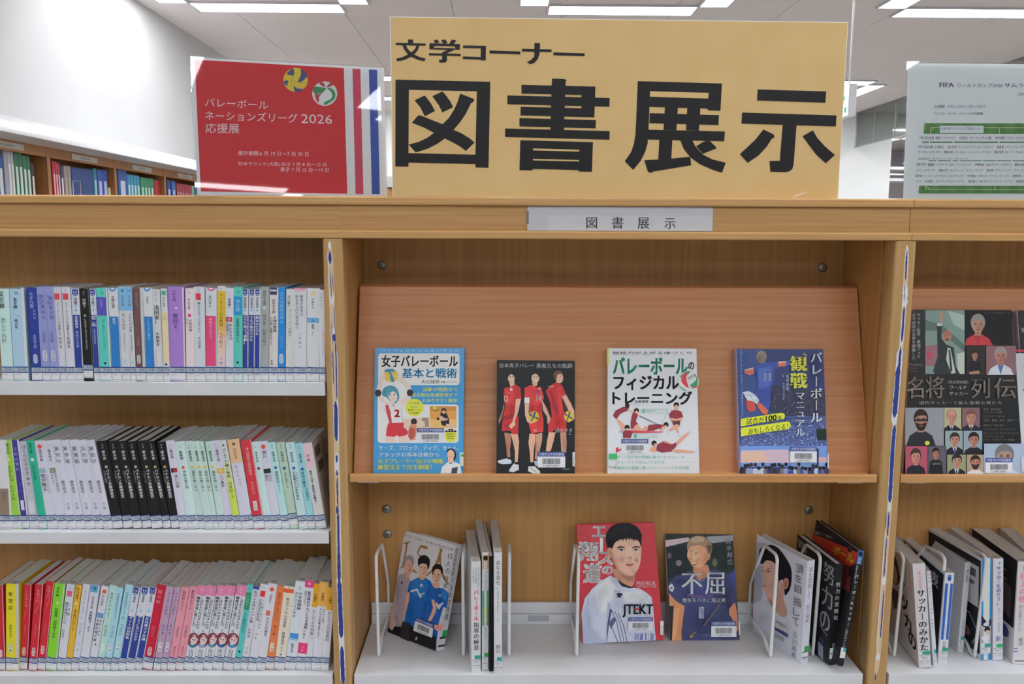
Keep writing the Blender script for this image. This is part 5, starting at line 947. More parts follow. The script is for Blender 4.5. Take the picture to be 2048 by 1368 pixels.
fig([(Mr, (305, 760), (320, 710), (360, 700), (368, 740), (350, 790), (375, 830), (350, 870), (300, 870), (298, 810)), (Sk2, (360, 820), (420, 880), (400, 895), (330, 885), (330, 850))]); A.ell(HR, 356, 690, 26, 24); A.ell(Sk2, 356, 705, 15, 15)
fig([('D04048', (290, 880), (420, 890), (630, 895), (600, 905), (300, 912))]); fig([(Mr, (440, 870), (480, 830), (560, 820), (630, 830), (620, 860), (560, 870), (520, 888), (440, 890)), (Sk2, (410, 880), (440, 840), (470, 850), (460, 890)), (Sk2, (610, 840), (640, 850), (600, 890), (585, 880))]); A.ell(HR, 645, 828, 25, 26); A.ell(Sk2, 640, 845, 16, 12)
A.line('3A5A50', [(380, 742), (560, 830)], 4); A.line('3A5A50', [(395, 742), (575, 828)], 4)
fig([(Mr, (672, 730), (700, 690), (745, 680), (795, 700), (812, 750), (790, 790), (700, 800), (680, 760)), (Sk2, (680, 760), (745, 770), (805, 755), (800, 785), (700, 790)), ('6A2A36', (705, 790), (785, 790), (780, 830), (710, 830)), (Sk2, (745, 820), (790, 840), (700, 890), (670, 890), (680, 870)), (Sk2, (715, 830), (745, 830), (770, 900), (755, 915), (740, 880)), ('C8CCD2', (655, 870), (672, 862), (675, 915), (650, 925)), ('C8CCD2', (755, 910), (780, 905), (780, 940), (752, 948))]); A.ell(HR, 745, 634, 27, 26); A.ell(Sk2, 745, 662, 20, 28)
fig([(Mr, (222, 900), (260, 870), (300, 890), (320, 900), (300, 960), (225, 958))]); A.ell(HR, 264, 855, 26, 26); A.ell(Sk2, 266, 872, 16, 12)
fig([(Sk2, (730, 1010), (800, 940), (860, 900), (870, 915), (810, 975), (750, 1040)), (Mr, (545, 1080), (560, 1020), (620, 990), (700, 1020), (745, 1000), (745, 1040), (700, 1090), (600, 1100)), (Sk2, (690, 1070), (780, 1070), (920, 1085), (920, 1100), (740, 1100)), (Sk2, (545, 1040), (500, 1050), (480, 1080), (530, 1100), (550, 1080)), (Sk2, (600, 985), (650, 985), (700, 1010), (690, 1020), (630, 1000)), ('C8CCD2', (855, 890), (880, 880), (885, 905), (868, 915)), ('C8CCD2', (915, 1082), (945, 1080), (945, 1105), (915, 1105))]); A.ell(HR, 528, 1008, 26, 26); A.ell(Sk2, 540, 1025, 16, 15)
A.line('5AA88A', [(402, 675), (660, 675), (660, 715), (402, 715), (402, 675)], 2.5); A.ell(G, 427, 694, 15, 17); A.text('+', 419, 686, 435, 702, 'E0E0E0', .03); A.text('傷害予防トレーニング', 450, 684, 652, 704, '5AA88A'); A.line('5AA88A', [(672, 710), (640, 740), (600, 820)], 3)
A.line('5AA88A', [(322, 915), (560, 915), (560, 950), (322, 962), (322, 915)], 2.5); A.ell(G, 345, 938, 15, 17); A.text('+', 337, 930, 353, 946, 'E0E0E0', .03); A.text('パフォーマンス向上', 370, 926, 548, 942, '5AA88A'); A.text('トレーニング', 370, 948, 480, 962, '5AA88A')
barcode(A, 208, 968, 472, 1110); fig([('C83240', (155, 1050), (175, 1050), (180, 1070), (205, 1060), (205, 1078), (180, 1085), (170, 1100), (155, 1095))])
A.text('スポーツ医科学の根拠に基づいたメニューが', 130, 1128, 826, 1158, '4AA88C'); A.text('パフォーマンス向上につながる！', 128, 1178, 640, 1210, '4AA88C'); A.text('★福田大を常勝に導いたトレーニングを初公開', 130, 1232, 865, 1264, '4AA88C'); A.text('ベースボール・マガジン社', 772, 1190, 932, 1200, '8A8C94')
A.rect('CDD2D8', 82, 1165, 160, 1240); A.rect('3AB068', 84, 1110, 166, 1166); A.line('5A5C64', [(84, 1172), (155, 1172), (155, 1236), (84, 1236)], 3); A.done(t)
# --- navy spectator manual
t, O, N = sloped([(1472, 697.5), (1646.5, 698.5), (1656.5, 949), (1480, 949)], .017, 'navy spectator manual showing a jumping player seen from behind', '2A3E88', spine_side='L', spinecol='B09AA8')
A = zoomart(1460, 680, 4.886, O, N)
A.poly('35508E', [(65, 92), (300, 92), (500, 420), (480, 760), (90, 760)]); A.poly('2C3A74', [(300, 92), (910, 92), (925, 700), (500, 700), (420, 400)]); A.poly('2A3050', [(400, 440), (925, 500), (935, 760), (520, 760), (380, 700)])
rnd = random.Random(2)
for i in range(420):
    x, y = rnd.uniform(420, 920), rnd.uniform(480, 770); c = rnd.choice(['4A4E6A', '3A3E5A', '6A6A86', '504A5A', '2A2E44']); s = rnd.uniform(3, 8)
    A.k = 5.0e-4+i*1e-7; A.ell(c, x, y, s, s, n=5)
A.k = 5.6e-4; A.poly('46588E', [(98, 745), (935, 745), (945, 1040), (105, 1040)])
for i in range(900):
    x, y = rnd.uniform(102, 938), rnd.uniform(820, 1035); c = rnd.choice(['6A80C0', '8A9AD0', '4A5A9A', '3A4A80', 'A0A8D0', '5A70B4', '2E3A6A']); s = rnd.uniform(3, 8)
    A.k = 5.8e-4+i*1e-7; A.ell(c, x, y, s, s*1.2, n=5)
A.k = 7e-4
A.rect('2E3E74', 440, 760, 820, 830); A.text('NEXT  ALWAYS HUGE', 440, 770, 800, 815, '7A8ABC'); A.poly('2A3A30', [(840, 870), (940, 870), (940, 980), (850, 980)])
A.poly('6C94D8', [(95, 1035), (945, 1035), (950, 1240), (100, 1240)]); A.poly('C8B0C0', [(105, 1078), (560, 1070), (640, 1200), (100, 1200)]); A.poly('D8B4A0', [(105, 1100), (330, 1090), (370, 1180), (100, 1195)]); A.poly('C8A8B8', [(840, 1150), (948, 1140), (950, 1195), (845, 1200)]); A.poly('7AA0DC', [(590, 1200), (950, 1195), (950, 1240), (610, 1245)])
for i in range(26):
    x = 115+i*33+rnd.uniform(-8, 8); y = 1240+rnd.uniform(-25, 20); c = rnd.choice(['B8C8E0', '2E4A9A', '3A3A44', '6A6A78', '2A3260', '8A9AC0']); A.ell(c, x, 1285, 26, 34, n=10); A.ell(rnd.choice(['2A2426', '3A2E2C', '241F22']), x, y, 17, 19, n=10)
A.poly('2A3050', [(845, 1060), (865, 1060), (862, 1240), (845, 1240)], 0)
# player
sh, sh2 = '3A54A8', '4A68BC'
A.poly(sh, [(215, 270), (300, 230), (360, 215), (470, 215), (475, 265), (425, 290), (430, 380), (405, 470), (380, 660), (370, 690), (285, 620), (240, 540), (262, 480), (270, 380), (250, 320)], 1); A.poly(sh2, [(270, 280), (400, 260), (410, 440), (280, 470)], 1); A.poly('34489A', [(250, 490), (400, 470), (390, 650), (300, 620)], 1)
A.poly('E0785C', [(135, 292), (225, 270), (235, 330), (190, 345), (140, 325)], 1); A.poly('E8C0B0', [(135, 292), (225, 268), (225, 285), (150, 300)], 1); A.poly('E8704C', [(468, 215), (545, 212), (540, 258), (472, 262)], 1); A.poly('E0B8AC', [(468, 212), (580, 206), (585, 222), (470, 228)], 1); A.poly(sh2, [(540, 210), (580, 206), (590, 240), (545, 255)])
A.ell('7E746C', 303, 168, 52, 62); A.poly('8C8278', [(256, 150), (280, 112), (330, 108), (355, 150), (345, 180), (300, 140)], 2); A.text('NAXCUT', 325, 288, 390, 300, 'A8B4DC'); A.text('11', 332, 322, 396, 400, 'CFD6EC', .04)
A.poly('C84A3C', [(150, 560), (190, 560), (250, 640), (245, 690), (200, 706), (165, 680)], 1); A.poly('D86850', [(250, 600), (300, 620), (370, 690), (355, 735), (310, 715), (270, 660)], 1); A.poly('CDD8EC', [(120, 510), (180, 500), (240, 535), (285, 590), (260, 630), (220, 600), (170, 590), (150, 560)], 1); A.line('8098C8', [(180, 520), (230, 600)], 5); A.line('6A7AAA', [(140, 540), (260, 545)], 4)
for a_ in ((350, 300, 70, 50, 0), (300, 430, 40, 60, 0), (340, 560, 50, 70, 0)): A.soft('6A88D8', *a_[:4], a_[4], .05)
for a_ in ((400, 420, 30, 140, 0), (270, 600, 40, 60, 0), (240, 330, 30, 60, 0), (820, 300, 120, 200, 0)): A.soft('18245A', *a_[:4], a_[4], .06)
A.soft('4A78C0', 150, 300, 90, 200, 0, .05); A.soft('3A3430', 280, 190, 24, 40, 0, .08); A.soft('A8A094', 310, 140, 30, 24, 0, .06)
Yy = 'D2DC30'
A.poly(Yy, [(98, 772), (490, 712), (520, 716), (533, 742), (520, 770), (300, 808), (98, 846)]); A.poly(Yy, [(100, 860), (545, 798), (575, 802), (588, 832), (570, 870), (330, 905), (100, 942)])
A.text('試合が', 155, 768, 330, 830, '2A3434', .01, sk=-.13); A.text('100', 342, 742, 450, 800, '2A3434', .03, sk=-.13); A.text('倍', 460, 742, 497, 778, '2A3434', .01, sk=-.1); A.text('おもしろくなる！', 175, 868, 560, 925, '2A3434', .01, sk=-.14)
A.vtext('バレ｜ボ｜ル', 748, 115, 925, 815, 'D8E2EE', .02); A.vtext('マニュアル', 612, 500, 748, 945, 'D8E2EE', .02); A.vtext('観戦', 580, 150, 748, 480, 'DCE048', .04)
for p in ([(703, 135), (718, 152)], [(720, 125), (730, 148)], [(742, 142), (732, 158)]): A.line('DCE048', p, 5)
A.vtext('福澤達哉', 535, 335, 572, 495, 'C0C8E0', .01); A.vtext('監修', 503, 335, 520, 370, 'A8B0D0'); A.vtext('大塚さゆき', 505, 415, 530, 585, 'A8B0D0')
a2 = A.sub((92, 92), (92+0, 92), (92, 92), (92, 92))
s_ = "VOLLEYBALLSPECTATOR'SMANUAL"
for i, ch in enumerate(s_):
    y = 95+i*24.6; A.text(ch, 0, 0, 0, 0, 'A8C0DC', .01, q=[(112+i*.5-0, y), (112+i*.5, y+17), (93+i*.5, y+17), (93+i*.5, y)])
barcode(A, 580, 1042, 840, 1195); A.text('KADOKAWA', 495, 1272, 580, 1282, 'A8B0C8'); A.rect('D0D6DC', 945, 1110, 956, 1250); A.done(t)
# --- soccer managers' volume in the next bay
t, O, N = sloped([(1826, 619), (2023, 620), (2048.5, 955), (1806.5, 954)], .02, 'large black soccer manager volume covered with portrait photos', '232426', group='books on the sloped board of the soccer unit', spine_side='R', spinecol='6A5460')
A = zoomart(1760, 560, 3.257, O, N)
A.vtext('サッカー監督　最強ブック', 238, 215, 264, 512, 'B8BCBC', .01); A.vtext('古今東西の名将を網羅した', 207, 215, 232, 520, 'B8BCBC', .01)
A.text('CPrwyobmm', 184, 542, 276, 564, '8A7C80'); A.text('PHM BOOK', 184, 570, 240, 580, '6A6064'); A.text('ODEDROOM', 184, 590, 248, 598, '6A6064')
A.rect('7E9A94', 295, 197, 550, 612); A.poly('5A746E', [(295, 260), (400, 290), (550, 420), (550, 470), (380, 330), (295, 330)], 1); A.poly('A8C0B4', [(440, 200), (550, 230), (550, 330), (480, 290)]); A.poly('9A6A74', [(295, 430), (380, 420), (380, 560), (295, 560)], 1); A.ell('C04860', 320, 490, 18, 26); A.poly('C0CCC0', [(500, 480), (550, 470), (550, 612), (505, 612)], 1)
A.poly('3C4648', [(370, 300), (402, 300), (400, 380), (430, 420), (480, 440), (492, 560), (520, 612), (355, 612), (345, 590), (375, 500)], 1); A.poly('C88C74', [(390, 260), (395, 205), (410, 220), (405, 285)], 1); A.rect('C8D0D0', 372, 282, 402, 300); A.ell('B87E68', 436, 366, 30, 38); A.ell('A86E5A', 436, 350, 26, 20); A.poly('B8C8C0', [(440, 440), (458, 445), (492, 605), (465, 612), (430, 520)]); A.poly('343A44', [(446, 455), (456, 455), (470, 590), (458, 600)]); A.ell('5A3A34', 436, 388, 12, 8)
def face(A, cx, cy, w, h, skin, hair, coat, bgc, x0, y0, x1, y1, shirt='D0D4DC', tie=None, bald=False, beard=False):
    A.rect(bgc, x0, y0, x1, y1)
    A.poly(coat, [(max(x0, cx-w*2.1), y1), (max(x0, cx-w*1.6), cy+h*1.55), (cx-w*.6, cy+h*1.1), (cx+w*.6, cy+h*1.1), (min(x1, cx+w*1.6), cy+h*1.55), (min(x1, cx+w*2.1), y1)])
    A.poly(shirt, [(cx-w*.5, cy+h*1.1), (cx+w*.5, cy+h*1.1), (cx, y1)])
    if tie: A.poly(tie, [(cx-w*.15, cy+h*1.25), (cx+w*.15, cy+h*1.25), (cx+w*.2, y1), (cx-w*.2, y1)])
    A.rect(skin, cx-w*.45, cy+h*.5, cx+w*.45, cy+h*1.2)
    A.ell(hair, cx, cy-h*.22, w*1.04, h*.95); A.ell(skin, cx, cy+(0 if not bald else -h*.08), w*.86, h*(.95 if not bald else 1.05))
    if not bald: A.poly(hair, [(cx-w*.95, cy-h*.2), (cx-w*.6, cy-h*.95), (cx+w*.5, cy-h*.98), (cx+w*.95, cy-h*.3), (cx+w*.5, cy-h*.5), (cx-w*.4, cy-h*.45)], 2)
    if beard: A.poly(hair, [(cx-w*.8, cy+h*.2), (cx, cy+h*.4), (cx+w*.8, cy+h*.2), (cx+w*.5, cy+h*.9), (cx, cy+h*1.05), (cx-w*.5, cy+h*.9)], 2)
    A.soft('5A342A', cx+w*.5, cy+h*.25, w*.5, h*.7, 0, .05, 5); A.soft('F0CDB8', cx-w*.3, cy+h*.05, w*.35, h*.4, 0, .05, 5); A.soft('4A2A22', cx, cy+h*.95, w*.5, h*.18, 0, .08, 4)
    for s in (-1, 1): A.ell('3A302E', cx+s*w*.36, cy-h*.05, w*.17, h*.05); A.line(hair, [(cx+s*w*.18, cy-h*.2), (cx+s*w*.58, cy-h*.22)], h*.07)
    A.ell('9A6456', cx, cy+h*.27, w*.14, h*.1); A.ell('8A4A44', cx, cy+h*.56, w*.3, h*.06)
face(A, 637, 290, 46, 60, 'B88C78', '8E8C88', 'C4343E', '26262A', 552, 203, 862, 425, shirt='B02C38'); A.text('サッカー監督最強ブック', 672, 212, 845, 218, '6A6A70')
face(A, 615, 490, 22, 30, 'B0806A', '3A2E2A', '2C2C34', '3E3A3A', 560, 430, 685, 618, shirt='2C2C34'); A.poly('B0806A', [(575, 600), (640, 590), (650, 612), (580, 615)])
face(A, 782, 495, 40, 52, 'B87E70', '9A9490', 'D0D6DE', '8A6468', 688, 430, 882, 618, shirt='4A74C0')
tc = '8C8076'
A.text('名', 172, 630, 280, 770, tc, .01); A.text('将', 292, 628, 415, 770, tc, .01); A.text('列', 588, 640, 710, 772, tc, .01); A.text('伝', 738, 638, 880, 772, tc, .01)
A.text('［完全保存版］', 438, 656, 568, 676, 'A8A8A8'); A.text('ワールド', 448, 688, 558, 714, 'B8B8B8', .01); A.text('サッカー', 446, 728, 566, 754, 'B8B8B8', .01); A.text('現代サッカーで最も重要な男たち', 248, 790, 788, 812, 'A8A8A4', .005)
face(A, 262, 915, 46, 64, 'A87866', '3A2C26', '30343A', '8C8E96', 160, 832, 412, 1080, shirt='30343A', beard=True); A.line('202226', [(222, 914), (302, 912)], 12); A.ell('C8C83A', 302, 1062, 16, 14)
face(A, 460, 895, 32, 46, 'C08C7A', '8A6A5C', '2A2C34', 'A8A884', 412, 832, 524, 980, tie='4A4A5A', bald=True); face(A, 585, 895, 36, 44, 'B88474', '6E4A3C', '2E3440', '7A5A60', 528, 832, 642, 980, tie='6A3A40')
face(A, 478, 1040, 32, 42, 'B88474', '3A3430', '2A2C34', '8EA0A0', 416, 983, 530, 1134, tie='4A3A7A'); face(A, 600, 1040, 34, 44, 'B07A66', '2E2622', '26282C', '8A9AA8', 534, 983, 655, 1134, shirt='26282C')
face(A, 222, 1150, 34, 48, 'C08270', '4A3834', '2E2C38', 'A84A60', 155, 1083, 300, 1284, shirt='2E2C38'); face(A, 352, 1130, 24, 34, 'A8725E', '2A2422', '26262A', '5A5260', 302, 1083, 420, 1284, shirt='26262A'); A.text('QATAR', 330, 1192, 380, 1204, 'A8A8A8')
face(A, 486, 1180, 32, 42, 'B88A78', '3A3230', '2A2C30', '8A9470', 424, 1137, 546, 1284, tie='34365A'); face(A, 605, 1188, 32, 42, 'B87A66', '3A2A24', 'D4D4D8', 'A89080', 550, 1137, 672, 1284, shirt='D4D4D8', beard=True)
face(A, 792, 1150, 60, 70, 'A8887A', '6A6E70', 'C0CCD8', 'A0B0C8', 660, 1066, 925, 1284, shirt='C0CCD8')
for i, s in enumerate(('監督、戦術論読', 'パーフェクト名鑑', 'ロロカリアフタイム', '［監督、職務、研究、実験アート］', '熱狂の一球の回）', 'イングランド・プレミアリーグ', 'スペイン・リーガエスパニョーラ', 'イタリア・セリエA', 'ドイツ・ブンデスリーガ・学会論')):
    y = [836, 856, 882, 908, 940, 966, 990, 1012, 1034][i]; A.text(s, 655, y, 655+[115, 120, 140, 240, 130, 210, 225, 130, 200][i], y+15, '6E6660')
barcode(A, 668, 1158, 842, 1256); A.rect('B8C0CC', 900, 1150, 930, 1246); A.done(t)
t, O, N = sloped([(2034, 621), (2180, 621), (2215, 957), (2058, 956)], .02, 'black and pale grey volume cut by the picture edge beside the manager book', '2A2A2C', group='books on the sloped board of the soccer unit', spine_side='L', spinecol='A8A0A8')
A = zoomart(1900, 570, 3.3378, O, N); A.poly('C2C8CC', [(436, 455), (960, 455), (1000, 1284), (490, 1284)]); A.rect('C83A48', 432, 432, 960, 446); A.text('監修', 476, 285, 560, 315, '9A9A9A'); A.rect('3A4464', 488, 695, 900, 706); A.text('日本代表', 520, 800, 900, 900, '4A4A50', .02); A.done(t)
# ================================================================== books standing on the middle bay's bottom shelf
def V(*p): return Vector((p[0], p[1], p[2]+ZO+.0012))
def plane(q):
    N = (q[1]-q[0]).cross(q[3]-q[0]).normalized()
    return -N if N.dot(CP-q[0]) < 0 else N     # towards the viewer
def nlm(a, q, c='CED2D6', grn='2EA058', w=(.12, .95), y=.82, hh=.13):
    pass
def small_label(A, x0, y0, x1, y1, grn, sk=0):
    """coloured class mark over a boxed white sticker"""
    h = y1-y0; A.rect('D2D6D8', x0, y0, x1, y1, sk); A.rect(grn, x0+(x1-x0)*.35, y0+h*.02, x1, y0+h*.3, sk)
    A.line('3A3C44', [(x0+1, y0+h*.36), (x1-1, y0+h*.36+sk*(x1-x0)), (x1-1, y1-3+sk*(x1-x0)), (x0+1, y1-3), (x0+1, y0+h*.36)], 2.2)
def shelf_cover(px, poseq, th, label, base, **k):
    q0 = [V(*p) for p in poseq]; N = plane(q0); O = q0[3]
    q = [hit(*p, O, N) if p else q0[i] for i, p in enumerate(px)]
    t = thing('display_book', label, 'book', (q[2]+q[3])/2, 'volleyball books on the white bottom shelf')
    cover_book(t, q, -N, th, base, **k)
    return t, q[0], N, q
# --- white portrait book leaning on the first bookend
t, O, N, q = shelf_cover([(808.7, 1060), (911, 1089.5), (873.5, 1302), (778, 1264)], [(0.0991, 0.1977, -0.5405), (0.1975, 0.1165, -0.5363), (0.1689, 0.0725, -0.7163), (0.0705, 0.1537, -0.7205)], .0185, 'white portrait book of three men in sports shirts, tilted against a wire bookend', 'D2D3D8', spine_side='R', spinecol='D0D2D8')
A = zoomart(760, 1040, 4.888, O, N); gold = '9A7444'
A.text('バレーボール男子日本代表', 0, 0, 0, 0, '6A6464', 0, q=[(250, 138), (722, 282), (716, 306), (244, 160)])
A.poly(gold, [(228, 226), (298, 206), (292, 216), (272, 232), (262, 300), (240, 390), (228, 462), (212, 472), (194, 470), (196, 464), (214, 460), (232, 370), (248, 290), (254, 238), (228, 232)])
A.poly(gold, [(396, 244), (468, 262), (462, 288), (400, 268), (382, 310), (374, 330), (400, 345), (396, 372), (362, 320)]); A.poly(gold, [(300, 440), (330, 480), (370, 520), (330, 512), (290, 470)], 1)
A.poly(gold, [(584, 268), (614, 292), (600, 330), (596, 420), (612, 500), (640, 570), (684, 632), (655, 628), (610, 560), (586, 480), (580, 400), (560, 440), (520, 500), (456, 556), (450, 545), (510, 480), (560, 380), (584, 300)])
A.vtext('15人の肖像', 0, 0, 1, 1, '4A4642') if False else None
for ch, (x, y) in zip(('15', '人', 'の', '肖', '像'), ((688, 352), (668, 424), (663, 496), (648, 566), (640, 640))): A.text(ch, x-22, y-24, x+22, y+26, '4A4642', .0, sk=.12, sh=.1)
# man one
A.poly('A89CA8', [(180, 540), (240, 520), (300, 590), (295, 680), (270, 760), (250, 860), (235, 1046), (150, 1035), (140, 900), (150, 720), (165, 600)], 1); A.poly('C89C88', [(140, 760), (150, 800), (140, 900), (145, 990), (120, 1060), (98, 1050), (100, 980), (118, 880)], 1)
A.poly('D0A48E', [(236, 500), (290, 520), (286, 570), (250, 560)]); A.ell('DCB09A', 282, 450, 46, 74, -8, n=24); A.poly('9A9290', [(232, 430), (240, 370), (285, 342), (328, 365), (332, 420), (318, 440), (305, 395), (270, 390), (248, 430), (240, 480)], 2); A.line('3A2C2A', [(272, 436), (288, 434)], 5); A.line('3A2C2A', [(305, 440), (318, 442)], 5); A.ell('A86A60', 290, 488, 12, 4); A.poly('B88E7C', [(292, 440), (300, 466), (288, 468)]); A.ell('2A2A30', 214, 612, 8, 14)
# man three (behind)
bl1, bl2 = '1E66B8', '2A7CCC'
A.poly('1E5CB0', [(440, 640), (500, 620), (560, 660), (620, 670), (675, 715), (655, 860), (618, 850), (600, 920), (575, 1010), (560, 1160), (480, 1140), (430, 1000)], 1); A.poly(bl2, [(600, 680), (660, 715), (650, 790), (600, 760)])
A.poly('D8DCE4', [(555, 800), (570, 830), (620, 800), (622, 815), (575, 875), (550, 830)]); A.poly('D8A890', [(520, 610), (580, 620), (585, 660), (545, 672), (512, 640)]); A.ell('E0B49C', 552, 540, 44, 76, n=24); A.poly('2A2626', [(512, 510), (515, 460), (560, 428), (605, 448), (618, 500), (606, 535), (592, 490), (552, 478), (530, 500), (518, 540)], 2); A.line('3A2C2A', [(528, 530), (544, 530)], 5); A.line('3A2C2A', [(566, 534), (582, 536)], 5); A.ell('A86A60', 553, 592, 13, 4); A.poly('C49884', [(553, 535), (562, 565), (546, 565)])
A.rect('D8DCE4', 576, 728, 600, 748); A.ell('C83A40', 588, 738, 6, 6)
# man two (front)
A.poly(bl1, [(300, 600), (370, 565), (440, 560), (500, 600), (530, 700), (535, 775), (480, 780), (440, 860), (430, 1010), (340, 1040), (240, 1000), (255, 880), (280, 790), (270, 700), (285, 630)], 1); A.poly(bl2, [(330, 580), (440, 575), (480, 640), (440, 760), (330, 740), (300, 660)], 1); A.poly('1C58A4', [(430, 800), (480, 770), (450, 900), (425, 1000), (400, 960)], 1)
A.poly('D8DCE4', [(300, 690), (368, 668), (392, 725), (440, 708), (442, 716), (410, 730), (398, 772), (362, 690), (302, 706)]); A.poly('D8A890', [(262, 720), (292, 700), (285, 790), (262, 880), (240, 940), (228, 980), (232, 930), (250, 820)], 1); A.poly('D8A890', [(505, 780), (530, 775), (556, 850), (548, 900), (500, 990), (468, 985), (500, 920), (520, 860)], 1)
A.poly('DCAE96', [(382, 530), (445, 540), (440, 580), (405, 588), (378, 560)]); A.ell('E4BAA2', 424, 470, 50, 82, n=24); A.poly('28262A', [(376, 440), (374, 385), (410, 348), (455, 348), (488, 385), (488, 440), (470, 490), (462, 440), (430, 425), (395, 430), (384, 450)], 2); A.line('3A2C2A', [(396, 460), (416, 461)], 6); A.line('3A2C2A', [(438, 466), (456, 470)], 6); A.ell('A86A60', 425, 525, 14, 4.5); A.poly('C89C88', [(424, 462), (434, 498), (416, 498)])
for a_ in ((300, 900, 50, 140, 0), (470, 700, 50, 90, 10), (600, 800, 40, 130, 0), (480, 1050, 60, 100, 0)): A.soft('0E3C80', *a_[:4], a_[4], .06)
for a_ in ((360, 640, 60, 50, 0), (380, 860, 60, 110, 0), (620, 720, 40, 50, 0)): A.soft('4A9AE0', *a_[:4], a_[4], .05)
for a_ in ((450, 500, 20, 60, 0), (300, 490, 18, 60, 0), (575, 560, 18, 60, 0), (400, 570, 50, 20, 0)): A.soft('8A5442', *a_[:4], a_[4], .06)
for a_ in ((180, 700, 40, 160, 0), (170, 960, 30, 80, 0)): A.soft('7A7084', *a_[:4], a_[4], .05)
A.ell('D8DCE4', 415, 638, 15, 15); A.ell('C83A40', 415, 638, 7, 7)
A.poly('D89488', [(540, 1020), (590, 1030), (635, 1010), (620, 1070), (570, 1085), (540, 1060)], 1)
A.poly('242226', [(88, 1045), (130, 1080), (150, 1036), (215, 1045), (232, 990), (340, 1040), (430, 1010), (560, 1160), (555, 1278), (88, 1095)]); A.poly('343238', [(232, 990), (300, 1010), (290, 1190), (205, 1150)])
S = A.sub((362, 944), (534, 1018), (520, 1150), (334, 1080)); barcode(S, 0, 0, 1, 1); A.ell('A8A8AC', 366, 1158, 10, 18, 20)
A.done(t)
SN2 = (q[1]-q[0]).normalized(); NN = -N
sp = Art(lambda u, v: q[1]+SN2*.0007+NN*(.0185*u)+(q[2]-q[1])*v, SN2, start=1e-4); sp.asp = .188/.0185
sp.vtext('男子日本代表', .05, .03, .5, .3, '5A5652'); sp.vtext('15人の肖像', .15, .3, .85, .72, '46423E'); sp.rect('D4D6D8', 0, .8, 1, .96); sp.rect('2EA058', .3, .81, 1, .87); sp.line('3A3C44', [(.05, .88), (.95, .88), (.95, .955), (.05, .955), (.05, .88)], .02); sp.done(t, 'spine_print', 'spine_lettering')
# --- red ace book
t, O, N, q = shelf_cover([(1153, 1049.3), (1307.6, 1044.9), (1326.3, 1280), (1164, 1287.7)], [(0.4199, 0.1664, -0.5183), (0.5631, 0.1607, -0.5099), (0.5727, 0.1017, -0.712), (0.4295, 0.1074, -0.7205)], .018, 'bright red book with a large portrait of a dark-haired player in a white jersey', 'C8303E', spine_side='R')
A = zoomart(1130, 1030, 4.56, O, N); wh = 'DCDEE6'
A.text('エ', 245, 98, 375, 205, wh, .05); A.rect(wh, 318, 208, 346, 330); A.text('ス', 300, 325, 440, 450, wh, .05, sk=.1); A.text('の', 335, 462, 440, 545, wh, .05); A.text('翔', 120, 238, 305, 425, wh, .05); A.text('道', 165, 432, 338, 625, wh, .05)
rnd = random.Random(5)
for i in range(40): A.ell(wh, rnd.uniform(115, 400), rnd.uniform(90, 640), rnd.uniform(1.5, 4), rnd.uniform(1.5, 4), n=6)
# jersey
j1, j2, j3 = 'C6CEE0', 'B4BEDA', 'D6DAE6'
A.poly(j1, [(410, 552), (470, 580), (520, 640), (610, 660), (680, 670), (745, 710), (790, 750), (805, 850), (815, 1000), (828, 1142), (165, 1172), (158, 1000), (150, 900), (180, 760), (250, 670), (330, 600)], 1)
A.poly(j2, [(165, 1172), (158, 1000), (170, 860), (230, 700), (215, 860), (230, 1000), (300, 1100), (385, 1165)], 1); A.poly(j3, [(300, 650), (400, 570), (460, 640), (430, 760), (350, 900), (290, 850), (280, 740)], 1); A.poly('A8B4D2', [(390, 780), (420, 830), (400, 960), (385, 1165), (370, 1165), (380, 950)], 1); A.poly(j3, [(520, 700), (700, 700), (760, 800), (560, 800)], 1)
for x, y in ((440, 860), (470, 875), (500, 890), (415, 960)): A.line('6A6A96', [(x-18, y), (x+30, y+110), (x+70, 1165)], 8)
A.poly('4A4A6A', [(410, 850), (428, 870), (400, 1000), (382, 1165), (385, 1000)]); A.poly('5A5A84', [(395, 985), (440, 930), (470, 950), (420, 1040)])
rnd = random.Random(9)
for i in range(34): x = rnd.uniform(610, 812); A.poly(rnd.choice(['8A8CB4', 'A08CA8', '6A6A94', 'C8C8DC', '7A86C0']), [(x, rnd.uniform(1070, 1100)), (x+rnd.uniform(4, 14), rnd.uniform(1065, 1090)), (x+rnd.uniform(0, 10), 1140), (x-6, 1142)])
A.line('9AA0C0', [(500, 1100), (560, 1070), (620, 1100), (640, 1140)], 3)
# neck, face, hair
A.poly('C88E76', [(435, 490), (450, 560), (485, 592), (560, 645), (610, 655), (630, 620), (640, 530), (600, 500)], 1); A.poly('B07A64', [(470, 500), (560, 600), (620, 610), (640, 540), (560, 560)], 1)
A.poly('2E3038', [(478, 585), (520, 618), (600, 655), (625, 650), (628, 662), (590, 668), (520, 650), (490, 615)])
A.ell('D09A82', 408, 345, 24, 48, -8); A.poly('B8806A', [(400, 330), (416, 322), (424, 370), (412, 382)])
A.poly('E2B49C', [(425, 250), (470, 205), (560, 195), (640, 215), (690, 270), (694, 340), (688, 420), (668, 490), (630, 545), (580, 555), (520, 530), (465, 470), (435, 400), (425, 330)], 2)
A.poly('D0A088', [(425, 300), (445, 380), (480, 460), (540, 530), (590, 552), (560, 556), (500, 520), (450, 450), (430, 390)], 2); A.poly('EAC2AC', [(560, 300), (600, 300), (620, 370), (600, 400), (568, 398), (560, 360)], 2); A.poly('CC9C86', [(580, 372), (606, 372), (614, 396), (590, 404), (566, 398)], 1); A.poly('DCA892', [(500, 370), (540, 390), (530, 440), (490, 420)], 1)
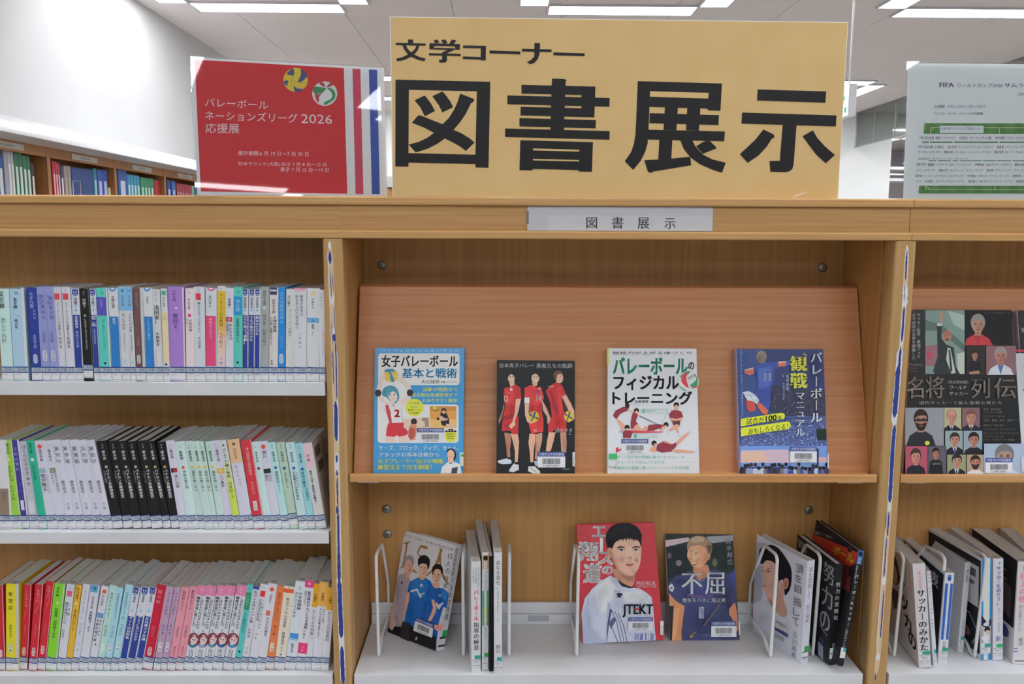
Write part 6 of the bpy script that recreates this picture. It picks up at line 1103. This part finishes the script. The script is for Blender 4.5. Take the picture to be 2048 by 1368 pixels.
A.poly('24242A', [(380, 285), (370, 210), (385, 150), (430, 98), (500, 76), (590, 76), (650, 105), (690, 160), (698, 230), (690, 290), (680, 250), (655, 215), (600, 200), (545, 215), (500, 225), (470, 240), (445, 270), (435, 300), (425, 305), (415, 290), (400, 300), (390, 298)], 2)
rnd = random.Random(4)
for i in range(17):
    x = 452+i*14; y = 232-20*math.sin(i/16*math.pi)+rnd.uniform(-3, 8); A.poly('24242A', [(x-12, y-30), (x+12, y-30), (x+rnd.uniform(-4, 8), y+rnd.uniform(8, 26))])
for i in range(22):
    t_ = math.radians(190+i*7.6); x, y = 535+160*math.cos(t_), 210+140*math.sin(t_); A.poly('24242A', [(x-12, y+8), (x+12, y+8), (x+rnd.uniform(2, 14), y-rnd.uniform(2, 11))])
for i in range(16): x = 400+i*18; A.line('34343C', [(x, 110+abs(8-i)*5), (x+12, 200+abs(8-i)*4)], 3)
A.poly('3A2C28', [(472, 296), (500, 282), (545, 290), (543, 300), (500, 294), (474, 304)]); A.poly('3A2C28', [(610, 292), (650, 282), (684, 290), (684, 298), (650, 292), (614, 302)])
A.poly('D8D4D8', [(486, 320), (510, 310), (538, 320), (512, 328)], 1); A.ell('3A3040', 514, 318, 11, 9); A.line('3A2A28', [(482, 318), (508, 307), (540, 318)], 4); A.poly('D8D4D8', [(622, 320), (645, 312), (668, 320), (646, 327)], 1); A.ell('3A3040', 645, 318, 10, 8); A.line('3A2A28', [(620, 318), (646, 308), (672, 317)], 4)
A.poly('B8666A', [(548, 448), (575, 440), (592, 444), (612, 440), (628, 448), (605, 468), (570, 468)], 1); A.line('8A4448', [(548, 450), (590, 453), (628, 450)], 4); A.ell('A87460', 580, 398, 6, 4); A.ell('A87460', 605, 397, 6, 4)
for a_ in ((450, 420, 40, 130, -18), (640, 520, 60, 40, 30), (470, 600, 90, 60, 40), (560, 560, 90, 40, 20)): A.soft('7A4A3A', *a_[:4], a_[4], .05)
for a_ in ((600, 260, 60, 30, 0), (650, 400, 30, 50, 0), (530, 400, 40, 40, 0)): A.soft('F4D4C4', *a_[:4], a_[4], .05)
A.soft('B86A5A', 500, 410, 40, 30, 0, .035); A.soft('B86A5A', 655, 415, 26, 28, 0, .035); A.soft('5A3428', 512, 300, 46, 16, 0, .06); A.soft('5A3428', 648, 300, 40, 14, 0, .06); A.soft('6A3C30', 590, 420, 26, 8, 0, .06); A.soft('6A3C30', 590, 480, 30, 8, 0, .05)
A.soft('1A1A20', 420, 250, 30, 60, 10, .08); A.soft('6A6E76', 540, 120, 90, 36, 0, .04)
for a_ in ((300, 800, 50, 160, 10), (230, 950, 40, 200, 0), (480, 800, 60, 90, 30), (700, 760, 60, 70, 0), (620, 1020, 120, 40, 0)): A.soft('7A86B4', *a_[:4], a_[4], .05)
for a_ in ((350, 700, 60, 90, 20), (250, 780, 40, 90, 10), (620, 740, 60, 50, 0), (760, 960, 40, 120, 0), (280, 1080, 60, 70, 0)): A.soft('F0F2FA', *a_[:4], a_[4], .06)
A.poly('2A2C34', [(463, 715), (490, 705), (520, 712), (524, 728), (505, 732), (512, 752), (490, 745), (470, 750), (480, 730)]); A.text('DESCENTE', 442, 688, 500, 700, '4A4C54', sk=-.1)
A.text('JTEKT', 520, 808, 800, 930, '2E3038', .03); A.poly('C83A40', [(622, 852), (650, 842), (680, 852), (650, 864)])
A.text('西田有志', 645, 598, 824, 640, 'DCD4D8', .015); A.text('NISHIDA YUJI', 652, 642, 830, 660, 'DCD4D8', .01)
barcode(A, 575, 928, 798, 1050); A.rect('D0D4D8', 864, 960, 895, 1086); A.line('4A4A50', [(878, 1010), (894, 1010), (894, 1075), (878, 1075), (878, 1010)], 3); A.done(t)
# --- navy smiling portrait book
t, O, N, q = shelf_cover([(1329.9, 1067.8), (1465, 1069.3), (1479.5, 1280.5), (1339.7, 1281)], [(0.5903, 0.1911, -0.5451), (0.7191, 0.1939, -0.547), (0.7183, 0.1182, -0.7205), (0.5895, 0.1154, -0.7186)], .016, 'dark book with a smiling light-haired player in a navy jersey and large white characters', '2E323A', spine_side='L', spinecol='8A8078')
A = zoomart(1320, 1050, 5.067, O, N)
A.poly('2A3638', [(52, 92), (738, 98), (760, 500), (100, 620), (75, 600)]); A.poly('1E2A30', [(60, 225), (290, 215), (300, 460), (80, 560)], 1); A.poly('C8B4B8', [(55, 155), (290, 125), (300, 165), (60, 222)]); A.poly('9A9CA4', [(470, 118), (740, 102), (738, 160), (520, 185)]); A.ell('7A6E78', 190, 385, 30, 32); A.ell('5A5E4A', 555, 380, 26, 40); A.ell('6A4A5A', 95, 310, 22, 30); A.rect('BFB8A8', 92, 878, 135, 935); A.poly('2A2A30', [(75, 700), (150, 780), (135, 1168), (100, 1168)])
nv, nv2 = '26306A', '303E84'
A.poly('2C3C8A', [(690, 500), (760, 455), (775, 640), (740, 660)], 1)
A.poly(nv, [(85, 590), (160, 520), (300, 470), (420, 480), (560, 450), (680, 490), (740, 580), (775, 700), (750, 790), (720, 830), (770, 950), (795, 1168), (220, 1168), (240, 900), (150, 800), (85, 680)], 1); A.poly(nv2, [(300, 500), (480, 500), (520, 700), (400, 800), (280, 700)], 1); A.poly('1E2658', [(560, 700), (740, 620), (720, 780), (600, 900), (620, 1168), (760, 1168), (720, 900)], 1)
A.poly('C8CCD8', [(85, 620), (120, 590), (145, 640), (125, 680), (95, 660)]); A.ell('9A4A5A', 115, 640, 14, 12)
A.poly('D08A5C', [(90, 690), (150, 760), (190, 790), (250, 820), (235, 930), (215, 1080), (220, 1172), (120, 1172), (130, 980), (140, 820), (95, 820)], 1); A.poly('E0A070', [(140, 850), (190, 840), (180, 1000), (150, 1168), (125, 1168)], 1); A.poly('C8805C', [(700, 850), (760, 780), (782, 900), (798, 1060), (770, 1090), (735, 960), (700, 900)], 1)
A.poly('D08C66', [(330, 440), (480, 400), (500, 460), (470, 520), (400, 560), (350, 500)], 1)
A.poly('DCA078', [(275, 290), (300, 225), (380, 200), (460, 230), (490, 300), (470, 380), (420, 430), (365, 448), (330, 420), (300, 370), (278, 330)], 2); A.poly('E8B48E', [(290, 290), (330, 250), (380, 260), (390, 330), (340, 350)], 2); A.ell('D09470', 490, 320, 18, 40, 10)
A.poly('A08468', [(272, 235), (285, 160), (330, 120), (400, 108), (470, 130), (520, 190), (528, 250), (510, 300), (480, 290), (460, 240), (430, 215), (380, 200), (330, 205), (300, 230), (285, 260)], 2); A.poly('C0A888', [(310, 150), (380, 118), (450, 140), (420, 170), (350, 175)], 2); A.poly('6A5444', [(470, 200), (525, 210), (520, 280), (490, 290)], 1)
A.line('4A342C', [(298, 275), (330, 268)], 5); A.line('4A342C', [(350, 278), (385, 276)], 5); A.line('3A2A24', [(300, 296), (328, 292)], 5); A.line('3A2A24', [(350, 298), (382, 298)], 5); A.poly('8A4438', [(312, 378), (350, 385), (378, 370), (365, 405), (335, 415)], 1); A.poly('ECE4E0', [(318, 382), (350, 388), (374, 376), (360, 394), (335, 398)], 1); A.line('B87C5C', [(325, 300), (318, 335), (338, 340)], 4)
for a_ in ((460, 350, 40, 90, 10), (350, 440, 60, 24, 10), (300, 360, 22, 50, 0), (430, 500, 60, 50, 0)): A.soft('8A4A30', *a_[:4], a_[4], .06)
for a_ in ((330, 260, 40, 30, 0), (385, 350, 28, 26, 0), (310, 340, 18, 26, 0)): A.soft('F6D0AC', *a_[:4], a_[4], .06)
for a_ in ((300, 700, 110, 80, 0), (650, 720, 70, 120, 0), (420, 1000, 120, 160, 0), (200, 580, 70, 60, 0)): A.soft('161C48', *a_[:4], a_[4], .07)
for a_ in ((420, 640, 80, 60, 0), (330, 930, 60, 120, 0), (560, 900, 70, 120, 0), (640, 540, 60, 40, 0)): A.soft('4456A0', *a_[:4], a_[4], .05)
for a_ in ((160, 900, 30, 160, 0), (200, 1050, 30, 120, 0)): A.soft('F0B880', *a_[:4], a_[4], .06)
for a_ in ((180, 300, 70, 80, 0), (600, 280, 90, 90, 0), (650, 420, 60, 60, 0)): A.soft('46585C', *a_[:4], a_[4], .05)
A.soft('5A4838', 500, 220, 40, 60, 0, .07); A.soft('D0BC9C', 380, 150, 60, 30, 0, .06)
A.line('C8A85A', [(335, 500), (370, 550), (408, 570), (450, 545), (500, 480), (485, 430)], 4)
wt2 = 'D4DAE2'
A.text('不', 212, 485, 424, 705, wt2, .015); A.text('屈', 450, 478, 650, 705, wt2, .015); A.text('Panasonic', 275, 695, 535, 738, '7A6AA0', .02); A.text('挫折をバネに飛ぶ男', 222, 738, 655, 786, wt2, .005); A.text('1', 388, 825, 440, 948, 'A8B4D4', .05); A.line('6A5444', [(610, 785), (530, 900), (430, 1030)], 14); A.line('8A744A', [(360, 1080), (290, 1135)], 12); A.ell('8A744A', 310, 1128, 22, 16)
for ch, (x, y) in zip('清水邦広', ((685, 165), (693, 232), (700, 305), (704, 375))): A.text(ch, x-28, y-30, x+28, y+30, 'A8B4BC', .005)
barcode(A, 512, 975, 768, 1132); A.text('KADOKAWA', 415, 1112, 515, 1120, '9A9AA4'); A.rect('C8CCD0', 790, 975, 806, 1110); A.done(t)
# --- the row of three spines with green and teal class marks
def upright(name, label, bl, br, tl, bkl, h=None, base='CFD1D6', dep=.13, group='books standing on the white bottom shelf', side_art=None, th=None, grn='2A9C94', art=None, lab=True, pg=paper, bulge=.0004, cover_art=None):
    """spine-out book: bl, br bottom corners, tl top corner of the spine, bkl top back corner of the same side (picture points)"""
    Bl, Br = P(*bl, Z=S3), P(*br, Z=S3)
    for p in (Bl, Br): p.z += .0004
    Y = Bl.y; Tl = P(*tl, Y=Y); U = (Tl-Bl); h = U.length; U.normalize()
    Tb = P(*bkl, Z=Tl.z-ZO); Dv = Tb-Tl; Dv.z = 0; Dv = (Dv-U*Dv.dot(U)).normalized()
    R = Dv.cross(U); R.normalize()
    if R.x < 0: R = -R
    th = th or max(.004, (Br-Bl).dot(R)*1.0); O = Bl.copy()
    if R.z < 0: O.z += -R.z*th
    t = thing('book', label, 'book', O+R*th/2, group)
    book_body(t, O, R, U, Dv, th, h, dep, base, pg, bulge, .0006)
    a = spine_sheet(O, R, U, Dv, th, h, bulge, 0, 1); a.asp = h/th
    if art: art(a, th, h)
    if lab:
        H_ = h*1000; f = lambda mm: 1-mm/H_
        a.rect('D2D5D8', .02, f(30), .98, f(11)); a.rect(grn, .35, f(30), .98, f(23.5)); a.line('4A4C54', [(.06, f(22)), (.94, f(22)), (.94, f(12)), (.06, f(12)), (.06, f(22))], .0035*1); a.text('783.2', .2, f(20), .8, f(17), '7A7C84'); a.rect('6A5A6A', .05, f(8.2), .95, f(7.9))
    a.done(t, 'spine_print', 'spine_lettering')
    if cover_art:
        c = Art(lambda u, v: O+Dv*(dep*(1-u))+U*(h*(1-v)), -R, start=1.5e-4); c.asp = h/dep; cover_art(c); c.done(t)
    stamp(t, O, R, U, Dv, th, h, '66605C')
    return t, O, R, U, Dv, th, h
def art1(a, th, h):
    a.vtext('いまどき中学生がなるほど！', .62, .04, .92, .24, '3A3A42'); a.vtext('引き出す監督の', .38, .05, .6, .2, '3A3A42'); a.vtext('ここまで伸びる！', .1, .05, .34, .2, '3A3A42')
    a.vtext('バレ｜ボ｜ル', .22, .25, .82, .53, 'D8385C', .03); a.vtext('指導の極意', .22, .54, .82, .8, '34343C', .02)
upright('book', 'white book with pink and black vertical title beside the second wire bookend', (943, 1345), (961.5, 1345), (942.6, 1124), (934, 1071), art=art1, dep=.15)
def art2(a, th, h):
    a.rect('E0A040', .05, .015, .95, .14); a.ell('2A2A2C', .5, .045, .36, .022); a.vtext('コツがわかる本', .2, .07, .8, .14, '3A2A1C'); a.vtext('バレ｜ボ｜ル', .2, .15, .8, .31, '3A9A6A', .01)
    a.rect('4AA070', .05, .32, .95, .62); a.vtext('練習に役立つ', .2, .33, .8, .46, 'C8E0D0'); a.vtext('勝つコツ', .15, .47, .85, .61, 'E0C060', .02); a.vtext('最強の技とトレ｜ニング', .2, .63, .8, .86, '4AA070')
upright('book', 'narrow white and green guide with orange head and splayed pages', (963.8, 1340), (977, 1340.5), (964.4, 1105.4), (952.5, 1046), art=art2, grn='2EA058', dep=.165)
upright('book', 'black-sided thin book between two white ones', (978.5, 1343), (986, 1344), (978.5, 1112), (966, 1050), art=None, base='1E1E22', lab=False, dep=.16)  # plain black cover fills the dark band between its neighbours
def art3(a, th, h):
    a.vtext('道なき道を。', .2, .06, .8, .3, '4A4A50'); a.vtext('逆境を乗り越え続けるバレ｜人生', .25, .31, .75, .56, '7A7A80'); a.vtext('越川', .2, .75, .8, .83, '4A4A50')
upright('book', 'white book with thin grey title overhanging the shelf edge', (988.3, 1348.5), (1004, 1348.5), (987.8, 1106), (981, 1048), art=art3, grn='2A9CA4', dep=.16)
# --- profile portrait book seen obliquely
def side_book(px, pose, th, label, base, spinecol, art, spart):
    q0 = [V(*p) for p in pose]; N = plane(q0); O = q0[1]
    q = [hit(*p, O, N) if p else q0[i] for i, p in enumerate(px)]
    t = thing('display_book', label, 'book', (q[2]+q[3])/2, 'volleyball books on the white bottom shelf')
    cover_book(t, q, -N, th, base, spine_side='R', spinecol=spinecol)
    art(t, q, N, O)
    R = (q[1]-q[0]).normalized(); sp = Art(lambda u, v: q[1]+R*.0007-N*(th*u)+(q[2]-q[1])*v, R, start=1e-4); sp.asp = .188/th
    spart(sp); sp.done(t, 'spine_print', 'spine_lettering'); return t
def aA(t, q, N, O):
    A = zoomart(1490, 1040, 4.56, O, N)
    A.poly('A8ACBC', [(110, 200), (200, 215), (160, 700), (75, 880), (85, 560)], 1); A.poly('8A5A6A', [(80, 560), (86, 560), (72, 890), (66, 880)])
    A.poly('C8CCD8', [(75, 760), (200, 720), (260, 800), (300, 880), (390, 860), (420, 960), (440, 1100), (480, 1290), (270, 1150), (75, 900)], 1)
    A.poly('C89A86', [(195, 690), (310, 560), (370, 600), (350, 700), (370, 790), (380, 870), (330, 880), (260, 820), (230, 760)], 1); A.poly('D8AC98', [(150, 400), (220, 340), (300, 400), (330, 560), (310, 680), (260, 740), (205, 700), (180, 650), (162, 600), (172, 560), (156, 530), (160, 480), (148, 440)], 2)
    A.poly('1E1C22', [(130, 275), (180, 240), (240, 225), (310, 260), (370, 340), (415, 420), (428, 500), (420, 600), (395, 660), (365, 690), (360, 640), (345, 540), (310, 560), (300, 470), (275, 400), (230, 370), (190, 370), (165, 400), (140, 390)], 2)
    A.ell('C48A78', 372, 580, 28, 52, 8); A.ell('A86E60', 374, 580, 14, 32, 8); A.line('2A2224', [(152, 438), (172, 428)], 5); A.line('2A2224', [(205, 450), (235, 440)], 5); A.ell('2A2224', 216, 466, 12, 5); A.ell('2A2224', 160, 462, 6, 4); A.line('A04A48', [(165, 598), (195, 606)], 6); A.line('2A2226', [(375, 790), (382, 850), (368, 882), (340, 878)], 3)
    for a_ in ((290, 640, 40, 110, 10), (250, 760, 70, 40, 30), (200, 470, 50, 20, 0), (185, 600, 24, 16, 0)): A.soft('7A4A3E', *a_[:4], a_[4], .06)
    for a_ in ((190, 540, 24, 50, 0), (240, 600, 40, 60, 0), (250, 420, 50, 30, 0)): A.soft('F0CCBC', *a_[:4], a_[4], .05)
    for a_ in ((160, 900, 80, 80, 0), (330, 1000, 90, 90, 0)): A.soft('9AA0B8', *a_[:4], a_[4], .05)
    A.soft('4A4450', 330, 320, 60, 40, 40, .06); A.soft('8A8EA4', 130, 500, 50, 200, 0, .05)
    for ch, (x, y, s) in zip('頂を目指して', ((505, 435, 34), (495, 525, 30), (490, 620, 30), (483, 735, 36), (476, 830, 30), (470, 915, 30))): A.text(ch, x-s, y-s*1.2, x+s, y+s*1.1, '5A5860', -.0, sk=.35)
    for ch, (x, y) in zip('石川祐希', ((462, 1040), (458, 1100), (455, 1160), (450, 1220))): A.text(ch, x-20, y-24, x+20, y+26, '6A6870', sk=.35)
    A.poly('C8C4C0', [(285, 915), (385, 972), (392, 1030), (285, 975)]); A.poly('3A3A44', [(286, 918), (382, 974), (382, 980), (286, 924)]); A.poly('3A4484', [(280, 970), (398, 1040), (398, 1072), (280, 1000)]); A.poly('9A9AA4', [(278, 1030), (365, 1075), (365, 1110), (278, 1065)]); A.text('館長賞１', 0, 0, 0, 0, '4A4A50', q=[(310, 945), (360, 972), (360, 990), (310, 962)])
    A.done(t)
def aS(sp): sp.vtext('頂を目指して', .2, .06, .8, .37, '6A6878'); sp.vtext('石川祐希', .2, .42, .8, .6, '6A6878'); sp.rect('D4D6D8', 0, .83, 1, .93); sp.rect('2EA058', .35, .83, 1, .88); sp.line('3A3C44', [(.06, .885), (.94, .885), (.94, .94), (.06, .94), (.06, .885)], .008); sp.text('新潮社', .3, .955, .8, .965, '6A6A74')
side_book([(1513.7, 1068.5), (1615, 1122.2), (1600.7, 1328.4), (1505.4, 1264.8)], [(0.7527, 0.1519, -0.5319), (0.801, 0.033, -0.532), (0.7997, 0.0325, -0.7205), (0.7514, 0.1515, -0.7205)], .0155, 'white book with a profile portrait seen through a wire bookend', 'CDCFDA', 'CFD1DC', aA, aS)
def aB(t, q, N, O):
    A = zoomart(1600, 1030, 4.412, O, N)
    for ch, (x, y, s) in zip(('努', '力', 'の'), ((255, 480, 48), (240, 690, 48), (220, 900, 44))): A.text(ch, x-s, y-s*2, x+s, y+s*2, 'A8ACB0', .02, sk=.75)
    A.text('習', 0, 0, 0, 0, 'A8ACB0', .02, q=[(-20, 200), (60, 270), (60, 350), (-20, 270)]); A.poly('8A8C94', [(175, 960), (240, 1060), (240, 1075), (175, 975)]); A.poly('9AA0B8', [(160, 1110), (205, 1160), (205, 1290), (160, 1230)]); A.poly('34406A', [(170, 1060), (205, 1100), (205, 1150), (170, 1110)]); A.poly('3A3034', [(60, 350), (140, 430), (140, 640), (60, 560)])
    A.done(t)
def bS(sp): sp.vtext('努力の習慣化', .18, .17, .86, .56, 'C8CCCE', .015); sp.vtext('柳田', .25, .78, .8, .84, 'B0B4B8'); sp.rect('D2D6D8', .02, .83, 1, .94); sp.rect('2A9C94', .45, .835, 1, .875); sp.line('4A4C54', [(.06, .885), (.94, .885), (.94, .94), (.06, .94), (.06, .885)], .008); sp.rect('C8CCD0', .05, .95, .95, .952)
side_book([(1594.5, 1068.3), (1672, 1127.5), (1656.7, 1330), (1588, 1272)], [(0.8276, 0.1498, -0.5342), (0.8453, 0.0241, -0.5305), (0.8433, 0.0185, -0.7169), (0.8256, 0.1441, -0.7205)], .0125, 'black book with large silver characters behind the wire bookend', '232428', '1E1F22', aB, bS)
def aC(t, q, N, O):
    A = zoomart(1600, 1030, 4.412, O, N)
    A.poly('24262E', [(145, 42), (500, 300), (500, 330), (125, 180)]); A.poly('C03A2C', [(115, 165), (510, 330), (490, 430), (400, 470), (330, 420), (108, 210)]); A.text('頭脳プレーで攻める！', 0, 0, 0, 0, 'A8B4C8', .02, q=[(135, 140), (290, 190), (290, 215), (132, 165)])
    A.text('ボール', 0, 0, 0, 0, 'D8C83A', .04, q=[(300, 270), (478, 340), (470, 440), (290, 330)]); A.ell('4A3430', 440, 300, 22, 30); A.poly('6A2A2A', [(380, 430), (450, 450), (440, 680), (360, 640)], 1); A.poly('2A2024', [(430, 440), (480, 480), (470, 560), (430, 540)], 1)
    A.done(t)
def cS(sp): sp.rect('3A6AA8', 0, 0, 1, .12); sp.ell('1E2430', .5, .03, .35, .02); sp.vtext('図解', .2, .055, .8, .115, 'B8CCE0', .01); sp.vtext('頭脳で攻める', .1, .13, .45, .25, 'C0C4CC'); sp.vtext('バレ｜ボ｜ルセッタ｜', .2, .2, .85, .66, 'D0D0B8', .03); sp.vtext('上達のポイント', .2, .67, .7, .84, 'C0C0B0'); sp.rect('CFD3D6', .02, .84, .98, .93); sp.rect('2A9CA4', .45, .84, .98, .875)
side_book([(1632.9, 1039), (1716.7, 1100), (1675.5, 1331), (1598, 1275)], [(0.8664, 0.1642, -0.5142), (0.8797, 0.0177, -0.5017), (0.8494, -0.0026+.002, -0.708), (0.8361, 0.1439, -0.7205)], .0095, 'tall black and red guide with yellow lettering leaning on the case side', '26262A', '22222A', aC, cS)
# ------------------------------------------------------------------ right bay, bottom shelf
G5 = 'soccer books on the bottom shelf of the next bay'
def r1(a, th, h): a.vtext('一生つかえる', .25, .04, .75, .24, 'D8485C', .01); a.vtext('サッカ｜のみかた', .15, .24, .88, .84, '2E2E34', .03)
def r1c(c):
    for ch, (x, y) in zip('サッカの', ((.55, .33), (.62, .5), (.7, .66), (.82, .8))): c.text(ch, x-.13, y-.08, x+.13, y+.08, '3A3438', .03)
    c.vtext('一生つかえる', .84, .06, .93, .3, 'D8485C', .01); c.ell('4A3A3C', .3, .25, .2, .16); c.ell('C8A8A0', .3, .3, .12, .1); c.poly('5A4A54', [(.1, .5), (.4, .45), (.45, .6), (.2, .7)], 1)
upright('book', 'thick white soccer book with bold black title at the worn post', (1838, 1336), (1863.4, 1338), (1825, 1128.7), (1789, 1092.6), art=r1, cover_art=r1c, dep=.13, group=G5, grn='2A9C7C', base='CBC9CE')
def r2(a, th, h): a.vtext('実録 日本サッカ｜協会 激動史', .2, .05, .8, .6, '8A7A88'); a.rect('C8A8C0', .1, .01, .9, .05)
upright('book', 'thin white volume tucked behind the thick soccer book', (1866.8, 1332), (1874.5, 1332), (1853.3, 1143), (1822, 1108), art=r2, dep=.12, group=G5, grn='2AA0A8')
def r3(a, th, h): a.rect('C8D4E4', .1, .01, .95, .1); a.text('i', .3, .02, .7, .085, '2A5CB0', .05); a.rect('2A62B8', .1, .115, .95, .73); a.vtext('サッカ｜日本代表', .3, .14, .75, .37, 'C8D4EC', .01); a.vtext('「個の力」の真の鍛え方', .3, .39, .75, .71, 'B0C4E4'); a.vtext('日本', .3, .75, .75, .83, '4A4A54')
def r3c(c): c.rect('26262C', .02, .03, .98, .97); c.text('日本代表', .3, .08, .9, .24, 'C8CCD0', .03); c.poly('3A3A44', [(.2, .4), (.8, .35), (.85, .8), (.3, .85)], 1); c.ell('8A3A44', .7, .45, .08, .03)
upright('book', 'slim soccer book with royal blue spine panel', (1875.4, 1328), (1893.8, 1329), (1890.5, 1145.6), (1818.4, 1084.8), art=r3, cover_art=r3c, dep=.2, group=G5, grn='2A9C7C')
def r4(a, th, h): a.vtext('香川真司', .25, .08, .8, .22, '5A5A64', .01); a.vtext('心が震えるか', .25, .63, .8, .84, '8A8A90')
upright('book', 'pale grey book in a cloudy plastic sleeve pushed back on the shelf', (1915, 1304.7), (1926, 1304.7), (1930.7, 1124.4), (1852, 1068), art=r4, dep=.16, group=G5, grn='2A9C94', base='BFC0C6')
def r5(a, th, h):
    a.rect('2E8CC8', 0, 0, 1, .62); a.vtext('ジョカト｜レ・ナガトモ', .25, .02, .9, .6, 'E8E0B8', .03); a.poly('1E2A44', [(0, .55), (.5, .62), (1, .6), (1, .66), (.4, .68), (0, .65)]); a.rect('A8A8B0', 0, .66, 1, .83); a.ell('2A2A30', .6, .7, .3, .03); a.ell('D8B8A0', .62, .725, .2, .022); a.ell('D8D8DC', .45, .78, .4, .03); a.rect('2E8CC8', 0, .94, 1, 1)
def r5c(c): c.rect('26282E', .02, .03, .98, .95); c.rect('B8B8B8', .55, .1, .95, .5); c.rect('4A4A50', .65, .14, .9, .22); c.rect('5A5A60', .65, .26, .88, .3); c.line('A8A8AC', [(.6, .65), (.8, .6), (.95, .75), (.85, .9)], .012); c.ell('7A5A54', .75, .8, .07, .05)
upright('book', 'comic-style book with sky blue spine and cream lettering', (1961.6, 1321), (1983.5, 1322), (1964.4, 1117.4), (1873.6, 1064.5), art=r5, cover_art=r5c, dep=.16, group=G5, grn='2A9C94', base='CFD3D8')
def r6(a, th, h): a.vtext('「サッカ｜を語ろう」', .25, .03, .8, .46, '4A48A0', .025); a.vtext('日本サッカ｜協会会長', .4, .48, .75, .72, '8A8A9A'); a.vtext('原', .25, .75, .8, .82, '4A48A0', .02)
upright('book', 'white soccer book with violet vertical title', (1985.5, 1321), (2005, 1321), (1986.5, 1117.4), (1908, 1062), art=r6, dep=.16, group=G5, grn='2EB070', base='CFD0DA')
def r7(a, th, h): a.vtext('下剋上の戦', .1, .03, .5, .4, 'E8889C', .03); a.vtext('弱小監督のルール', .15, .42, .35, .68, '7A7A80'); a.vtext('菊池', .2, .74, .5, .82, '5A5A60'); a.rect('2F55A0', 0, .845, 1, .853); a.rect('2F55A0', 0, .875, 1, .883); a.rect('4A4C50', .1, .965, .6, .975)
def r7c(c): c.rect('2E2A30', .02, .0, .98, .66); c.text('上', .6, .1, .8, .26, 'C87A80', .02); c.text('下', .1, .06, .4, .2, 'B8707A', .02); c.poly('8A3A44', [(.3, .4), (.6, .35), (.7, .5), (.4, .55)], 1); c.poly('5A4A4E', [(.4, .2), (.9, .3), (.9, .6), (.5, .5)], 1); c.ell('4A4A90', .8, .75, .1, .06)
upright('book', 'thick pale book with pink characters and two blue bands at the picture edge', (2025, 1328), (2062, 1329), (2037, 1123), (1958.6, 1067.4), art=r7, cover_art=r7c, dep=.16, group=G5, lab=False, base='CFCDD0')
upright('book', 'pale grey book partly beyond the picture edge', (2063, 1326), (2090, 1326), (2072, 1122), (2011, 1067), dep=.16, group=G5, lab=False, base='C8C8CC')
# ================================================================== wire bookends
X5 = P(1540.6, 1315.2, Z=S3).x; yz = []
pts5 = [(1541, 1314), (1554.7, 1119), (1551, 1108), (1529.5, 1090.4), (1501, 1167.2), (1498.3, 1230.8), (1529.5, 1276.8), (1538, 1308)]
base5 = [P(*p, X=X5) for p in pts5]
x00 = X5; base5[0].z = z(S3)+.0032; base5[-1].z = z(S3)+.0032
def rounded(pts, r=.008, n=4):
    out = []; k = len(pts)
    for i in range(k):
        a, p, c = pts[i-1], pts[i], pts[(i+1) % k]
        d1, d2 = (a-p), (c-p); rr = min(r, d1.length*.4, d2.length*.4); s, e = p+d1.normalized()*rr, p+d2.normalized()*rr
        for j in range(n+1): u = j/n; out.append(s*(1-u)**2+p*2*u*(1-u)+e*u*u)
    return out
loc = Vector((X5, base5[0].y, z(S3)))
be0 = thing('wire_bookend', 'white wire bookend', 'bookend', loc, 'wire bookends')
b = MB(); b.tube(rounded(base5), .0029, wirewhite, n=10, closed=True); b.build('wire_loop', be0)
b = MB(); f0 = base5[0]; zf = z(S3)+.0003
b.tube([Vector((X5, f0.y+.012, zf+.0012)), Vector((X5, f0.y+.1, zf+.0012))], .0011, wirewhite, n=6); b.build('foot', be0)
descr = ['in front of the navy-shirt profile portrait book'] 
spots = [((1541, 1314), 'in front of the profile portrait book', 0), ((757.5, 1313), 'standing alone beside the screw-studded case side', 0), ((927, 1313), 'between the tilted white portrait book and the three upright spines', 0), ((1018, 1313), 'closing the group of three upright spines', 0),
         ((1153, 1313), 'overlapping the edge of the red portrait book', 0), ((1625, 1313), 'before the black book with silver characters', 0), ((1788, 1314), 'partly hidden by the worn post of the soccer bay', .0), ((1868, 1316), 'between the thick white and the blue-panelled soccer books', .0), ((1949, 1316), 'before the dark cover in the soccer bay', .0)]
for i, (p, d, rz) in enumerate(spots):
    o = be0 if i == 0 else copy_tree(be0)
    w = P(*p, Z=S3); o.location = (w.x, w.y, z(S3)) if i else loc; o['label'] = 'white wire bookend ' + d
# ------------------------------------------------------------------ hardly seen rows below, behind the frame edge: none

bpy.data.scenes.remove(TS)
